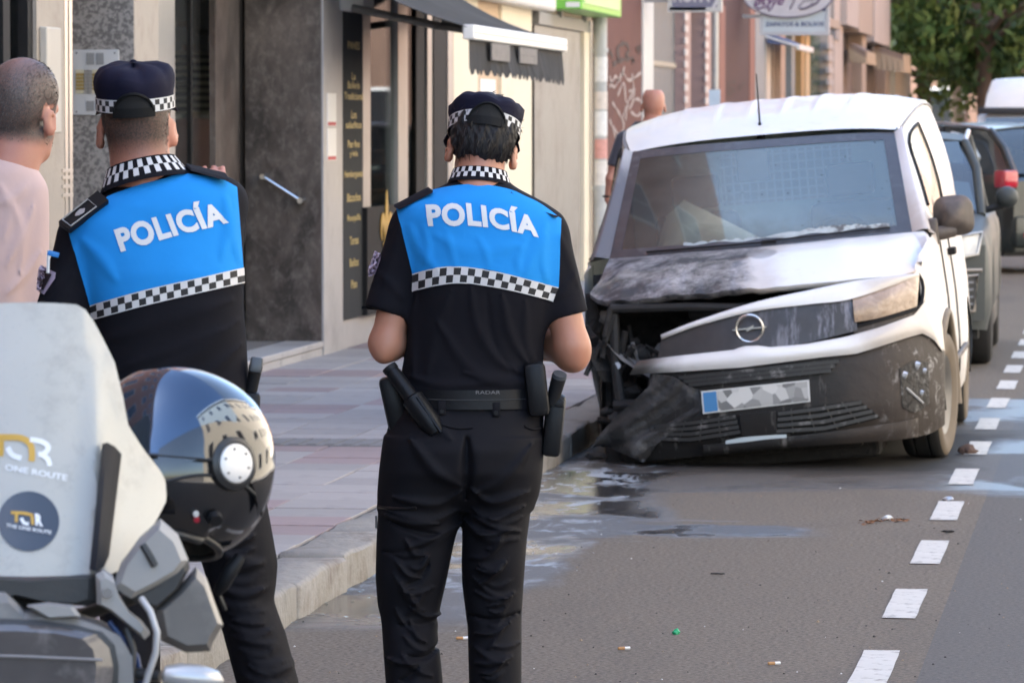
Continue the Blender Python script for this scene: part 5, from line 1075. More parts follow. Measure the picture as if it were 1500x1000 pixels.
# ================================================================== OTHER VEHICLES
M_TINT = pm('car_glass', (.035, .045, .05), .05, var=.1, spec=1.0)
M_GLSKY = glassmat('car_windscreen', (.45, .52, .55), .02, 1.6)
M_PLAST = pm('car_black_plastic', (.03, .03, .031), .6, var=.2)
M_TYRE = pm('plain_tyre', (.022, .021, .021), .85, var=.25, bmp=(60, .3, .004))
M_ALLOY = pm('alloy_rim', (.45, .45, .46), .3, .8)
def paint(name, c, coat=.4): return pm(name, c, .35, 0.0, var=.06, vs=1.5, coat=coat)
def make_car(name, O, phi, label, col, W=1.82, L=4.36, H=1.6, hood=1.0, belt=1.0, wb=(1.05, .95), wt=(1.75, 1.5), roof_end=3.6, rear_top=4.05, r=.33, arches=(.88, 3.5), flip=False, rails=True, sill=.26, square=0.0):
    f = Frame(name, O, phi, label, 'car'); h = W / 2; sg = -1 if flip else 1
    def T(g): return ([(v[0], sg * v[1], v[2]) for v in g[0]],) + tuple(g[1:])
    def cp(n, g, m, sm=40, parent=None): return part(n, T(g), m, parent or f.root, sm)
    ysr = list(np.linspace(0, .3, 6)) + list(np.linspace(.36, wb[0], 12)) + list(np.linspace(wb[0] + .05, arches[1] - .45, 12)) + list(np.linspace(arches[1] - .4, arches[1] + .4, 16)) + list(np.linspace(arches[1] + .45, L - .25, 4)) + list(np.linspace(L - .2, L, 6))
    rows = []
    for y in sorted(set(ysr)):
        nose = max(0, (.3 - y) / .3); tail = max(0, (y - (L - .2)) / .2)
        w_ = h * (1 - (.13 - .06 * square) * nose ** 2 - .07 * tail ** 2); zt = float(np.interp(y, [0, .06, .25, wb[0], wb[0] + .3, L - .25, L], [hood - .30, hood - .19, hood - .09, hood + .03, belt, belt + .02, belt - .06]))
        zb = sill + .02 * nose
        for yc in arches:
            d = abs(y - yc)
            if d < r + .055: zb = max(zb, r + math.sqrt((r + .055) ** 2 - d * d))
        zb = min(zb, zt - .1); mid = (zb + zt) / 2
        half = [(w_ * .965, zb), (w_ * 1.0, zb + (zt - zb) * .22), (w_ * 1.0, zb + (zt - zb) * .5), (w_ * .985, zb + (zt - zb) * .75), (w_ * .95, zt - .035), (w_ * .90, zt - .006), (w_ * .7, zt + .012), (w_ * .35, zt + .03), (0, zt + .035)]
        rows.append([(x, y, z) for x, z in half] + [(-x, y, z) for x, z in half[-2::-1]])
    g = loft(rows); n = len(rows[0])
    bd = cp('body', (g[0], g[1] + [tuple(range(n)), tuple(range(len(g[0]) - n, len(g[0])))[::-1]]), col, 50)
    # greenhouse: glass shell, then roof and pillars over it
    gy = [wb[0], wb[0] + (wt[0] - wb[0]) * .5, wt[0], (wt[0] + roof_end) / 2, roof_end, (roof_end + rear_top) / 2 + .1, L - .12]; gz = [belt + .01, belt + (H - belt) * .56, H - .07, H - .025, H - .07, belt + (H - belt) * .52, belt + .02]
    gw = [.90, .84, .74, .74, .72, .77, .82]; rows = []
    for y, z, ww in zip(gy, gz, gw):
        b_ = .90 * h; rows.append([(b_, y, belt), (h * (ww + (.90 - ww) * .45), y, belt + (z - belt) * .6), (h * ww, y, z), (h * ww * .5, y, z + .03 * (z > belt + .1)), (0, y, z + .04 * (z > belt + .1))] + [(-h * ww * .5, y, z + .03 * (z > belt + .1)), (-h * ww, y, z), (-h * (ww + (.90 - ww) * .45), y, belt + (z - belt) * .6), (-b_, y, belt)])
    cp('glasshouse', loft(rows), M_TINT, 30)
    rr = [[(x * 1.01, y, z + .012) for x, y, z in rows[k][2:7]] for k in (2, 3, 4)]; ro = cp('roof', thick(loft(rr), (0, 0, .012)), col, 30)
    for s in (1, -1):
        k = 2 if s > 0 else 6
        P = [Vector(rows[i][k]) + Vector((s * .012, 0, .01)) for i in range(7)]
        cp('pillar', tube([(s * h * .9, wb[0], belt)] + P[1:3], .034, 8), col, 50); cp('roof_rail' if rails else 'gutter', tube([P[2] + Vector((0, 0, .0)), P[2] + Vector((0, .15, .03 * rails)), P[3] + Vector((0, 0, .04 * rails)), P[4] + Vector((0, -.1, .03 * rails)), P[4]], .018, 8), M_ALLOY if rails else col, 50)
        cp('pillar', tube([P[4], P[5], P[6]], .045, 8), col, 50); cp('pillar', tube([(s * h * .9, (wt[0] + roof_end) / 2, belt), (s * h * (.74 + .16 * .45), (wt[0] + roof_end) / 2, belt + (H - belt) * .55), P[3]], .03, 8), M_PLAST, 50)
        m = cp('door_mirror', [[(s * (h * .96 + .12 + .085 * math.cos(a) * q), wb[0] + .35 - .1 * p, belt + .13 + .08 * math.sin(a) * q) for p, q in ((0, 1), (.5, .95), (.9, .7), (1.1, .3)) for a in np.linspace(0, 2 * math.pi, 14, endpoint=False)], loft([[0] * 14] * 4, cu=True)[1] + [tuple(range(14)), tuple(range(42, 56))]], [col], 50)
        cp('mirror_arm', tube([(s * h * .9, wb[0] + .38, belt + .03), (s * (h * .96 + .1), wb[0] + .33, belt + .07)], .028, 6), M_PLAST, 40, m)
        for yc in arches:
            pf = [(.2, -.1), (r - .04, -.11), (r - .012, -.095), (r, -.07), (r, .07), (r - .012, .095), (r - .04, .11), (.2, .1)]; gg = lathe(pf, 36, 'x'); t = cp('tyre', ([(v[0] + s * (h - .115), v[1] + yc, v[2] + r) for v in gg[0]], gg[1]), M_TYRE, 50)
            q = lathe([(0, .09), (.05, .09), (.12, .07), (.205, .095), (.215, .08)], 20, 'x'); cp('rim', ([(s * v[0] + s * (h - .115), v[1] + yc, v[2] + r) for v in q[0]], q[1]), M_ALLOY, 40, t)
        cp('sill_cladding', box(s * h * .97 - .02, s * h * .97 + .02, arches[0] + r + .08, arches[1] - r - .08, sill - .02, sill + .12, .01), M_PLAST)
    cp('floor', box(-h * .9, h * .9, .3, L - .2, .2, .3), M_PLAST, False)
    return f, cp, h
# ---- grey SUV parked behind the van
M_SUVP = pm('suv_grey_paint', (.050, .057, .057), .5, 0, var=.08, vs=1.5, spec=.3)
f, cp, h = make_car('parked_suv', (-1.84, 31.55, 0), math.radians(.6), 'grey green SUV parked behind the burnt van, nose towards it', M_SUVP, 1.84, 4.38, 1.62, 1.03, 1.04, (1.15, 1.0), (1.95, 1.55), 3.7, 4.1, .345, (.9, 3.53))
def fr(x, z, o=0.0): a = abs(x) / h; return (x, -.12 + .10 * a ** 2 + .30 * max(0, a - .72) ** 1.5 * 2.2 + .10 * max(0, z - .7) - o, z)
def strip(n, pts_t, pts_b, m, o=.02, k=8):
    A = resamp(pts_t, k, False); Bq = resamp(pts_b, k, False); return cp(n, thick(loft([[fr(*p, o) for p in A], [fr((p[0] + q[0]) / 2, (p[1] + q[1]) / 2, o + .008) for p, q in zip(A, Bq)], [fr(*p, o) for p in Bq]]), (0, .04, 0)), m, 40)
strip('front_skin', [(-.88, .86), (0, .90), (.88, .86)], [(-.88, .34), (0, .30), (.88, .34)], M_SUVP, .0, 24)
strip('grille', [(-.42, .88), (.42, .88)], [(-.34, .66), (.34, .66)], M_PLAST, .02)
for s in (-1, 1):
    hl = strip('headlamp', [(s * .44, .90), (s * .70, .925), (s * .86, .95)], [(s * .48, .80), (s * .74, .78), (s * .83, .80)], pm('suv_lamp_glass', (.62, .62, .60), .12, var=.25, vs=14, coat=1.0), .02)
    cp('lamp_core', thick(loft([[fr(s * x, .87, .04) for x in (.52, .6, .68)], [fr(s * x, .82, .04) for x in (.52, .62, .70)]]), (0, .02, 0)), M_PLAST, 40, hl)
    cp('lamp_frame', tube([fr(s * x, z, .035) for x, z in ((.44, .90), (.70, .925), (.855, .95), (.83, .80), (.74, .785), (.48, .805), (.44, .90))], .012, 6), pm('lamp_silver', (.6, .58, .55), .3, .5), 40, hl)
    va_ = strip('air_intake', [(s * .56, .62), (s * .82, .64)], [(s * .60, .40), (s * .80, .42)], M_PLAST, .02)
    for k in range(4): cp('slat', tube([fr(s * (.60 + .01 * k), .44 + .05 * k, .035), fr(s * .80, .455 + .05 * k, .035)], .009, 6), pm('slat_grey', (.2, .2, .2), .4), 40, va_)
    cp('intake_trim', tube([fr(s * x, z, .03) for x, z in ((.56, .63), (.83, .655), (.81, .41), (.60, .39))], .012, 6), pm('trim_bronze', (.40, .35, .30), .4, .3), 40, va_)
strip('lower_trim', [(-.80, .34), (0, .30), (.80, .34)], [(-.74, .25), (0, .22), (.74, .25)], M_PLAST, .03, 16)
strip('skid_plate', [(-.5, .33), (.5, .33), (.72, .37)], [(-.5, .28), (.5, .28), (.70, .32)], pm('skid_silver', (.42, .38, .34), .4, .4), .05, 12)
strip('chrome_line', [(-.86, .70), (.86, .70)], [(-.86, .68), (.86, .68)], pm('trim_bronze', (.40, .35, .30), .4, .3), .025, 16)
cp('windscreen', loft([[(x * .86 * h, 1.10 + .06 * abs(x) ** 2 - .02, 1.085) for x in np.linspace(-1, 1, 7)], [(x * .70 * h, 1.86 + .02 * abs(x) ** 2, 1.57) for x in np.linspace(-1, 1, 7)]]), pm('suv_screen', (.06, .09, .11), .03, var=.1, spec=1.0), 60)
# ---- dark hatchback turned across the street, its rear corner towards us
M_DKP = paint('dark_green_black_paint', (.012, .018, .017))
c0 = atY(1480, 259, 52.0); ang = math.radians(40)
R_ = Matrix.Rotation(ang, 3, 'Z'); O_ = Vector((c0.x, c0.y, 0)) - R_ @ Vector((-.84, -4.13, 0))
f, cp, h = make_car('dark_car', (O_.x, O_.y, 0), ang, 'black green car turned across the street, red tail lamp showing', M_DKP, 1.82, 4.2, 1.69, 1.06, 1.12, (1.1, 1.0), (1.8, 1.5), 3.55, 3.95, .33, (.85, 3.4), True, True)
# (flip: front is away; local -y is the tail)
for s in (-1, 1):
    t = cp('tail_lamp', box(s * .86 - .14, s * .86 + .055, 4.02, 4.24, .98, 1.18, .03), pm('tail_red', (.45, .012, .03), .15, coat=1.0), 40)
    cp('window_accent', tube([(s * .80, 3.0, 1.60), (s * .83, 3.35, 1.55), (s * .89, 3.62, 1.32), (s * .905, 3.48, 1.18)], .022, 6), pm('white_accent', (.75, .78, .74), .3, .3), 40)
cp('rear_bumper', box(-.86, .86, 4.1, 4.27, .30, .66, .05), M_DKP, 40); cp('number_plate', box(-.26, .26, 4.268, 4.28, .70, .81), M_WHITE, False); cp('reflector', box(-.75, -.55, 4.268, 4.285, .42, .47), MATS['tail_red'], False); cp('reflector', box(.55, .75, 4.268, 4.285, .42, .47), MATS['tail_red'], False)
# ---- pale blue car facing us beyond it
M_PB = paint('pale_blue_paint', (.52, .56, .60))
c0 = atY(1530, 300, 62); f, cp, h = make_car('pale_car', (c0.x, 62, 0), 0, 'pale silver blue car facing us beyond the black green car', M_PB, 1.75, 4.1, 1.50, .96, .98, (1.05, 1), (1.75, 1.4), 3.4, 3.8, .31, (.8, 3.3), rails=False)
cp('grille', box(-.5, .5, -.02, .04, .55, .72, .01), M_PLAST); [cp('slat', box(-.48, .48, -.03, -.02, .57 + k * .045, .585 + k * .045), M_ALLOY) for k in range(3)]
for s in (-1, 1): cp('headlamp', box(s * .66 - .14, s * .66 + .14, .0, .12, .66, .80, .03), pm('suv_lamp_glass', (.62, .62, .60), .12))
cp('windscreen', loft([[(x * .84 * h, .98, 1.03) for x in (-1, 0, 1)], [(x * .70 * h, 1.66, 1.46) for x in (-1, 0, 1)]]), pm('suv_screen', (.06, .09, .11), .03), 60)
# ---- white camper van behind
c0 = atY(1419, 180, 72); cm = Frame('camper_van', (c0.x + 1.02, 72, 0), 0, 'white camper van with a raised roof shell beyond the pale car', 'van'); M_CW = pm('camper_white', (.74, .72, .67), .4, var=.05, coat=.4)
def cq(n, g, m, sm=40): return part(n, g, m, cm.root, sm)
def sect(y, w_, z0, z1): return [(-w_, y, z0), (-w_ * 1.0, y, z0 + (z1 - z0) * .6), (-w_ * .93, y, z1), (0, y, z1 + .03), (w_ * .93, y, z1), (w_, y, z0 + (z1 - z0) * .6), (w_, y, z0)]
cq('body', loft([sect(0, .85, .3, .9), sect(.1, .98, .3, 1.05), sect(.9, 1.0, .3, 1.22), sect(.95, 1.0, .3, 1.25), sect(1.6, 1.0, .3, 1.85), sect(5.0, 1.0, .3, 1.9)]), M_CW, 50)
cq('windscreen', loft([[(x, .86 + .03 * abs(x), 1.30) for x in (-.86, -.4, 0, .4, .86)], [(x, 1.44 + .03 * abs(x), 1.82) for x in (-.80, -.4, 0, .4, .80)]]), pm('suv_screen', (.06, .09, .11), .03), 60)
cq('roof_shell', loft([[(x * .82, 1.55, 1.98) for x in np.linspace(-1, 1, 9)], [(x * .80, 1.62 + .3 * (1 - math.sqrt(max(0, 1 - x * x))), 2.20 - .02 * x * x) for x in np.linspace(-1, 1, 9)], [(x * .72, 2.1, 2.44 - .03 * x * x) for x in np.linspace(-1, 1, 9)], [(x * .72, 4.8, 2.50 - .03 * x * x) for x in np.linspace(-1, 1, 9)], [(x * .82, 4.9, 1.98) for x in np.linspace(-1, 1, 9)]]), M_CW, 40)
cq('shell_side', join(*[loft([[(s * .82, 1.55, 1.98), (s * .82, 4.9, 1.98)], [(s * .72, 2.1, 2.41), (s * .72, 4.8, 2.47)]]) for s in (-1, 1)]), M_CW, 40)
cq('roof_bar', box(-.92, .92, 1.5, 1.62, 1.87, 1.98, .02), M_PLAST); cq('bumper', box(-.95, .95, -.06, .1, .3, .6, .04), M_PLAST)
for s in (-1, 1):
    cq('headlamp', box(s * .72 - .15, s * .72 + .15, -.01, .1, .72, .95, .03), MATS['suv_lamp_glass']); cq('door_mirror', box(s * 1.16 - .1, s * 1.16 + .1, 1.1, 1.2, 1.25, 1.55, .03), M_PLAST)
    for yc in (.9, 4.0):
        gg = lathe([(.2, -.1), (.3, -.11), (.33, -.08), (.33, .08), (.3, .11), (.2, .1)], 24, 'x'); cq('tyre', ([(v[0] + s * .88, v[1] + yc, v[2] + .33) for v in gg[0]], gg[1]), M_TYRE, 50)
# ================================================================== TREES AT THE END OF THE STREET
def leafmat(name, c):
    m, nt, b, co = newmat(name); setin(nt, b, 'Base Color', mixc(nt, noise(nt, co, .9, 4), tuple(x * .55 for x in c), tuple(x * 1.5 for x in c))); setin(nt, b, 'Roughness', .6)
    setin(nt, b, 'Transmission Weight', 0.0); return m
M_LEAF = [leafmat('leaf_a', (.075, .15, .035)), leafmat('leaf_b', (.045, .10, .028)), leafmat('leaf_c', (.12, .19, .045))]
M_BARK = pm('tree_bark', (.13, .095, .07), .9, var=.3, vs=5, bmp=(12, .8, .03))
def tree(px, Y, r, zc, label, seed, n=9000, low=2.3):
    rnd = np.random.RandomState(seed); p = atY(px, 185, Y); f = Frame('street_tree', (p.x, Y, 0), label=label, cat='tree', group='trees closing the street')
    limbs = [tube(resamp([(0, 0, 0), (.05, .02, 1.3), (0, 0, low + .6)], 8), [.24, .22, .21, .2, .19, .185, .18, .17], 10)]
    clumps = []
    for i in range(9):
        a = i * 2.4 + seed; e = rnd.uniform(.25, 1.1); d = Vector((math.cos(a) * math.cos(e), math.sin(a) * math.cos(e), math.sin(e))); q = Vector((0, 0, low + .3 + .1 * i)); t = q + d * r * rnd.uniform(.6, .9)
        limbs.append(tube(resamp([q, q + d * r * .35 + Vector((0, 0, .2)), t], 6), [.1, .085, .07, .055, .04, .025], 7))
    part('trunk', join(*limbs), M_BARK, f.root, 50)
    C = []
    for i in range(46):
        v = rnd.normal(size=3); v /= np.linalg.norm(v); C.append(v * r * rnd.uniform(.45, .95) ** .7 * np.array([1, 1, .78]) + np.array([0, 0, zc]))
    C = [c for c in C if c[2] > low - .1]
    V = []; Fa = []; mi = []
    per = n // len(C)
    for ci, c in enumerate(C):
        cr = rnd.uniform(.75, 1.35) * r / 4.0; k = rnd.randint(3)
        for _ in range(per):
            v = rnd.normal(size=3); v /= np.linalg.norm(v); q = c + v * cr * rnd.uniform(.35, 1.0) ** .5 * np.array([1, 1, .75])
            a = rnd.normal(size=3); a /= np.linalg.norm(a); a[2] -= .35; b = np.cross(a, v + rnd.normal(size=3) * .5); b /= np.linalg.norm(b) + 1e-6; s = rnd.uniform(.09, .17); i0 = len(V)
            V += [q - a * s, q + b * s * .55, q + a * s * 1.1, q - b * s * .55]; Fa.append((i0, i0 + 1, i0 + 2, i0 + 3)); mi.append(k if rnd.rand() < .75 else rnd.randint(3))
    part('crown', (V, Fa, mi), M_LEAF, f.root)
tree(1352, 116, 3.6, 5.1, 'broad leafy tree beside the balcony at the end of the street', 1, 11000, 2.5)
tree(1440, 106, 3.8, 5.4, 'broad leafy tree rising behind the camper van roof', 2, 11000, 2.9)
tree(1545, 112, 3.9, 5.3, 'broad leafy tree beyond the camper van', 3, 9000, 2.6)
tree(1400, 128, 4.2, 5.6, 'darker leafy tree set back between the others', 4, 9000, 2.3)
eb = Frame('end_building', (-2, 142, 0), label='brown brick house closing the end of the street', cat='building')
part('wall', box(-30, 40, 0, 8, 0, 14), pm('brown_brick', (.20, .12, .085), .85, var=.3, vs=.8, col2=(.42, .30, .2), thr=(.6, .75), c2s=.5), eb.root)
for i in range(12):
    w_ = part('window', box(-12 + i * 2.6, -10.8 + i * 2.6, -.06, .02, 1.2, 2.9), M_WHITE, eb.root); part('pane', box(-11.9 + i * 2.6, -10.9 + i * 2.6, -.08, -.062, 1.3, 2.8), M_PANED, w_)
# ================================================================== PEOPLE (distance-field modelling, one continuous skin)
class Vox:
    def __init__(s, lo, hi, h):
        s.lo = np.array(lo, float); s.h = h; s.n = np.ceil((np.array(hi) - s.lo) / h).astype(int) + 1
        s.ax = [s.lo[k] + h * np.arange(s.n[k]) for k in range(3)]; s.D = np.full(s.n, 1.0, np.float32)
    def sl(s, lo, hi):
        a = np.maximum(0, np.floor((np.array(lo) - s.lo) / s.h).astype(int)); b = np.minimum(s.n, np.ceil((np.array(hi) - s.lo) / s.h).astype(int) + 1)
        return tuple(slice(x, max(x + 1, y)) for x, y in zip(a, b))
    def grid(s, sl):
        return s.ax[0][sl[0]][:, None, None], s.ax[1][sl[1]][None, :, None], s.ax[2][sl[2]][None, None, :]
    def put(s, sl, d, k):
        a = s.D[sl]
        if k <= 0: s.D[sl] = np.minimum(a, d); return
        hh = np.clip(.5 + .5 * (a - d) / k, 0, 1); s.D[sl] = (a * (1 - hh) + d * hh - k * hh * (1 - hh)).astype(np.float32)
    def cap(s, a, b, ra, rb, k=.02, cuts=None, flat=None):
        a = np.array(tuple(a)); b = np.array(tuple(b)); R = max(ra, rb) * (1.0 if flat is None else 1.5) + k + .02
        sl = s.sl(np.minimum(a, b) - R, np.maximum(a, b) + R); X, Y, Z = s.grid(sl); ab = b - a; L = (ab ** 2).sum() + 1e-9
        px, py, pz = X - a[0], Y - a[1], Z - a[2]; t = np.clip((px * ab[0] + py * ab[1] + pz * ab[2]) / L, 0, 1)
        qx, qy, qz = px - t * ab[0], py - t * ab[1], pz - t * ab[2]
        if flat is not None:      # flat = (direction, factor): squash across a direction
            n, f = np.array(tuple(flat[0])), flat[1]; dd = qx * n[0] + qy * n[1] + qz * n[2]; g = (1 / f - 1) * dd; qx, qy, qz = qx + g * n[0], qy + g * n[1], qz + g * n[2]
        d = np.sqrt(qx * qx + qy * qy + qz * qz) - (ra + (rb - ra) * t)
        for c in (cuts or []): d = np.maximum(d, (X - c[0][0]) * c[1][0] + (Y - c[0][1]) * c[1][1] + (Z - c[0][2]) * c[1][2])
        s.put(sl, d, k)
    def ell(s, c, r, M=None, k=.015, neg=False):
        c = np.array(tuple(c)); R = max(r) + k + .02; sl = s.sl(c - R, c + R); X, Y, Z = s.grid(sl); X, Y, Z = X - c[0], Y - c[1], Z - c[2]
        if M is not None: M = np.array(M); X, Y, Z = [M[0, i] * X + M[1, i] * Y + M[2, i] * Z for i in range(3)]
        q = np.sqrt((X / r[0]) ** 2 + (Y / r[1]) ** 2 + (Z / r[2]) ** 2); g = np.sqrt((X / r[0] ** 2) ** 2 + (Y / r[1] ** 2) ** 2 + (Z / r[2] ** 2) ** 2) + 1e-6; d = q * (q - 1) / g
        if neg:
            a = s.D[sl]; hh = np.clip(.5 - .5 * (a + d) / k, 0, 1); s.D[sl] = (a * (1 - hh) - d * hh + k * hh * (1 - hh)).astype(np.float32)
        else: s.put(sl, d, k)
    def stack(s, rows, p=2.3, k=.02, sm=.012, shrink=0.0):
        """rows (z, cu, cv, a, b): a limb or trunk as a pile of super-ellipses"""
        rows = sorted(rows); Zr = np.array([r[0] for r in rows]); sl = s.sl((-9, -9, Zr[0]), (9, 9, Zr[-1])); X, Y, Z = s.grid(sl); zz = Z[0, 0]
        n = max(3, int(sm / s.h) * 2 + 1); ker = np.hanning(n + 2)[1:-1]; ker /= ker.sum(); C = []
        for j in range(1, 5):
            e = np.interp(np.r_[zz[0] - s.h * np.arange(n, 0, -1), zz, zz[-1] + s.h * np.arange(1, n + 1)], Zr, [r[j] for r in rows]); C.append(np.convolve(e, ker, 'same')[n:n + len(zz)])
        cu, cv, a, b = C; a = np.maximum(.004, a - shrink); b = np.maximum(.004, b - shrink)
        d = ((np.abs(X - cu) / a) ** p + (np.abs(Y - cv) / b) ** p) ** (1 / p); d = (d - 1) * np.minimum(a, b); d = np.maximum(d, np.maximum(Z - Zr[-1], Zr[0] - Z)); s.put(sl, d, k)
    def folds(s, strokes, vc=0.0, front=False):
        """strokes [(points (u,z), width, height)] pressed as ridges (+) or creases (-) into the side facing the camera"""
        U = s.ax[0][:, None]; Z = s.ax[2][None, :]; W = np.zeros((s.n[0], s.n[2]))
        for pts, w_, amp in strokes:
            best = np.full(W.shape, 9.0); m = len(pts) - 1
            for i in range(m):
                a, b = np.array(pts[i]), np.array(pts[i + 1]); ab = b - a; t = np.clip(((U - a[0]) * ab[0] + (Z - a[1]) * ab[1]) / (ab @ ab + 1e-9), 0, 1); tt = (i + t) / m
                best = np.minimum(best, np.hypot(U - a[0] - t * ab[0], Z - a[1] - t * ab[1]) / np.maximum(.25, np.sin(np.pi * np.clip(tt, .04, .96)) ** .6))
            W += amp * np.exp(-(best / w_) ** 2)
        v = s.ax[1][None, :, None]; f = np.clip((vc - v) / .05 + .5, 0, 1); s.D -= (W[:, None, :] * f).astype(np.float32)
    def mesh(s, smooth=1):
        D = s.D; S = D < 0; n = s.n; c = [(i, j, k) for i in (0, 1) for j in (0, 1) for k in (0, 1)]
        cs = sum(S[i:n[0] - 1 + i, j:n[1] - 1 + j, k:n[2] - 1 + k].astype(np.int8) for i, j, k in c); mask = (cs > 0) & (cs < 8); I = np.argwhere(mask)
        idx = -np.ones(mask.shape, np.int64); idx[mask] = np.arange(len(I)); val = np.stack([D[I[:, 0] + i, I[:, 1] + j, I[:, 2] + k] for i, j, k in c], 1); pos = np.zeros((len(I), 3)); cnt = np.zeros(len(I))
        for a in range(8):
            for b in range(a + 1, 8):
                ca, cb = np.array(c[a]), np.array(c[b])
                if np.abs(ca - cb).sum() != 1: continue
                va, vb = val[:, a], val[:, b]; m = (va < 0) != (vb < 0); t = va[m] / (va[m] - vb[m]); pos[m] += ca + t[:, None] * (cb - ca); cnt[m] += 1
        V = s.lo + s.h * (I + pos / cnt[:, None]); Fa = []
        for ax in range(3):
            o1, o2 = [(1, 2), (2, 0), (0, 1)][ax]; e = [1, 1, 1]; sh = [0, 0, 0]; sh[ax] = 1
            A = S[tuple(slice(1 if q != ax else 0, n[q] - 1) for q in range(3))]; Bq = S[tuple(slice((1 if q != ax else 1), n[q] - 1 if q != ax else n[q]) for q in range(3))]
            E = np.argwhere(A != Bq)
            if len(E) == 0: continue
            for q in range(3):
                if q != ax: E[:, q] += 1
            flip = S[E[:, 0], E[:, 1], E[:, 2]]
            def cell(d1, d2):
                Cc = E.copy(); Cc[:, o1] += d1; Cc[:, o2] += d2; return idx[Cc[:, 0], Cc[:, 1], Cc[:, 2]]
            Q = np.stack([cell(-1, -1), cell(0, -1), cell(0, 0), cell(-1, 0)], 1); Q[~flip] = Q[~flip][:, ::-1]; Fa.append(Q)
        Fa = np.concatenate(Fa); Fa = Fa[(Fa >= 0).all(1)]
        ed = np.concatenate([Fa[:, [0, 1]], Fa[:, [1, 2]], Fa[:, [2, 3]], Fa[:, [3, 0]]])
        for _ in range(smooth):
            acc = np.zeros_like(V); ct = np.zeros(len(V)); np.add.at(acc, ed[:, 0], V[ed[:, 1]]); np.add.at(ct, ed[:, 0], 1); np.add.at(acc, ed[:, 1], V[ed[:, 0]]); np.add.at(ct, ed[:, 1], 1); V = V * .5 + .5 * acc / ct[:, None]
        return V, Fa
def bvh(g): return BVHTree.FromPolygons([tuple(v) for v in g[0]], [tuple(int(i) for i in f) for f in g[1]])
class Person(Frame):
    def __init__(s, px, Y, label, z=0.0):
        p = atY(px, 185, Y); r = ray(px, 500); super().__init__('person', (p.x, Y, z), math.atan2(-r.x, r.y), label, 'person')
    def row(s, py, xl, xr, cv, b):
        a = s.P(xl, py, cv); c = s.P(xr, py, cv); return (a.z, (a.x + c.x) / 2, cv, (c.x - a.x) / 2, b)
    def st(s, pts, w_, amp, v=-.1): return ([tuple((lambda q: (q.x, q.z))(s.P(x, y, v))) for x, y in resamp(pts, max(6, len(pts) * 3))], w_, amp)
    def hit(s, tr, px, py, off):
        c, r = s.lray(px, py); r = r.normalized(); h = tr.ray_cast(c, r)
        if h[0] is None: return None
        n = h[1];  n = -n if n.dot(r) > 0 else n
        return h[0] + n * off
    def decal(s, tr, q, off, dflt=0.0):
        out = []; last = None
        for a in q:
            h = s.hit(tr, a[0], a[1], off)
            if h is None:
                v = last.y if last is not None else dflt; h = s.P(a[0], a[1], v)
            last = h; out.append(h)
        return out
    def patch(s, name, tr, top, bot, n, m, off, mats, parent, mi=None, th=0.0, sm=True):
        T = resamp(top, n + 1, sm); Bq = resamp(bot, n + 1, sm); rows = [s.decal(tr, [(a[0] * (1 - k / m) + b[0] * k / m, a[1] * (1 - k / m) + b[1] * k / m) for a, b in zip(T, Bq)], off) for k in range(m + 1)]
        g = loft(rows, mi=mi) if mi else loft(rows)
        return part(name, thick(g, (0, th, 0)) if th else g, mats, parent, True)
    def text(s, name, string, tr, base, cap_, off, mat, parent, bold=.03, ratio=None):
        W, Fa, asp = text2d(string, bold, 1.09, .12); r = ratio or 1.0; Bs = resamp(base, 60); Tp = resamp(cap_, 60); q = []
        for u, v, _ in W:
            k = u * 59; i = min(58, int(k)); t = k - i; b = np.array(Bs[i]) * (1 - t) + np.array(Bs[i + 1]) * t; c = np.array(Tp[i]) * (1 - t) + np.array(Tp[i + 1]) * t; q.append(tuple(b + (c - b) * (v / r)))
        return part(name, (s.decal(tr, q, off), Fa), mat, parent)
# ---- cloth and skin
def cloth(name, c, rough=.85, weave=900, sheen=.25, var=.12, b=.25):
    if name in MATS: return MATS[name]
    m, nt, bs, co = newmat(name); setin(nt, bs, 'Base Color', mixc(nt, noise(nt, co, 9, 5), tuple(x * (1 - var) for x in c), tuple(x * (1 + var) for x in c))); setin(nt, bs, 'Roughness', rough); setin(nt, bs, 'Sheen Weight', sheen); setin(nt, bs, 'Specular IOR Level', .16)
    h = math_(nt, 'ADD', math_(nt, 'MULTIPLY', noise(nt, co, weave, 2), .25), noise(nt, co, 24, 5, .55, .6)); bump(nt, bs, h, b, .004); MATS[name] = m; return m
def skin(name, c, red):
    m, nt, b, co = newmat(name); k = mixc(nt, noise(nt, co, 22, 5), c, red); k = mixc(nt, ramp(nt, noise(nt, co, 7, 4), (0, 0, 0), (.5, .5, .5), .45, .7), k, tuple(x * .85 for x in c)); setin(nt, b, 'Base Color', k); setin(nt, b, 'Roughness', .48)
    setin(nt, b, 'Subsurface Weight', .12); setin(nt, b, 'Subsurface Radius', (.012, .005, .003)); setin(nt, b, 'Subsurface Scale', 1.0); bump(nt, b, noise(nt, co, 260, 3), .12, .002); return m
M_SKA = skin('skin_a', (.47, .235, .150), (.42, .165, .10)); M_SKB = skin('skin_b', (.48, .235, .155), (.43, .15, .10)); M_SKC = skin('skin_c', (.49, .255, .18), (.45, .17, .12))
M_NAVYC = cloth('navy_cotton', (.0075, .0070, .0100), sheen=.0); M_TROU = cloth('black_trouser_cloth', (.0075, .0070, .0092), .75, 700, .0); M_BLUEC = cloth('police_blue_cloth', (.018, .255, .66), .8, 900, .0, .08)
M_LETT = pm('reflective_white_print', (.66, .66, .65), .5, var=.05); M_CKW = pm('check_white', (.60, .585, .57), .6, var=.06); M_CKB = pm('check_black', (.014, .013, .014), .7)
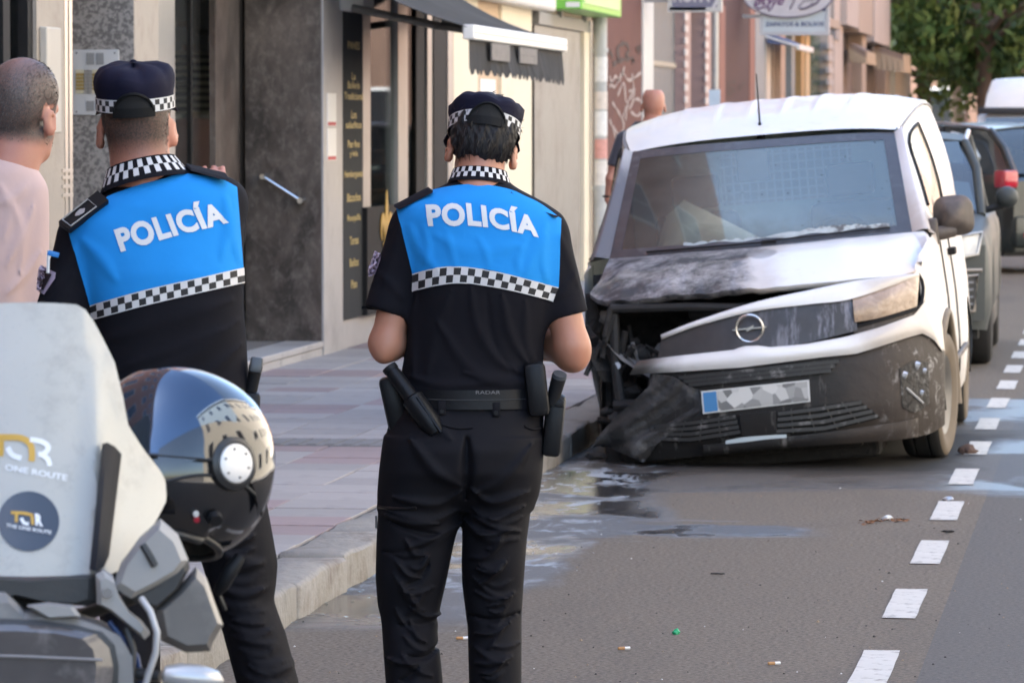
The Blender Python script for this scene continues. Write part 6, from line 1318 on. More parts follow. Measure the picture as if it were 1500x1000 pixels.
M_CAPC = cloth('navy_cap_cloth', (.0095, .009, .022), .8, 600, .0); M_STRAP = pm('black_strap', (.007, .007, .007), .7, var=.2, spec=.2); M_LEATH = pm('black_leather', (.007, .007, .008), .45, var=.25, vs=20, bmp=(120, .25, .002), spec=.25); M_MATTE = pm('matte_black_polymer', (.010, .010, .011), .55, var=.2, spec=.25)
M_EYE = pm('eye_white', (.7, .68, .65), .2); M_SHOE = pm('boot_black', (.012, .012, .012), .4)
def rot(yaw=0, pitch=0, roll=0): return Matrix.Rotation(math.radians(yaw), 3, 'Z') @ Matrix.Rotation(math.radians(roll), 3, 'Y') @ Matrix.Rotation(math.radians(-pitch), 3, 'X')
def head(vx, c, M, neck, wid=1.0, ears=True):
    c = Vector(c); H = lambda x, y, z: c + M @ Vector((x * wid, y, z)); Mn = np.array(M)
    vx.cap(H(0, -.015, -.05), neck, .056, .068, .03)
    vx.ell(H(0, -.008, .05), (.075 * wid, .098, .083), Mn, .02); vx.ell(H(0, -.045, .01), (.066 * wid, .055, .07), Mn, .02); vx.ell(H(0, .035, -.03), (.061 * wid, .062, .088), Mn, .02)
    vx.ell(H(0, .048, -.085), (.049 * wid, .045, .033), Mn, .02); vx.ell(H(0, .078, -.103), (.018, .016, .015), Mn, .015)
    vx.cap(H(0, .092, .005), H(0, .112, -.036), .008, .013, .01); vx.cap(H(-.035, .08, .022), H(.035, .08, .022), .012, .012, .012); vx.cap(H(-.016, .093, -.064), H(.016, .093, -.064), .007, .007, .006)
    for s in (-1, 1):
        vx.ell(H(s * .031, .097, .002), (.016, .012, .010), Mn, .008, True); vx.cap(H(s * .012, .098, -.036), H(s * .014, .1, -.034), .006, .006, .006)
        if ears:
            E = M @ Matrix.Rotation(s * -.42, 3, 'Z') @ Matrix.Rotation(.18, 3, 'X'); e = H(s * .079, -.008, -.012); vx.ell(e, (.008, .021, .034), np.array(E), .008); vx.ell(H(s * .076, .002, -.03), (.009, .012, .014), np.array(E), .006); vx.ell(H(s * .0885, -.004, -.008), (.007, .012, .019), np.array(E), .004, True)
def eyes(P, c, M, parent):
    for s in (-1, 1):
        g = lathe([(0.0001, -.0115), (.006, -.0098), (.0105, -.0045), (.0115, 0), (.0105, .0045), (.006, .0098), (.0001, .0115)], 12); e = Vector(c) + M @ Vector((s * .031, .083, .002)); part('eye', xf(g, t=e), M_EYE, parent, 60)
def hand(vx, w, d, up, side, curl=.6, r=.0088):
    """palm and five fingers from wrist w along d; up = back of the hand; side = +1 when the thumb lies along d x up"""
    w = Vector(w); d = Vector(d).normalized(); up = Vector(up); up = (up - d * up.dot(d)).normalized(); a = d.cross(up) * side
    vx.cap(w, w + d * .075, .026, .03, .015, flat=(up, .5))
    for i, (o, L) in enumerate(((.030, .072), (.011, .08), (-.009, .075), (-.028, .058))):
        b = w + d * .085 + a * o; e1 = b + (d * math.cos(curl) - up * math.sin(curl)) * L * .45; e2 = e1 + (d * math.cos(curl * 2) - up * math.sin(curl * 2)) * L * .33; e3 = e2 + (d * math.cos(curl * 2.7) - up * math.sin(curl * 2.7)) * L * .25
        vx.cap(w + d * .06 + a * o * .8, b, r, r, .006); vx.cap(b, e1, r, r * .92, .003); vx.cap(e1, e2, r * .92, r * .86, .002); vx.cap(e2, e3, r * .86, r * .72, .002)
    t0 = w + d * .025 + a * .028; t1 = t0 + (d * .6 + a * .75 - up * .2).normalized() * .035; t2 = t1 + (d * .9 + a * .2 - up * .45).normalized() * .03; vx.cap(t0, t1, .013, .011, .008); vx.cap(t1, t2, .0105, .009, .003)
def hairtufts(P, tr, c, M, n, inside, length, mat, parent, seed=1, name='hair', lift=.5, wid=.0011):
    """short separate hairs rooted on the scalp"""
    rr = np.random.RandomState(seed); V = []; Fa = []; c = Vector(c); tries = 0
    while len(Fa) < n and tries < n * 6:
        tries += 1; v = Vector(rr.normal(size=3)).normalized()
        if v.z < -.75: continue
        o = c + M @ Vector((0, -.01, .02)) + (M @ v) * .3; h = tr.ray_cast(o, -(M @ v))
        if h[0] is None: continue
        q = M.transposed() @ (h[0] - c)
        if not inside(q, rr): continue
        nn = h[1] if h[1].dot(M @ v) > 0 else -h[1]; dn = (M @ Vector((q.x * 2.0, -.35, -1.0))); dn = (dn - nn * dn.dot(nn)).normalized()
        d = (nn * lift + dn * (1 - lift) + Vector(rr.normal(size=3)) * .18).normalized(); L = length * rr.uniform(.6, 1.25); s = d.cross(nn).normalized() * wid; b = h[0] - nn * .002; i = len(V)
        V += [b - s, b + s, b + d * L * .6 + s * .8 - nn * 0, b + d * L + dn * L * .25]; Fa.append((i, i + 1, i + 2, i + 3))
    return part(name, (V, Fa), mat, parent)
def scalp(o, c, M, col, fn):
    """the cropped hair's own colour on the scalp, as a point attribute that the skin material reads"""
    me = o.data; n = len(me.vertices); co = np.zeros(n * 3); me.vertices.foreach_get('co', co); q = (co.reshape(-1, 3) - np.array(c)) @ np.array(M)
    inhead = (np.linalg.norm(q, axis=1) < .17); w_ = fn(q[:, 0], q[:, 1], q[:, 2]) * inhead; at = me.attributes.new('scalp', 'FLOAT', 'POINT'); at.data.foreach_set('value', w_.astype(np.float32))
    m = me.materials[0].copy(); me.materials[0] = m; nt = m.node_tree; b = nt.nodes['Principled BSDF']; a = nt.nodes.new('ShaderNodeAttribute'); a.attribute_name = 'scalp'; tc = nt.nodes.new('ShaderNodeTexCoord')
    src = b.inputs['Base Color'].links[0].from_socket; f = math_(nt, 'MULTIPLY', a.outputs['Fac'], ramp(nt, noise(nt, tc.outputs['Object'], 260, 4, .75), (.72, .72, .72), (1, 1, 1), .3, .6)); nt.links.new(mixc(nt, f, src, col), b.inputs['Base Color'])
def hatched(name, c): return pm(name, c, .55, var=.35, vs=60, spec=.3)
def cap_hat(P, c, M, parent, tilt=8, a=.0865, b=.109, z0=.034, hgt=.098, arch_dir=0.0):
    c = Vector(c); T = M @ Matrix.Rotation(math.radians(tilt), 3, 'X')
    H = lambda x, y, z: c + T @ Vector((x, y, z))
    def ring(th, k, z, o=0.0): return H((a * k + o) * math.cos(th), (b * k + o) * math.sin(th) - .006, z0 + z)
    N = 64; TH = np.linspace(0, 2 * math.pi, N, endpoint=False); bh = .031
    prof = [(1.0, 0), (1.0, .012), (1.0, bh), (1.045, bh + .018), (1.055, bh + .034), (1.01, hgt * .80), (.90, hgt * .93), (.70, hgt * 1.0), (.42, hgt * 1.025), (.15, hgt * 1.03), (.01, hgt * 1.03)]
    rows = []
    for k, z in prof:
        ro = []
        for th in TH:
            m = abs(math.cos(4 * th + .4)); kk = k * (1 + (.026 * (m - .5) * min(1, k) if z > bh else 0)); zz = z + (.005 * math.sin(3 * th + 1) + .007 * (m - .5)) * (z > bh) * min(1, k * k) - (.010 * math.exp(-((th - 1.5 * math.pi) / .5) ** 2) if z > hgt * .7 else 0); ro.append(ring(th, kk, zz))
        rows.append(ro)
    cp_ = part('cap', loft(rows, cu=True), M_CAPC, parent, 75)
    # checkered band
    n = 46; rr_ = []
    for z in (.001, .003, .016, .0275, .030): rr_.append([ring(2 * math.pi * j / n, 1.0, z, .0022) for j in range(n)])
    part('checkered_band', loft(rr_, cu=True, mi=lambda i, j: 0 if i in (0, 3) else (j + i) % 2), [M_CKW, M_CKB], cp_)
    # rear opening: binding arch, dark mesh infill, strap
    c0 = 1.5 * math.pi + arch_dir; w_ = .50; up = []
    for t in np.linspace(0, 1, 21):
        th = c0 - w_ + 2 * w_ * t; z = .004 + .040 * math.sin(math.pi * t) ** .55; up.append((th, z))
    def surf(th, z, o):
        k = float(np.interp(z, [p[1] for p in prof], [p[0] for p in prof])); return ring(th, k * (1.012 if z > bh else 1.0), z, o)
    part('mesh_insert', loft([[surf(th, .002 + (z - .002) * q, .0042) for th, z in up] for q in np.linspace(0, 1, 6)]), pm('cap_mesh_black', (.008, .008, .008), .85), cp_, 60)
    part('binding', tube([surf(th, z, .006) for th, z in up], .0035, 6), M_STRAP, cp_, 60)
    part('strap', loft([[surf(c0 - w_ * 1.05 + 2.1 * w_ * t, z, .0075) for t in np.linspace(0, 1, 20)] for z in (-.009, .001, .012)]), M_STRAP, cp_, 60)
    # peak at the front
    pk = [[ring(th, 1.0, .004, .001) + T @ Vector((0, 0, 0)) for th in np.linspace(.25, math.pi - .25, 17)], [ring(th, 1.0, -.012, 0) + T @ Vector((.01 * math.cos(th), .068 * math.sin(th) ** 1.3, -.004)) for th in np.linspace(.25, math.pi - .25, 17)]]
    part('peak', thick(loft(pk), (0, 0, .003)), M_CAPC, cp_, 60); part('top_button', lathe_at(H(0, -.006, z0 + hgt * 1.05), T, [(.0001, .006), (.006, .004), (.009, 0)]), M_CAPC, cp_, 60)
    return cp_
def lathe_at(c, T, prof, n=14): g = lathe(prof, n); return ([Vector(c) + T @ Vector(v) for v in g[0]], g[1])
def ringband(c, T, a0, b0, a1, b1, h, pat, n, mats, parent, name, sag=None):
    """upright band round an ellipse; pat = list of (z fraction) rows with a material chooser"""
    zs = pat[0]; rows = []
    for z in zs:
        ro = []
        for j in range(n):
            th = 2 * math.pi * j / n; aa = a0 + (a1 - a0) * z; bb = b0 + (b1 - b0) * z; ro.append(Vector(c) + T @ Vector((aa * math.cos(th), bb * math.sin(th), h * z + (sag(th) if sag else 0))))
        rows.append(ro)
    return part(name, loft(rows, cu=True, mi=pat[1]), mats, parent, 60)
def boxb(P, name, c, T, sx, sy, sz, bev, mat, parent): return part(name, xf(box(-sx / 2, sx / 2, -sy / 2, sy / 2, -sz / 2, sz / 2, bev), T, c), mat, parent, 40)
def boot(P, parent, u, v, phi=0.0):
    vx = Vox((u - .09, v - .14, -.01), (u + .09, v + .24, .2), .006); R = Matrix.Rotation(phi, 3, 'Z'); q = lambda x, y, z: Vector((u, v, 0)) + R @ Vector((x, y, z))
    vx.cap(q(0, -.04, .05), q(0, .13, .035), .05, .042, .02); vx.cap(q(0, -.03, .06), q(0, -.02, .18), .048, .05, .03); X, Y, Z = vx.grid((slice(None),) * 3); vx.D = np.maximum(vx.D, (.003 - Z) + 0 * X + 0 * Y).astype(np.float32)
    part('boot', vx.mesh(), M_SHOE, parent, True)
def checkmi(n0): return lambda i, j: 0 if i in (0, 3) else (i + j) % 2
def checkband(P, tr, top, bot, ncol, off, parent):
    T = resamp(top, ncol * 2 + 1); Bq = resamp(bot, ncol * 2 + 1); rows = []
    for k in (0, .07, .5, .93, 1.0): rows.append(P.decal(tr, [(a[0] * (1 - k) + b[0] * k, a[1] * (1 - k) + b[1] * k) for a, b in zip(T, Bq)], off))
    return part('checkered_band', loft(rows, mi=lambda i, j: 0 if i in (0, 3) else ((j // 2) + i) % 2), [M_CKW, M_CKB], parent)
def badge(P, tr, outer, inner, parent, name='sleeve_badge'):
    dz = lambda q, o: (lambda g: (P.decal(tr, [(v[0], v[1]) for v in g[0]], o), g[1]))(subdiv(([(x, y, 0) for x, y in q], [tuple(range(len(q)))]), 4.0))
    b = part(name, dz(outer, .003), pm('badge_border', (.42, .33, .40), .6, var=.3, vs=300), parent)
    part('badge_field', dz(inner, .005), pm('badge_dark', (.035, .022, .025), .6, var=.5, vs=200, col2=(.30, .10, .06), thr=(.55, .65), c2s=90), b)
def slab(P, tr, q, off, th, mat, parent, name):
    h = P.decal(tr, q, off); return part(name, thick((h, [(0, 1, 2, 3)]), (0, 0, th)), mat, parent)
# ------------------------------------------------------------------ officer with head bowed, back to us
o2 = Person(695, 10.8, 'police officer in blue and black polo standing with head bowed, back turned'); R0 = o2.root
P = o2.P
vs_ = Vox((-.34, -.22, .85), (.34, .2, 1.66), .005)
tor = [(262, 664, 742, .03, .05), (272, 650, 752, .02, .065), (280, 628, 766, .01, .075), (290, 605, 786, 0, .085), (300, 586, 804, 0, .095), (315, 580, 822, 0, .105), (345, 588, 824, 0, .115), (400, 598, 816, -.005, .125), (440, 603, 810, -.005, .122), (500, 596, 797, 0, .115), (545, 588, 795, .005, .115), (600, 586, 800, .005, .118)]
vs_.stack([o2.row(a, b, c, d, e) for a, b, c, d, e in tor], 2.4, .01)
sl_ = P(602, 345, .0); el_ = P(563, 470, -.01); hm = P(562, 457, -.01); dn = (el_ - sl_).normalized(); vs_.cap(sl_, el_, .056, .056, .03, cuts=[(P(562, 456, -.01), dn)])
sr_ = P(800, 350, .0); er_ = P(833, 478, -.01); dn2 = (er_ - sr_).normalized(); vs_.cap(sr_, er_, .055, .054, .03, cuts=[(P(831, 463, -.01), dn2)])
S = o2.st
vs_.folds([S([(690, 420), (700, 480), (735, 530), (770, 548)], .013, .006), S([(735, 430), (748, 490), (775, 535)], .011, .006), S([(770, 440), (772, 500), (788, 540)], .010, .005), S([(660, 425), (640, 480), (625, 545)], .016, .0045), S([(640, 470), (690, 540), (760, 556)], .014, .005), S([(712, 425), (722, 500), (752, 545)], .008, -.005), S([(610, 430), (602, 480), (605, 550)], .012, .004),
           S([(800, 330), (785, 370), (770, 400)], .014, .005), S([(600, 330), (615, 365), (640, 395)], .013, .004), S([(640, 345), (690, 368), (760, 360)], .02, .003), S([(655, 340), (662, 370), (668, 390)], .007, .004), S([(700, 345), (712, 370), (716, 392)], .007, .004), S([(770, 350), (758, 380), (762, 400)], .007, .004), S([(620, 330), (628, 365), (622, 392)], .007, .004), S([(800, 345), (795, 380), (800, 412)], .008, .005), S([(680, 545), (740, 562), (790, 556)], .010, .006), S([(600, 552), (650, 564), (720, 560)], .012, .005),
           S([(553, 400), (575, 420), (590, 440)], .010, .004), S([(845, 400), (830, 425), (812, 440)], .010, .004), S([(820, 345), (835, 380), (848, 420)], .012, .004), S([(585, 330), (572, 380), (560, 420)], .012, .004)])
gs2 = vs_.mesh(2); T2 = bvh(gs2); shirt = part('shirt', gs2, M_NAVYC, R0, True)
o2.patch('blue_yoke', T2, [(581, 304), (600, 293), (625, 282), (660, 274), (702, 271), (744, 278), (770, 289), (792, 300), (821, 321)], [(605, 402), (622, 397), (642, 393), (665, 391), (690, 392), (720, 396), (745, 402), (780, 411), (818, 422)], 60, 40, .0028, M_BLUEC, shirt)
checkband(o2, T2, [(605, 401), (642, 392), (681, 391), (741, 401), (818, 421)], [(605, 427), (642, 418), (681, 415), (741, 424), (810, 441)], 21, .0045, shirt)
W1 = text2d('POLICIA', .046)[2]; W2 = text2d('POLICÍA', .046)[2]; RAT = W2 / W1
o2.text('lettering', 'POLICÍA', T2, [(628, 332), (665, 332), (694, 332), (740, 338), (789, 349)], [(624, 301), (660, 299), (690, 299), (735, 307), (786, 319)], .005, M_LETT, shirt, .046, RAT)
badge(o2, T2, [(549, 367), (560, 373), (559, 380), (551, 402), (540, 405), (539, 395)], [(550, 372), (557, 376), (550, 398), (542, 401)], shirt)
o2.patch('sleeve_hem', T2, [(531, 448), (560, 450), (596, 456)], [(529, 452), (560, 455), (597, 460)], 14, 2, .002, M_NAVYC, shirt)
nb = P(702, 273, .02)
ck = ringband(nb, rot(0, 14, 4), .078, .068, .066, .058, .036, ([0, .14, .26, .62, .98, 1.0, 1.02], lambda i, j: 0 if i in (0, 1, 4, 5) else (1 if (i + j) % 2 else 0)), 44, [M_NAVYC, M_CKW], shirt, 'collar')
for q, nm in (([(577, 303), (585, 307), (634, 282), (627, 277)], 0), ([(752, 278), (748, 282), (814, 319), (821, 316)], 1)):
    h4 = [P(x, y, v) for (x, y), v in zip(q, (-.035, -.06, -.07, -.035))]; e = part('epaulette', thick((h4, [(0, 1, 2, 3)]), (0, .02, .005)), M_NAVYC, shirt)
# trousers
vt = Vox((-.28, -.2, .06), (.24, .2, 1.1), .005)
vt.stack([o2.row(*r) for r in ((574, 590, 797, .005, .112), (600, 581, 797, .003, .118), (625, 568, 796, -.005, .128), (655, 562, 795, -.015, .14), (690, 558, 793, -.015, .135), (725, 558, 787, 0, .10), (745, 565, 775, .01, .06))], 2.3, .01)
LL = [(640, 566, 688, -.01, .115), (712, 557, 685, -.01, .11), (760, 553, 673, 0, .10), (800, 551, 664, 0, .094), (846, 550, 655, 0, .088), (885, 553, 646, .01, .08), (905, 558, 642, .01, .077), (928, 560, 641, 0, .078), (960, 562, 645, -.01, .078), (1000, 565, 649, -.015, .076), (1080, 568, 646, -.015, .070), (1150, 572, 642, -.01, .066), (1196, 572, 643, 0, .07)]
RL = [(640, 686, 792, -.01, .115), (712, 684, 787, -.01, .108), (750, 679, 777, 0, .10), (789, 677, 772, 0, .094), (827, 676, 769, 0, .088), (856, 677, 767, .01, .082), (904, 683, 764, .01, .076), (918, 685, 764, .005, .076), (960, 686, 764, -.01, .075), (1000, 687, 764, -.015, .072), (1080, 690, 760, -.015, .068), (1150, 692, 754, -.01, .064), (1196, 692, 754, 0, .068)]
vt.stack([o2.row(*r) for r in LL], 2.1, .022); vt.stack([o2.row(*r) for r in RL], 2.1, .022)
fo_ = [S([(684, 640), (684, 690), (683, 730)], .012, -.012), S([(690, 715), (720, 735), (775, 720)], .010, .006), S([(676, 718), (640, 738), (575, 728)], .010, .006), S([(690, 745), (720, 760), (770, 742)], .008, .005), S([(670, 748), (630, 762), (565, 748)], .009, .005), S([(600, 640), (640, 690), (680, 712)], .014, .005), S([(780, 650), (740, 700), (692, 722)], .014, .005), S([(675, 770), (640, 790), (600, 800)], .011, .005), S([(680, 765), (715, 790), (760, 790)], .010, .005), S([(600, 590), (640, 620), (660, 640)], .02, .003)]
rn = random.Random(3)
for (x0, x1, y0, y1, n) in ((553, 652, 815, 925, 12), (680, 766, 822, 930, 11), (562, 648, 930, 1000, 6), (688, 764, 935, 1000, 6), (556, 668, 760, 815, 5), (680, 772, 755, 815, 5)):
    for i in range(n):
        y = y0 + (y1 - y0) * (i + rn.uniform(-.3, .3)) / n; sl2 = rn.uniform(-34, 34); a = x0 + rn.uniform(0, .5) * (x1 - x0); b = max(a + 25, x1 - rn.uniform(0, .5) * (x1 - x0)); fo_.append(S([(a, y - sl2 / 2), ((a + b) / 2, y + rn.uniform(3, 11)), (b, y + sl2 / 2)], rn.uniform(.0045, .0085), rn.uniform(.003, .0065) * (1 if rn.random() < .8 else -1)))
vt.folds([(a, b, c * 1.9) for a, b, c in fo_], 0.03)
gt = vt.mesh(1); TT = bvh(gt); trou = part('trousers', gt, M_TROU, R0, True)
for (a, b) in (((648, 622), (692, 626)), ((768, 624), (791, 627))): part('pocket_welt', tube([h for h in (o2.hit(TT, a[0] + (b[0] - a[0]) * t, a[1] + (b[1] - a[1]) * t + 3 * math.sin(math.pi * t), .001) for t in np.linspace(0, 1, 9)) if h], .0035, 6), M_TROU, trou, 40)
part('thigh_zip', tube([h for h in (o2.hit(TT, 555 + 55 * t, 742 + 3 * math.sin(3 * t), .001) for t in np.linspace(0, 1, 9)) if h], .0045, 6), M_LEATH, trou, 40); zp = P(551, 755, -.03); part('zip_pull', tube([zp, zp + Vector((0, 0, -.03))], .003, 6), M_STEEL, trou, 40)
for (x, y) in ((726, 600), (648, 598)): h = o2.hit(TT, x, y, .006); boxb(o2, 'belt_loop', h, Matrix.Identity(3), .02, .008, .035, .003, M_TROU, trou); part('loop_button', tube([h + Vector((0, -.004, -.008)), h + Vector((0, -.008, -.008))], .005, 10), M_LEATH, trou, 40)
# belt and its gear
bc_ = P(692, 595, .004); bl_ = ringband(bc_, rot(0, 0, 0), .178, .128, .176, .126, .046, ([0, .06, .94, 1.0], lambda i, j: 0), 56, [M_LEATH], R0, 'belt'); 
part('belt_seam', tube([bc_ + Vector((.1785 * math.cos(t), .1285 * math.sin(t), .023)) for t in np.linspace(math.pi, 2 * math.pi, 30)], .0012, 5), pm('seam_grey', (.03, .03, .03), .6), bl_); 
W_, F_, as_ = text2d('ΜΗCΕ', .0) if False else text2d('RADAR', .0); part('belt_print', ([P(697 + 36 * u, 577 - 5 * v, -.1275) for u, v, _ in W_], F_), pm('belt_print', (.16, .15, .15), .5), bl_)
a, b = P(574, 543, -.075), P(641, 634, -.125); ax_ = (b - a).normalized()
ho = part('baton_holder', tube([a, a + ax_ * .012, a.lerp(b, .42), a.lerp(b, .45), b - ax_ * .03, b], [.017, .0185, .019, .028, .027, .018], 14), M_LEATH, R0, 50); part('holder_ridge', tube([a.lerp(b, .45) + Vector((.012, -.026, .006)), b + Vector((.008, -.022, .004))], .004, 6), M_LEATH, ho, 40)
part('baton_cap', tube([a - ax_ * .012, a], [.019, .019], 14), M_MATTE, ho, 40)
boxb(o2, 'radio_pouch', P(577, 590, -.03), rot(0, 0, -12), .05, .06, .13, .012, M_LEATH, R0)
boxb(o2, 'ammunition_pouch', P(786, 570, -.09), rot(0, 0, -6), .052, .045, .13, .014, M_LEATH, R0)
hs = boxb(o2, 'holster', P(811, 622, -.03), rot(0, 0, 6), .046, .07, .15, .012, M_LEATH, R0); boxb(o2, 'holster_buckle', P(817, 590, -.06), rot(0, 0, 8), .03, .02, .018, .004, M_MATTE, hs)
g0, g1 = P(808, 592, -.055), P(819, 552, -.07); pi_ = part('pistol', join(tube([g0, g0.lerp(g1, .5), g1], [.016, .0165, .018], 12), xf(box(-.017, .017, -.03, .045, -.012, .02, .006), rot(0, 0, 10), P(803, 590, -.03))), M_MATTE, hs, 40); part('grip_plate', tube([g1, g1 + Vector((.002, -.004, .008))], [.0185, .017], 12), pm('grip_plate_grey', (.06, .065, .07), .35), hs, 40)
# body
hc = P(706, 219, .075); HM = rot(2, 24, 7); nk = P(702, 285, .015)
vb = Vox((-.34, -.2, .0), (.34, .46, 1.78), .006)
head(vb, hc, HM, nk, 1.0)
vb.stack([o2.row(a, b, c, d, e) for a, b, c, d, e in tor], 2.4, .01, shrink=.012); vb.cap(P(690, 600, 0), P(690, 680, 0), .10, .09, .03)
for q in (LL, RL): vb.stack([o2.row(*r) for r in q] , 2.1, .02, shrink=.014)
el2 = P(566, 502, -.02); wl = P(618, 505, .25); vb.cap(sl_, el2, .05, .037, .02); vb.cap(el2, wl, .038, .027, .02); vb.cap(P(567, 504, .0), P(596, 480, .10), .041, .036, .02); vb.ell(P(561, 518, -.035), (.020, .022, .022), None, .02); hand(vb, wl, (.35, .9, .1), (0, .0, 1), -1, .55)
er2 = P(838, 507, -.02); wr = P(772, 510, .24); vb.cap(sr_, er2, .05, .040, .02); vb.cap(er2, wr, .041, .028, .02); vb.ell(P(843, 527, -.03), (.020, .022, .022), None, .02); vb.cap(P(838, 520, .0), P(808, 490, .1), .043, .036, .02); hand(vb, wr, (-.4, .9, .1), (0, 0, 1), 1, .55)
gb = vb.mesh(1); TB = bvh(gb); body = part('body', gb, M_SKA, R0, True); eyes(o2, hc, HM, body)
M_HBLK = hatched('black_hair', (.014, .012, .012))
vh = Vox(hc - Vector((.13, .16, .16)), hc + Vector((.13, .14, .14)), .005); c_ = Vector(hc)
Hh = lambda x, y, z: c_ + HM @ Vector((x, y, z))
vh.ell(Hh(0, -.012, .05), (.083, .102, .086), np.array(HM), .01); vh.ell(Hh(0, -.045, .012), (.078, .066, .078), np.array(HM), .015)
X, Y_, Z = vh.grid((slice(None),) * 3); Mt = np.array(HM); dx, dy, dz = X - c_.x, Y_ - c_.y, Z - c_.z
lx, ly, lz = [Mt[0, i] * dx + Mt[1, i] * dy + Mt[2, i] * dz for i in range(3)]
cut = np.maximum((-.046 - .010 * np.sin(lx * 60) - .016 * np.exp(-(lx / .05) ** 2)) - lz, (ly + .012) - np.clip((lz - .0) * 3, 0, .08)); vh.D = np.maximum(vh.D, cut).astype(np.float32)
vh.D += (.0025 * np.sin(lx * 420 + 6 * np.sin(lz * 40) + ly * 90) + .002 * np.sin(lx * 190 - lz * 60)).astype(np.float32)
hg = vh.mesh(1); hair = part('hair', hg, M_HBLK, body, True)
hairtufts(o2, bvh(hg), hc, HM, 2600, lambda q, r: q.y < .02 and q.z > -.045, .020, M_HBLK, hair, 5, 'loose_hair', .10, .0010)
cap_hat(o2, hc + HM @ Vector((0, .004, .008)), HM, R0, 6, .0865, .108, .028, .086, .0)
boot(o2, R0, P(607, 1200, 0).x, .0, .1); boot(o2, R0, P(723, 1200, 0).x, .0, -.1)
# ------------------------------------------------------------------ officer beside the motorcycle
o1 = Person(250, 9.9, 'police officer in blue and black polo beside the motorcycle, one hand raised'); R1 = o1.root; P = o1.P; S = o1.st
vs_ = Vox((-.36, -.22, .80), (.24, .36, 1.66), .005)
tor1 = [(243, 232, 290, .03, .05), (252, 215, 312, .02, .065), (262, 190, 336, .01, .08), (275, 162, 350, 0, .09), (290, 140, 354, 0, .10), (305, 120, 355, 0, .108), (322, 100, 356, 0, .113), (345, 98, 357, 0, .12), (400, 120, 357, -.01, .128), (450, 132, 357, -.01, .13), (500, 138, 361, -.005, .13), (550, 140, 364, 0, .13), (600, 138, 366, 0, .132), (640, 138, 368, 0, .13)]
vs_.stack([o1.row(*r) for r in tor1], 2.4, .01)
s1 = P(122, 352, .0); e1 = P(84, 478, -.03); vs_.cap(s1, e1, .058, .058, .03, cuts=[(P(80, 500, -.03), (e1 - s1).normalized())])
s1r = P(326, 298, .02); e1r = P(328, 345, .20); vs_.cap(s1r, e1r, .052, .050, .03)
vs_.folds([S([(150, 500), (240, 470), (340, 440)], .02, .004), S([(200, 560), (280, 520), (350, 470)], .016, .005), S([(170, 540), (240, 515), (330, 480)], .012, .004), S([(230, 590), (300, 550), (355, 505)], .012, .005), S([(330, 290), (335, 330), (325, 380)], .012, .006), S([(345, 300), (342, 345), (350, 385)], .008, .005), S([(120, 350), (150, 380), (170, 410)], .014, .005), S([(110, 360), (90, 400), (70, 430)], .012, .004), S([(108, 400), (92, 430), (75, 445)], .010, .004), S([(180, 300), (240, 305), (300, 285)], .02, .002)])
gs1 = vs_.mesh(2); T1 = bvh(gs1); shirt = part('shirt', gs1, M_NAVYC, R1, True)
o1.patch('blue_yoke', T1, [(101, 339), (116, 326), (134, 311), (157, 290), (184, 279), (208, 271), (240, 263), (264, 256), (285, 257), (306, 260), (325, 264), (346, 275)], [(132, 448), (150, 442), (170, 436), (192, 430), (215, 424), (240, 418), (268, 412), (296, 406), (315, 402), (332, 398), (344, 395), (355, 392)], 60, 40, .0028, M_BLUEC, shirt)
checkband(o1, T1, [(133, 447), (192, 430), (240, 418), (296, 406), (355, 392)], [(135, 469), (192, 453), (240, 441), (296, 428), (356, 414)], 22, .0045, shirt)
o1.text('lettering', 'POLICÍA', T1, [(178, 370), (216, 359), (256, 347), (300, 336), (335, 327)], [(167, 337), (208, 323), (240, 315), (276, 306), (322, 297)], .005, M_LETT, shirt, .046, RAT)
badge(o1, T1, [(60, 388), (83, 400), (82, 408), (66, 432), (53, 424), (56, 394)], [(62, 394), (78, 403), (66, 426), (57, 421)], shirt)
pn = P(70, 380, -.065); part('pen', tube([pn + Vector((0, 0, -.03)), pn + Vector((.002, 0, .02))], .004, 6), M_WHITE, shirt, 40); boxb(o1, 'pen_cap', pn + Vector((.012, 0, .012)), rot(0, 0, 14), .026, .008, .012, .002, pm('pen_blue', (.02, .2, .55), .4), shirt)
nb = P(214, 273, -.012); ringband(nb, rot(-6, 10, -13), .106, .088, .078, .066, .052, ([0, .14, .24, .60, .96, 1.0, 1.03], lambda i, j: 0 if i in (0, 1, 4, 5) else (1 if (i + j) % 2 else 0)), 48, [M_NAVYC, M_CKW], shirt, 'collar')
q = [(86, 324), (102, 336), (159, 293), (143, 279)]; h4 = [P(x, y, v) for (x, y), v in zip(q, (-.07, -.10, -.10, -.07))]; ep = part('epaulette', thick((h4, [(0, 1, 2, 3)]), (0, .02, -.01)), M_MATTE, shirt)
def inq(u, v): return (h4[0].lerp(h4[3], u)).lerp(h4[1].lerp(h4[2], u), v) + Vector((0, -.002, .002))
part('braid', tube([inq(*k) for k in ((.06, .1), (.72, .1), (.72, .9), (.06, .9), (.06, .1))], .0016, 5), pm('silver_braid', (.42, .41, .40), .4), ep); part('crest', (([inq(*k) for k in ((.34, .35), (.46, .3), (.54, .5), (.46, .7), (.34, .65), (.28, .5))]), [(0, 1, 2, 3, 4, 5)]), pm('crest_silver', (.40, .36, .34), .4, var=.5, vs=300), ep)
q = [(272, 243), (280, 250), (336, 266), (330, 257)]; h5 = [P(x, y, v) for (x, y), v in zip(q, (-.02, -.07, -.09, -.03))]; part('epaulette', thick((h5, [(0, 1, 2, 3)]), (0, .02, .006)), M_NAVYC, shirt)
vt = Vox((-.26, -.22, .05), (.36, .22, 1.12), .007)
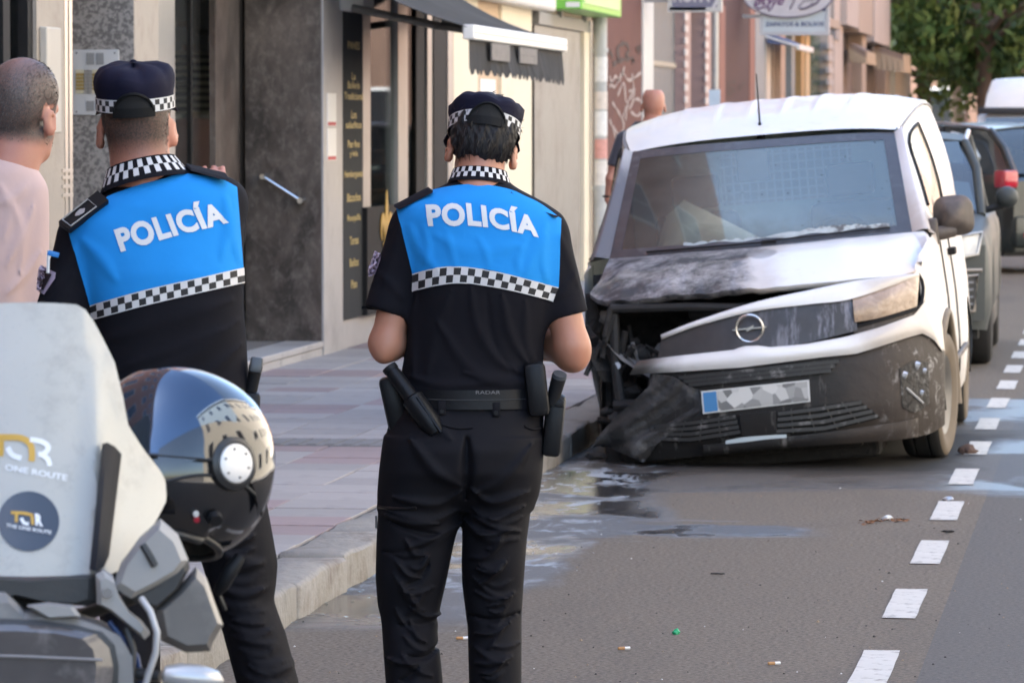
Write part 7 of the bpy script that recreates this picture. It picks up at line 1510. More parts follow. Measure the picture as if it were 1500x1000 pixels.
vt.stack([o1.row(*r) for r in ((575, 142, 364, 0, .125), (620, 140, 368, -.005, .135), (680, 140, 378, -.01, .14), (720, 145, 385, 0, .11))], 2.3, .01)
RL1 = [(640, 245, 372, 0, .12), (700, 262, 384, 0, .115), (791, 284, 401, .005, .10), (826, 296, 407, .01, .094), (860, 306, 404, .01, .088), (878, 311, 401, .01, .085), (905, 320, 410, .005, .085), (925, 326, 418, 0, .085), (1000, 346, 438, -.01, .083), (1080, 356, 444, -.01, .08), (1200, 364, 440, -.01, .075), (1290, 364, 440, 0, .078)]
LL1 = [(640, 140, 255, 0, .12), (720, 140, 250, 0, .11), (800, 140, 240, .005, .1), (900, 146, 235, .01, .088), (1000, 150, 235, -.01, .083), (1200, 158, 232, -.01, .075), (1290, 158, 232, 0, .078)]
vt.stack([o1.row(*r) for r in RL1], 2.1, .022); vt.stack([o1.row(*r) for r in LL1], 2.1, .022); fo_ = []
for (y0, y1, n) in ((770, 930, 16), (940, 1010, 5)):
    for i in range(n):
        y = y0 + (y1 - y0) * i / n; o_ = float(np.interp(y, [770, 878, 1000], [285, 312, 348])); fo_.append(S([(o_ + rn.uniform(0, 25), y + rn.uniform(-8, 4)), (o_ + 48, y + rn.uniform(2, 14)), (o_ + 95 - rn.uniform(0, 25), y + rn.uniform(-8, 8))], rn.uniform(.006, .010), rn.uniform(.003, .006)))
vt.folds([(a, b, c * 1.9) for a, b, c in fo_], .03); gt = vt.mesh(1); part('trousers', gt, M_TROU, R1, True)
ringband(P(252, 598, 0), rot(0, 0, -1), .172, .138, .170, .136, .046, ([0, .06, .94, 1.0], lambda i, j: 0), 56, [M_LEATH], R1, 'belt')
hs = boxb(o1, 'holster', P(369, 598, -.03), rot(0, 0, 3), .034, .065, .075, .010, M_LEATH, R1); g0, g1 = P(368, 572, -.04), P(375, 536, -.05)
part('pistol', tube([g0, g0.lerp(g1, .5), g1], [.0135, .014, .0155], 12), M_MATTE, hs, 40); boxb(o1, 'grip_plate', g1 + Vector((0, -.004, .002)), rot(0, 10, 8), .028, .022, .036, .006, pm('grip_plate_grey', (.06, .065, .07), .35), hs)
hc = P(200, 188, .03); HM = rot(-4, 3, -2); nk = P(214, 285, .0)
vb = Vox((-.36, -.22, 0), (.36, .46, 1.9), .007); head(vb, hc, HM, nk, 1.04); vb.cap(P(203, 215, .0), nk, .062, .072, .02)
vb.stack([o1.row(*r) for r in tor1], 2.4, .01, shrink=.012)
for qq in (RL1, LL1): vb.stack([o1.row(*r) for r in qq], 2.1, .02, shrink=.014)
e2 = P(80, 520, -.04); wq = P(60, 560, .2); vb.cap(s1, e2, .05, .042, .02); vb.cap(e2, wq, .042, .028, .02); hand(vb, wq, (.2, .9, .1), (0, 0, 1), -1, .5)
wq = P(318, 312, .30); vb.cap(s1r, e1r, .046, .043, .02); vb.cap(e1r, wq, .042, .029, .02); hand(vb, wq, (-.15, .1, .9), (0, -1, 0), -1, .9)
gb = vb.mesh(1); TB = bvh(gb); body = part('body', gb, M_SKB, R1, True); eyes(o1, hc, HM, body)
M_HBRN = hatched('dark_brown_hair', (.030, .020, .015))
def faded(q, r): return q.y < .045 and q.z > -.075 and (q.z > -.02 or r.rand() < (q.z + .085) / .05) and not (abs(q.x) > .066 and -.05 < q.z < .03 and q.y > -.03)
scalp(body, hc, HM, (.030, .020, .015), lambda x, y, z: np.clip((z + .085) / .06, 0, 1) * np.clip((.055 - y) / .02, 0, 1) * np.where((np.abs(x) > .070) & (z < .03) & (z > -.06) & (y > -.03), 0, 1)); hairtufts(o1, TB, hc, HM, 9000, faded, .006, M_HBRN, body, 9, 'hair', .3, .0006)
cap_hat(o1, hc + HM @ Vector((0, 0, .014)), HM, R1, 9, .0855, .108, .030, .099, .05)
boot(o1, R1, P(402, 1300, 0).x, 0, -.1); boot(o1, R1, P(195, 1300, 0).x, 0, .1)
# ------------------------------------------------------------------ man in a pink T-shirt
o3 = Person(10, 10.5, 'grey haired man in a pale pink T-shirt watching beside the officers'); R3_ = o3.root; P = o3.P; S = o3.st
M_PINK = cloth('pale_pink_cotton', (.56, .41, .38), .85, 800, .1, .08)
vs_ = Vox((-.30, -.25, .82), (.30, .25, 1.66), .006)
tor3 = [(218, -20, 45, .02, .06), (232, -45, 50, .01, .075), (250, -75, 52, 0, .09), (275, -100, 55, 0, .10), (310, -118, 58, 0, .11), (350, -112, 57, 0, .12), (420, -100, 46, -.01, .125), (480, -98, 42, -.01, .13), (560, -98, 46, 0, .135), (640, -98, 52, 0, .135), (680, -95, 54, 0, .13)]
vs_.stack([o3.row(*r) for r in tor3], 2.3, .01); s3 = P(36, 285, -.01); e3 = P(42, 460, -.02); vs_.cap(s3, e3, .056, .050, .03, cuts=[(P(42, 456, -.02), (e3 - s3).normalized())]); s3l = P(-105, 295, 0); e3l = P(-130, 420, 0); vs_.cap(s3l, e3l, .062, .055, .03, cuts=[(P(-128, 412, 0), (e3l - s3l).normalized())])
vs_.folds([S([(20, 300), (30, 340), (10, 390)], .012, .006), S([(50, 300), (36, 350), (30, 400)], .010, .006), S([(0, 270), (15, 310), (5, 350)], .014, .005), S([(60, 370), (40, 400), (10, 430)], .010, .006), S([(40, 270), (20, 290), (-10, 300)], .012, .004)])
part('t_shirt', vs_.mesh(1), M_PINK, R3_, True)
ringband(P(13, 240, .015), rot(-10, 12, 18), .068, .062, .066, .06, .014, ([0, .5, 1], lambda i, j: 0), 40, [M_PINK], R3_, 'neckband')
vt = Vox((-.26, -.2, .05), (.26, .2, 1.1), .008); vt.stack([o3.row(*r) for r in ((600, -98, 52, 0, .125), (700, -98, 54, -.01, .135), (740, -92, 50, 0, .1))], 2.3, .01)
for a, b in ((-98, -22), (-18, 54)): vt.stack([o3.row(*r) for r in ((680, a, b, 0, .11), (900, a + 5, b - 6, 0, .085), (1180, a + 10, b - 10, 0, .07))], 2.1, .02)
part('jeans', vt.mesh(1), cloth('dark_jeans', (.03, .035, .05)), R3_, True)
hc = P(33, 167, .02); HM = rot(-32, 4, 6); vb = Vox((-.34, -.24, 0), (.32, .4, 1.9), .007); head(vb, hc, HM, P(10, 250, 0), 1.05); vb.cap(P(28, 205, .01), P(8, 255, 0), .064, .07, .02); vb.stack([o3.row(*r) for r in tor3], 2.3, .01, shrink=.012)
for a, b in ((-98, -22), (-18, 54)): vb.stack([o3.row(*r) for r in ((680, a, b, 0, .11), (900, a + 5, b - 6, 0, .085), (1240, a + 10, b - 10, 0, .07))], 2.1, .02, shrink=.015)
vb.cap(s3, P(44, 450, -.02), .046, .04, .02); wq = P(10, 470, .22); vb.cap(P(44, 450, -.02), wq, .04, .028, .02); hand(vb, wq, (-.5, .6, .2), (0, 0, 1), 1, .6); vb.cap(s3l, P(-135, 480, 0), .048, .04, .02); wq = P(-120, 580, .1); vb.cap(P(-135, 480, 0), wq, .04, .028, .02); hand(vb, wq, (.1, .3, -1), (-1, 0, 0), 1, .4)
gb = vb.mesh(1); TB = bvh(gb); body = part('body', gb, M_SKC, R3_, True); eyes(o3, hc, HM, body)
def grizz(q, r): return q.y < .03 and q.z > -.07 and not (abs(q.x) > .068 and -.055 < q.z < .03 and q.y > -.03) and not (q.z > .09 and r.rand() < .55 * max(0, 1 - ((q.x + .0) / .055) ** 2 - ((q.y + .05) / .05) ** 2) * 1.8)
scalp(body, hc, HM, (.075, .064, .058), lambda x, y, z: np.clip((z + .075) / .03, 0, 1) * np.clip((.07 - y) / .03, 0, 1) * np.where((np.abs(x) > .072) & (z < .03) & (z > -.06) & (y > -.03), 0, 1) * np.clip(1 - .25 * np.exp(-(x / .04) ** 2 - ((y + .05) / .045) ** 2) * (z > .06), 0, 1))
for c_, s_, k in (((.055, .045, .04), 3, 6000), ((.15, .135, .125), 4, 2200)): hairtufts(o3, TB, hc, HM, k, grizz, .008, hatched('grey_hair_%d' % s_, c_), body, s_, 'hair', .3, .0006)
hairtufts(o3, TB, hc, HM, 900, lambda q, r: q.y > -.01 and -.12 < q.z < -.05, .005, hatched('grey_hair_4', (.2, .18, .165)), body, 8, 'stubble', .4, .0009)
boot(o3, R3_, P(-58, 1200, 0).x, 0); boot(o3, R3_, P(20, 1200, 0).x, 0)
# ------------------------------------------------------------------ bald man walking behind the van
o4 = Person(955, 31.0, 'bald man in a dark grey T-shirt standing on the pavement behind the van', PZ); R4 = o4.root; P = o4.P
tor4 = [(178, 930, 968, .01, .07), (192, 918, 990, 0, .09), (215, 908, 1006, 0, .105), (260, 912, 1002, 0, .12), (310, 914, 1000, 0, .125), (350, 914, 1000, 0, .12)]
vs_ = Vox((-.36, -.2, .7), (.3, .2, 1.62), .009); vs_.stack([o4.row(*r) for r in tor4], 2.3, .01); s4 = P(914, 205, 0); e4 = P(900, 245, -.02); vs_.cap(s4, e4, .06, .055, .03, cuts=[(P(900, 245, 0), (e4 - s4).normalized())]); s4r = P(1000, 208, 0); e4r = P(1010, 250, 0); vs_.cap(s4r, e4r, .06, .055, .03, cuts=[(P(1009, 248, 0), (e4r - s4r).normalized())])
part('t_shirt', vs_.mesh(1), cloth('charcoal_cotton', (.055, .055, .07)), R4, True)
vt = Vox((-.26, -.2, .05), (.26, .2, 1.05), .01); vt.stack([(1.0, 0, 0, .17, .12), (.8, 0, 0, .18, .13), (.74, 0, 0, .15, .1)], 2.3, .01)
for s in (-1, 1): vt.stack([(.82, s * .09, 0, .088, .1), (.45, s * .1, 0, .07, .075), (.08, s * .1, 0, .055, .06)], 2.1, .02)
part('trousers', vt.mesh(1), M_TROU, R4, True)
hc = P(957, 156, .02); HM = rot(8, 4, 0); vb = Vox((-.40, -.22, .1), (.36, .3, 1.8), .009); head(vb, hc, HM, P(952, 190, 0), 1.02); vb.stack([o4.row(*r) for r in tor4], 2.3, .01, shrink=.014)
el4 = P(896, 262, -.02); wq = P(891, 292, .02); vb.cap(s4, el4, .048, .04, .02); vb.cap(el4, wq, .04, .028, .02); hand(vb, wq, (.1, .1, -1), (-1, 0, 0), 1, .4); q = P(1014, 270, 0); vb.cap(s4r, q, .048, .04, .02); vb.cap(q, q + Vector((0, .05, -.25)), .04, .028, .02); hand(vb, q + Vector((0, .05, -.25)), (0, .1, -1), (1, 0, 0), -1, .4)
for s in (-1, 1): vb.cap((s * .1, 0, .8), (s * .1, 0, .1), .06, .045, .02)
gb = vb.mesh(1); body = part('body', gb, M_SKC, R4, True); eyes(o4, hc, HM, body); part('wristband', tube([wq + Vector((.034 * math.cos(t), .034 * math.sin(t), .02)) for t in np.linspace(0, 2 * math.pi, 13)], .008, 6), M_LEATH, R4, 40)
boot(o4, R4, -.1, 0); boot(o4, R4, .1, 0)
# ================================================================== MOTORCYCLE AND HELMET
p_ = atY(40, 185, 7.0); r_ = ray(40, 500)
mb = Frame('motorcycle', (p_.x, 7.0, 0), math.atan2(-r_.x, r_.y), 'adventure motorcycle with a tall milky windscreen and hand guards, facing us', 'motorcycle'); P = mb.P; BR = mb.root
def bp(name, g, m, sm=40, parent=None): return part(name, g, m, parent or BR, sm)
M_GP = pm('grey_bike_plastic', (.20, .19, .18), .55, var=.12, vs=8, col2=(.28, .26, .24), thr=(.5, .75), c2s=9, bmp=(90, .25, .002)); M_GPL = pm('pale_bike_plastic', (.33, .315, .295), .5, var=.12, vs=8, col2=(.24, .22, .20), thr=(.55, .8), c2s=7, bmp=(90, .25, .002)); M_BP = pm('black_bike_plastic', (.035, .034, .033), .5, var=.25, vs=9, col2=(.10, .095, .088), thr=(.55, .8), c2s=8, bmp=(90, .3, .002))
def screen_mat():
    m = bpy.data.materials.new('milky_screen_plastic'); m.use_nodes = True; nt = m.node_tree; b = nt.nodes['Principled BSDF']; tc = nt.nodes.new('ShaderNodeTexCoord'); co = tc.outputs['Object']
    c = mixc(nt, noise(nt, co, 7, 6, .65), (.58, .55, .47), (.70, .67, .59)); c = ramp(nt, noise(nt, co, 11, 7, .75), c, (.40, .37, .32), .54, .80); c = mixc(nt, ramp(nt, noise(nt, co, 190, 2), (0, 0, 0), (.5, .5, .5), .66, .72), c, (.42, .40, .37))
    setin(nt, b, 'Base Color', c); setin(nt, b, 'Roughness', .22); setin(nt, b, 'Coat Weight', .6); setin(nt, b, 'Coat Roughness', .04); setin(nt, b, 'Coat IOR', 1.6)
    tr = nt.nodes.new('ShaderNodeBsdfTransparent'); tl = nt.nodes.new('ShaderNodeBsdfTranslucent'); tl.inputs[0].default_value = (.7, .7, .66, 1); mx = nt.nodes.new('ShaderNodeMixShader'); m2 = nt.nodes.new('ShaderNodeMixShader')
    mx.inputs[0].default_value = .22; nt.links.new(b.outputs[0], mx.inputs[1]); nt.links.new(tl.outputs[0], mx.inputs[2]); m2.inputs[0].default_value = .14; nt.links.new(mx.outputs[0], m2.inputs[1]); nt.links.new(tr.outputs[0], m2.inputs[2]); nt.links.new(m2.outputs[0], nt.nodes['Material Output'].inputs[0]); return m
ED = [(446, 112), (449, 122), (470, 137), (500, 153), (530, 168), (580, 180), (623, 188), (660, 212), (690, 236), (705, 243), (733, 244), (760, 230), (790, 211), (820, 191), (834, 176), (840, 160)]
ye = [e[0] for e in ED]; xe = [e[1] for e in ED]; rows = []; CXs = 40.0
for y in list(np.linspace(446, 500, 8)) + list(np.linspace(508, 840, 42)):
    xr = float(np.interp(y, ye, xe)); ro = []
    for k in range(37):
        s = -1 + 2 * k / 36; x = CXs + s * (xr - CXs); sa = abs(x - CXs) / 204; yy = y + (4 * (1 - sa) if y > 820 else 0) - (3 * (1 - s * s) if y < 449 else 0)
        v = .17 * (840 - y) / 394 + .10 * sa ** 2.0 + .045 * max(0, sa - .52) / .48 * min(1, max(0, (y - 540) / 120)) - .012 * math.exp(-((sa - .5) / .08) ** 2) * min(1, max(0, (y - 500) / 120)) + (.02 * max(0, sa - .40) * max(0, (600 - y) / 150) if y < 600 else 0)
        ro.append(P(x, yy, v))
    rows.append(ro)
gw = loft(rows); scr = bp('windscreen', thick(gw, (0, .004, 0)), screen_mat(), 35); TW_ = bvh(gw)
def dec(q, off=.002):
    out = []
    for a in q:
        c, r = mb.lray(*a); r = r.normalized(); h = TW_.ray_cast(c, r); out.append((h[0] - r * off) if h[0] is not None else P(a[0], a[1], 0))
    return out
def ribbon(pts, w_, n=24):
    Q = resamp(pts, n); L = []; Rr = []
    for i, p in enumerate(Q):
        a = Q[max(0, i - 1)]; b = Q[min(n - 1, i + 1)]; d = Vector((b[0] - a[0], b[1] - a[1])).normalized(); L.append((p[0] - d.y * w_, p[1] + d.x * w_)); Rr.append((p[0] + d.y * w_, p[1] - d.x * w_))
    return loft([dec(L), dec(Rr)])
def stext(s, bl, br, tl, mat, bold=.02, off=.002, sub=.15):
    W, Fa, asp = text2d(s, bold, 1.0, sub); q = [(bl[0] + (br[0] - bl[0]) * u + (tl[0] - bl[0]) * v, bl[1] + (br[1] - bl[1]) * u + (tl[1] - bl[1]) * v) for u, v, _ in W]; return bp('lettering', (dec(q, off), Fa), mat, False, scr)
M_OR = pm('orange_print', (.62, .36, .05), .5); M_WP = pm('white_print', (.86, .86, .85), .5)
bp('logo', ribbon([(-30, 641), (0, 640), (30, 641), (44, 650), (47, 664), (46, 675)], 4.6), M_OR, False, scr); bp('logo', ribbon([(2, 645), (1, 668)], 4.0, 6), M_OR, False, scr); bp('logo', ribbon([(11, 655), (18, 666), (31, 671)], 4.0, 12), M_WP, False, scr)
bp('logo', ribbon([(44, 643), (62, 647), (71, 655), (64, 664), (56, 665)], 3.8, 16), M_WP, False, scr); bp('logo', ribbon([(60, 664), (70, 672), (73, 682)], 3.8, 10), M_WP, False, scr)
stext('ONE ROUTE', (7, 688), (98, 704), (8, 679), M_WP, .02)
ci = [(42 + 45 * math.cos(t), 763 + 44 * math.sin(t)) for t in np.linspace(0, 2 * math.pi, 40, endpoint=False)]; rows = [dec([(42 + (x - 42) * k, 763 + (y - 763) * k) for x, y in ci], .002) for k in (.02, .35, .7, 1.0)]
bp('round_sticker', loft(rows, cu=True), pm('sticker_black', (.030, .034, .045), .2, var=.2, coat=.6), False, scr)
bp('logo', join(ribbon([(16, 750), (35, 751), (48, 754)], 2.2, 8), ribbon([(24, 752), (24, 764)], 2.2, 6), ribbon([(47, 755), (48, 768)], 2.2, 6)), M_OR, False, scr).location = (0, -.002, 0)
stext('R', (52, 769), (63, 771), (51, 751), M_WP, .06, .005); bp('logo', ribbon([(31, 758), (35, 765), (42, 767)], 2.4, 8), M_WP, False, scr).location = (0, -.002, 0)
stext('THE ONE ROUTE', (9, 771), (75, 782), (9.5, 766), M_WP, .02, .005)
# wind deflector rib
df_t = [(150, 648), (157, 646), (168, 652), (178, 664)]; df_b = [(131, 832), (140, 834), (152, 828), (160, 812)]
rows = []
for k in range(12):
    t = k / 11; a = [np.array(p) * (1 - t) + np.array(q) * t for p, q in zip(df_t, df_b)]; h = dec(a, .004); rows.append([h[0], h[0] + Vector((0, -.022, 0)), h[1] + Vector((0, -.028, 0)), h[2] + Vector((0, -.024, 0)), h[3] + Vector((0, -.012, 0)), h[3]])
bp('deflector', loft(rows), pm('deflector_smoke', (.022, .022, .025), .6, var=.2, spec=.15), 30)
def plate(name, pts, v0, th, mat, bev=.004, parent=None, tilt=0.0):
    """a moulded plate outlined in the picture: front face bulged, given depth th"""
    n = len(pts); c = np.mean(np.array(pts), 0); out = [P(x, y, v0 + tilt * (x - c[0]) / 100) for x, y in pts]; inn = [P(c[0] + (x - c[0]) * .8, c[1] + (y - c[1]) * .8, v0 - bev * 2.2 + tilt * (x - c[0]) * .8 / 100) for x, y in pts]; bk = [p + Vector((0, th, 0)) for p in out]
    V = inn + out + bk; Fa = [tuple(range(n))]
    for k in (0, 1): Fa += [(k * n + (i + 1) % n, k * n + i, (k + 1) * n + i, (k + 1) * n + (i + 1) % n) for i in range(n)]
    Fa.append(tuple(range(2 * n, 3 * n))[::-1]); return bp(name, (V, Fa), mat, 25, parent)
def mirror_pts(pts): return [(80 - x, y) for x, y in pts][::-1]
# nose fairing under the screen, headlamp with mask
plate('nose_fairing', [(-90, 838), (-40, 842), (40, 848), (120, 842), (152, 842), (150, 880), (128, 887), (70, 884), (20, 872), (-40, 884), (-70, 880)], .0, .12, M_BP, .006)
mk_ = plate('lamp_mask', [(-88, 875), (-60, 868), (8, 868), (22, 882), (36, 898), (70, 893), (110, 905), (150, 918), (176, 932), (194, 962), (196, 1010), (188, 1080), (-108, 1080), (-116, 1010), (-114, 962), (-96, 930)], -.035, .10, M_GP, .004)
plate('lamp_recess', [(-70, 905), (10, 906), (60, 908), (110, 915), (150, 926), (168, 945), (174, 975), (170, 1060), (-90, 1060), (-94, 975), (-88, 945)], -.048, .05, M_BP, .003)
plate('headlamp', [(-66, 915), (20, 914), (90, 918), (140, 928), (160, 948), (166, 978), (160, 1050), (-80, 1050), (-86, 978), (-80, 948)], -.058, .04, pm('scratched_lamp_glass', (.085, .075, .072), .18, var=.4, vs=12, col2=(.20, .18, .17), thr=(.55, .75), c2s=14, coat=.8), .006)
for yq in (958, 1005): bp('lamp_bar', tube([P(-70, yq, -.074), P(40, yq + 3, -.078), P(150, yq + 8, -.074)], .0025, 6), pm('lamp_bar_grey', (.25, .23, .22), .4), 40)
plate('vent_insert', [(40, 888), (70, 884), (108, 888), (118, 903), (70, 906)], -.05, .03, M_GPL, .003)
for pts in ([(140, 842), (150, 836), (166, 846), (174, 872), (190, 898), (208, 912), (220, 928), (212, 936), (186, 915), (158, 892), (142, 884)],): plate('side_bracket', pts, -.03, .05, M_GPL, .004); plate('side_bracket', mirror_pts(pts), -.03, .05, M_GPL, .004)
b = P(157, 868, -.045); bp('bolt', tube([b, b + Vector((0, -.006, 0))], .008, 10), M_CHROME, 40)
# hand guards, levers, bars
up_ = [(166, 860), (178, 828), (206, 790), (236, 763), (262, 786), (276, 820), (262, 838), (225, 860), (192, 876)]; un_ = [(192, 876), (225, 860), (276, 820), (278, 832), (262, 862), (228, 892), (205, 886)]; lo_ = [(228, 892), (262, 862), (288, 832), (303, 848), (314, 880), (327, 915), (312, 940), (308, 953), (272, 955), (236, 938)]
for fn in (lambda q: q, mirror_pts):
    plate('hand_guard', fn(up_), -.01, .05, M_GPL, .006, None); plate('guard_underside', fn(un_), -.004, .06, M_BP, .003); plate('guard_spoiler', fn(lo_), .01, .03, pm('smoked_guard', (.13, .12, .11), .35, var=.3, vs=10, col2=(.22, .20, .18), thr=(.5, .75), c2s=9), .008)
bp('guard_slot', tube([P(209, 797, -.022), P(220, 815, -.026), P(227, 828, -.024)], .006, 6), M_BP, 40)
bp('handlebar', tube([P(-330, 850, .14), P(-180, 860, .12), P(-40, 900, .16), P(40, 905, .17), P(120, 900, .16), P(215, 868, .12), P(290, 860, .13)], .012, 10), M_BP, 50)
bp('brake_line', tube([P(*q) for q in ((207, 876, -.03), (220, 895, -.05), (230, 925, -.055), (228, 955, -.05), (218, 985, -.04), (205, 1030, -.03))], .0055, 8), pm('cable_grey', (.48, .47, .46), .4), 50)
bp('cable', tube([P(*q) for q in ((185, 920, -.02), (195, 950, -.03), (192, 1000, -.02), (185, 1040, 0))], .006, 8), M_BP, 50); bp('cable', tube([P(*q) for q in ((160, 910, -.0), (180, 935, -.01), (200, 960, -.0), (210, 1020, .02))], .005, 8), pm('cable_blue', (.03, .06, .16), .4), 50)
for s in (1, -1):
    q = lambda x: x if s > 0 else 80 - x
    bp('indicator', xf(lathe([(.0001, -.05), (.014, -.045), (.021, -.02), (.022, .01), (.015, .04), (.0001, .05)], 16, 'x'), Matrix.Rotation(.12 * s, 3, 'Y'), P(q(282), 992, -.04)), pm('indicator_silver', (.50, .49, .48), .25, .4), 50); bp('indicator_stalk', tube([P(q(235), 990, -.02), P(q(190), 985, .0)], .010, 8), M_BP, 50)
    bp('fork_leg', tube([P(40 + s * 95, 960, .12), P(40 + s * 95, 1250, .02), P(40 + s * 95, 1560, -.10)], [.03, .028, .034], 12), M_STEEL, 50)
gg = lathe([(.22, -.05), (.28, -.058), (.31, -.04), (.325, 0), (.31, .04), (.28, .058), (.22, .05)], 40, 'x'); c = Vector((0, -.14, .325)); ft = bp('front_tyre', ([Vector(v) + c for v in gg[0]], gg[1]), M_TYRE, 50)
bp('front_rim', ([Vector(v) + c for v in lathe([(.0001, .04), (.03, .04), (.05, .02), (.2, .02), (.23, .04), (.23, -.04), (.2, -.02), (.05, -.02), (.03, -.04), (.0001, -.04)], 30, 'x')[0]], lathe([(1, 1)] * 10, 30, 'x')[1]), M_GP, 40, ft)
bp('front_mudguard', loft([[(x, -.14 + .37 * math.cos(t), .325 + .37 * math.sin(t)) for t in np.linspace(.3, 2.7, 14)] for x in (-.075, -.04, 0, .04, .075)]), M_BP, 50)
rd = Vector((-.25, 1, 0)).normalized()
def along(d, z, x=0.0): return Vector((rd.x * d + x, rd.y * d, z))
vxk = Vox((-.7, -.1, .2), (.35, 1.75, 1.15), .014); vxk.cap(along(.35, .86), along(.75, .80), .13, .11, .06); vxk.cap(along(.75, .78), along(1.35, .82), .10, .07, .05); vxk.cap(along(.3, .55), along(.75, .5), .16, .15, .06); vxk.cap(along(.15, .9), along(.4, .85), .09, .12, .05)
bp('tank_and_seat', vxk.mesh(2), M_BP, True)
c = along(1.45, .315); ry = math.atan2(-rd.x, rd.y); rt = bp('rear_tyre', ([Matrix.Rotation(ry, 3, 'Z') @ Vector(v) + c for v in lathe([(.2, -.07), (.27, -.078), (.3, -.05), (.315, 0), (.3, .05), (.27, .078), (.2, .07)], 36, 'x')[0]], lathe([(1, 1)] * 7, 36, 'x')[1]), M_TYRE, 50)
bp('rear_rim', ([Matrix.Rotation(ry, 3, 'Z') @ Vector(v) + c for v in lathe([(.0001, .05), (.05, .04), (.2, .03), (.22, .05), (.22, -.05), (.2, -.03), (.05, -.04), (.0001, -.05)], 24, 'x')[0]], lathe([(1, 1)] * 8, 24, 'x')[1]), M_GP, 40, rt)
bp('swingarm', tube([along(.7, .4), along(1.45, .315)], .05, 10), M_GP, 50); bp('side_stand', tube([along(.75, .3, -.1), along(.72, .02, -.32)], .015, 8), M_GP, 50)
# ------------------------------------------------------------------ helmet hung on the bar end
pc = atY(270, 690, 7.45); hm = Frame('motorcycle_helmet', (pc.x, 7.45, pc.z - .18), mb.phi, 'glossy black full face helmet with mirrored visor hung on the motorcycle', 'helmet')
fdir = Vector((-.74, -.58, .38)).normalized(); sdir = Vector((.70, -.70, .10)); sdir = (sdir - fdir * sdir.dot(fdir)).normalized(); tdir = sdir.cross(fdir); tdir = tdir if tdir.z > 0 else -tdir
HC = hm.P(268, 684, .0)
def hpt(az, el, o=0.0):
    """az from the front towards the visible side, el up"""
    f_ = math.cos(el) * math.cos(az); s_ = math.cos(el) * math.sin(az); t_ = math.sin(el)
    rf = .170 if f_ > 0 else .152; rt = .162 if t_ > 0 else .164; k = 1.0 - (.10 * max(0, -t_) ** 2 if f_ < 0 else 0) + .05 * max(0, f_) * max(0, -t_)
    n = (abs(f_) ** 2.25 + abs(s_) ** 2.25 + abs(t_) ** 2.25) ** (1 / 2.25); f_, s_, t_ = f_ / n, s_ / n, t_ / n
    return HC + (fdir * f_ * (rf + o) + sdir * s_ * (.140 + o) + tdir * t_ * (rt + o)) * k
def hgrid(a0, a1, e0, e1, n, m, o=0.0, fn=None): return loft([[hpt(a0 + (a1 - a0) * i / n, (fn(i / n, k / m) if fn else e0 + (e1 - e0) * k / m), o) for i in range(n + 1)] for k in range(m + 1)])
M_HELM = pm('helmet_gloss_black', (.008, .008, .009), .06, var=.1, coat=1.0); M_VIS = pm('mirror_visor', (.075, .105, .15), .04, .85, var=.03); M_HTRIM = pm('helmet_trim', (.02, .02, .02), .35)
sh_ = part('shell', loft([[hpt(a, e) for a in np.linspace(0, 2 * math.pi, 72, endpoint=False)] for e in list(np.linspace(-.95, 1.5707, 44))], cu=True), M_HELM, hm.root, True)
R_ = math.radians
part('visor', hgrid(R_(-82), R_(82), 0, 0, 44, 18, .005, lambda u, k: R_(-14 + 62 * k) * (1 - .55 * abs(2 * u - 1) ** 3) + R_(3) * abs(2 * u - 1)), M_VIS, hm.root, True)
part('visor_rim', tube([hpt(R_(-82 + 164 * u), R_(-14) * (1 - .55 * abs(2 * u - 1) ** 3) + R_(3) * abs(2 * u - 1), .006) for u in np.linspace(0, 1, 40)], .004, 6), M_HTRIM, hm.root, 50)
cpv = hpt(R_(84), R_(-4), .004); nv_ = (cpv - HC).normalized(); uv_ = tdir; wv = nv_.cross(uv_).normalized(); uv_ = wv.cross(nv_)
def disc(r0, z0, prof, mat, name, parent): rows = [[cpv + (wv * math.cos(t) + uv_ * math.sin(t)) * r + nv_ * z for t in np.linspace(0, 2 * math.pi, 32, endpoint=False)] for r, z in prof]; g = loft(rows, cu=True); return part(name, (g[0], g[1] + [tuple(range(len(g[0]) - 32, len(g[0])))]), mat, parent, 40)
dk = disc(0, 0, [(.046, -.006), (.044, .006), (.036, .010), (.034, .008)], M_HTRIM, 'pivot_ring', hm.root); disc(0, 0, [(.033, .006), (.032, .011), (.028, .0125), (.001, .013)], pm('pivot_cover', (.62, .61, .60), .3, .2, var=.08), 'pivot_cover', dk)
for k in range(6):
    q = cpv + (wv * math.cos(k * 1.047) + uv_ * math.sin(k * 1.047)) * .024 + nv_ * .0128; part('cover_rivet', tube([q, q + nv_ * .0015], .002, 6), M_HTRIM, dk, 40)
part('side_cowl', hgrid(R_(40), R_(120), 0, 0, 20, 8, .009, lambda u, k: R_(-24 + 20 * math.sin(math.pi * u) + k * (16 + 14 * u))), M_HELM, hm.root, True)
part('edge_trim', tube([hpt(a, -.95 + .02, .002) for a in np.linspace(0, 2 * math.pi, 60)], .007, 8), M_HTRIM, hm.root, 50)
part('jaw_line', tube([hpt(R_(30 + 100 * u), R_(-34 + 14 * math.sin(math.pi * u) + 14 * u), .003) for u in np.linspace(0, 1, 24)], .003, 6), M_HTRIM, hm.root, 50)
q = hpt(R_(84), R_(-36), .004); part('intercom_button', tube([q, q + (q - HC).normalized() * .012], [.013, .011], 14), M_MATTE, hm.root, 40); q = hpt(R_(72), R_(-40), .004); part('red_tab', tube([q, q + (q - HC).normalized() * .004], .005, 8), pm('red_tab', (.4, .02, .04), .4), hm.root, 40); q = hpt(R_(70), R_(-37), .004); part('white_tab', tube([q, q + (q - HC).normalized() * .004], .005, 8), M_WHITE, hm.root, 40)
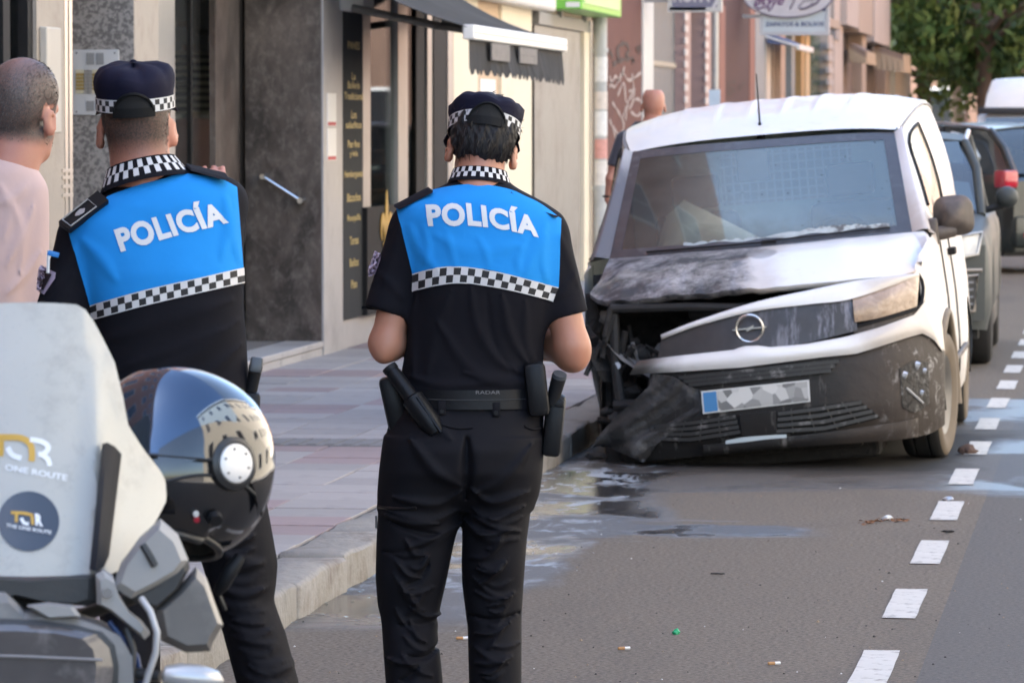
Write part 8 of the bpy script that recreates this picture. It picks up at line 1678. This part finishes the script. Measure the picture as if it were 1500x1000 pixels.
part('lining', loft([[HC + (hpt(a, -.95) - HC) * k + tdir * (.0 if k > .9 else .03) for a in np.linspace(0, 2 * math.pi, 36, endpoint=False)] for k in (1.0, .92, .5, .02)], cu=True), M_DARK, hm.root, 50)
part('chin_strap', tube([hm.P(*q) for q in ((352, 815, -.03), (338, 835, -.04), (325, 858, -.03), (318, 868, -.02))], [.010, .013, .012, .008], 10), M_MATTE, hm.root, 50); part('strap_end', tube([hm.P(*q) for q in ((318, 862, -.02), (325, 880, -.02), (330, 892, -.015))], .004, 6), M_HTRIM, hm.root, 50)
# ================================================================== LITTER ON THE ROAD
def bit(px, py, name, label, cat, g, mat): p = gnd(px, py, .003); single(name, xf(g, t=p), mat, label, cat)
def chip(r, seed, sq=(1, 1, .4)): return lump((0, 0, r * .35), r, seed, sq)
bit(990, 927, 'bottle_cap', 'crumpled bright green bottle cap lying on the asphalt', 'bottle cap', chip(.014, 2, (1, 1, .9)), pm('cap_green', (.01, .33, .13), .4))
but = lambda: join(tube([(-.012, 0, .004), (.012, 0, .004)], .004, 8))
for (x, y, d, lb) in ((1135, 973, 0, 'cigarette butt near the green bottle cap on the road'), (915, 951, 0, 'short cigarette butt close to the standing officer'), (678, 936, 0, 'cigarette butt between the officer\'s boots and the kerb')):
    p = gnd(x, y, .003); f = Frame('cigarette_butt', p, .4 + d, lb, 'cigarette butt', 'cigarette butts on the road'); part('filter', tube([(-.022, 0, .005), (0, 0, .005)], .005, 8), pm('butt_orange', (.45, .24, .10), .8), f.root, 40); part('paper', tube([(0, 0, .005), (.018, .002, .005)], .0048, 8), M_WHITE, f.root, 40)
rl = random.Random(11)
lf = [resamp([(1262, 766), (1280, 763), (1300, 761), (1330, 762)], 14)]
lv = []
for i in range(60):
    q = lf[0][rl.randrange(14)]; p = gnd(q[0] + rl.gauss(0, 6), q[1] + rl.gauss(0, 1.2), .004); a = rl.uniform(0, 6); s = rl.uniform(.008, .022); lv.append(([p + Vector((math.cos(a) * s, math.sin(a) * s, .002)), p + Vector((-math.sin(a) * s * .4, math.cos(a) * s * .4, .006)), p - Vector((math.cos(a) * s, math.sin(a) * s, -.001)), p + Vector((math.sin(a) * s * .4, -math.cos(a) * s * .4, 0))], [(0, 1, 2, 3)]))
single('leaf_litter', join(*lv), pm('dry_leaf', (.22, .10, .045), .8, var=.3, vs=40), 'small drift of crushed brown leaves on the road', kind='stuff')
bit(1300, 761, 'paper_scrap', 'crumpled white paper scrap on the brown leaves', 'paper', chip(.018, 5, (1.2, .8, .8)), M_WHITE); bit(1389, 733, 'crumpled_foil', 'grey crumpled foil beside a painted dash', 'litter', chip(.02, 6, (1.3, .8, .6)), M_ALLOY); bit(1388, 780, 'black_scrap', 'twisted black scrap lying between two painted dashes', 'litter', chip(.018, 7, (1.6, .5, .3)), M_SOOT); bit(1050, 842, 'charred_scrap', 'flat charred scrap on the open asphalt', 'litter', chip(.018, 8, (1.6, .5, .2)), M_SOOT); bit(1418, 664, 'brown_lump', 'brown crumpled lump next to the van\'s front wheel', 'litter', chip(.04, 9, (1.2, .8, .8)), pm('brown_scrap', (.10, .06, .045), .8))
gr_ = []
for i in range(220):
    px, py = rl.uniform(430, 1500), rl.uniform(700, 1000); p = gnd(px, py, .002); s = rl.uniform(.0015, .0045) * (1.6 if rl.random() < .1 else 1); gr_.append(withmi(([p + Vector((s, 0, 0)), p + Vector((0, s * 1.2, 0)), p + Vector((-s, 0, 0)), p + Vector((0, -s, 0)), p + Vector((0, 0, s))], [(0, 1, 4), (1, 2, 4), (2, 3, 4), (3, 0, 4)]), rl.choice((0, 1, 1, 1, 2, 2))))
single('road_grit', join(*gr_), [M_WHITE, pm('grit_dark', (.03, .028, .026), .9), pm('grit_tan', (.35, .26, .17), .9)], 'scattered grit and crumbs on the road', kind='stuff')
gl_ = []
for i in range(150):
    t = rl.random(); p = gnd(430 + 380 * t + rl.gauss(0, 22), 905 - 190 * t + rl.gauss(0, 14), .003); s = rl.uniform(.004, .012); a = rl.uniform(0, 6); gl_.append(([p + Vector((math.cos(a + k * 2.1) * s, math.sin(a + k * 2.1) * s, .002 * (k == 1))) for k in range(3)], [(0, 1, 2)]))
single('glass_crumbs', join(*gl_), pm('glass_crumb', (.45, .58, .60), .15), 'pale glass crumbs strewn along the gutter', kind='stuff')
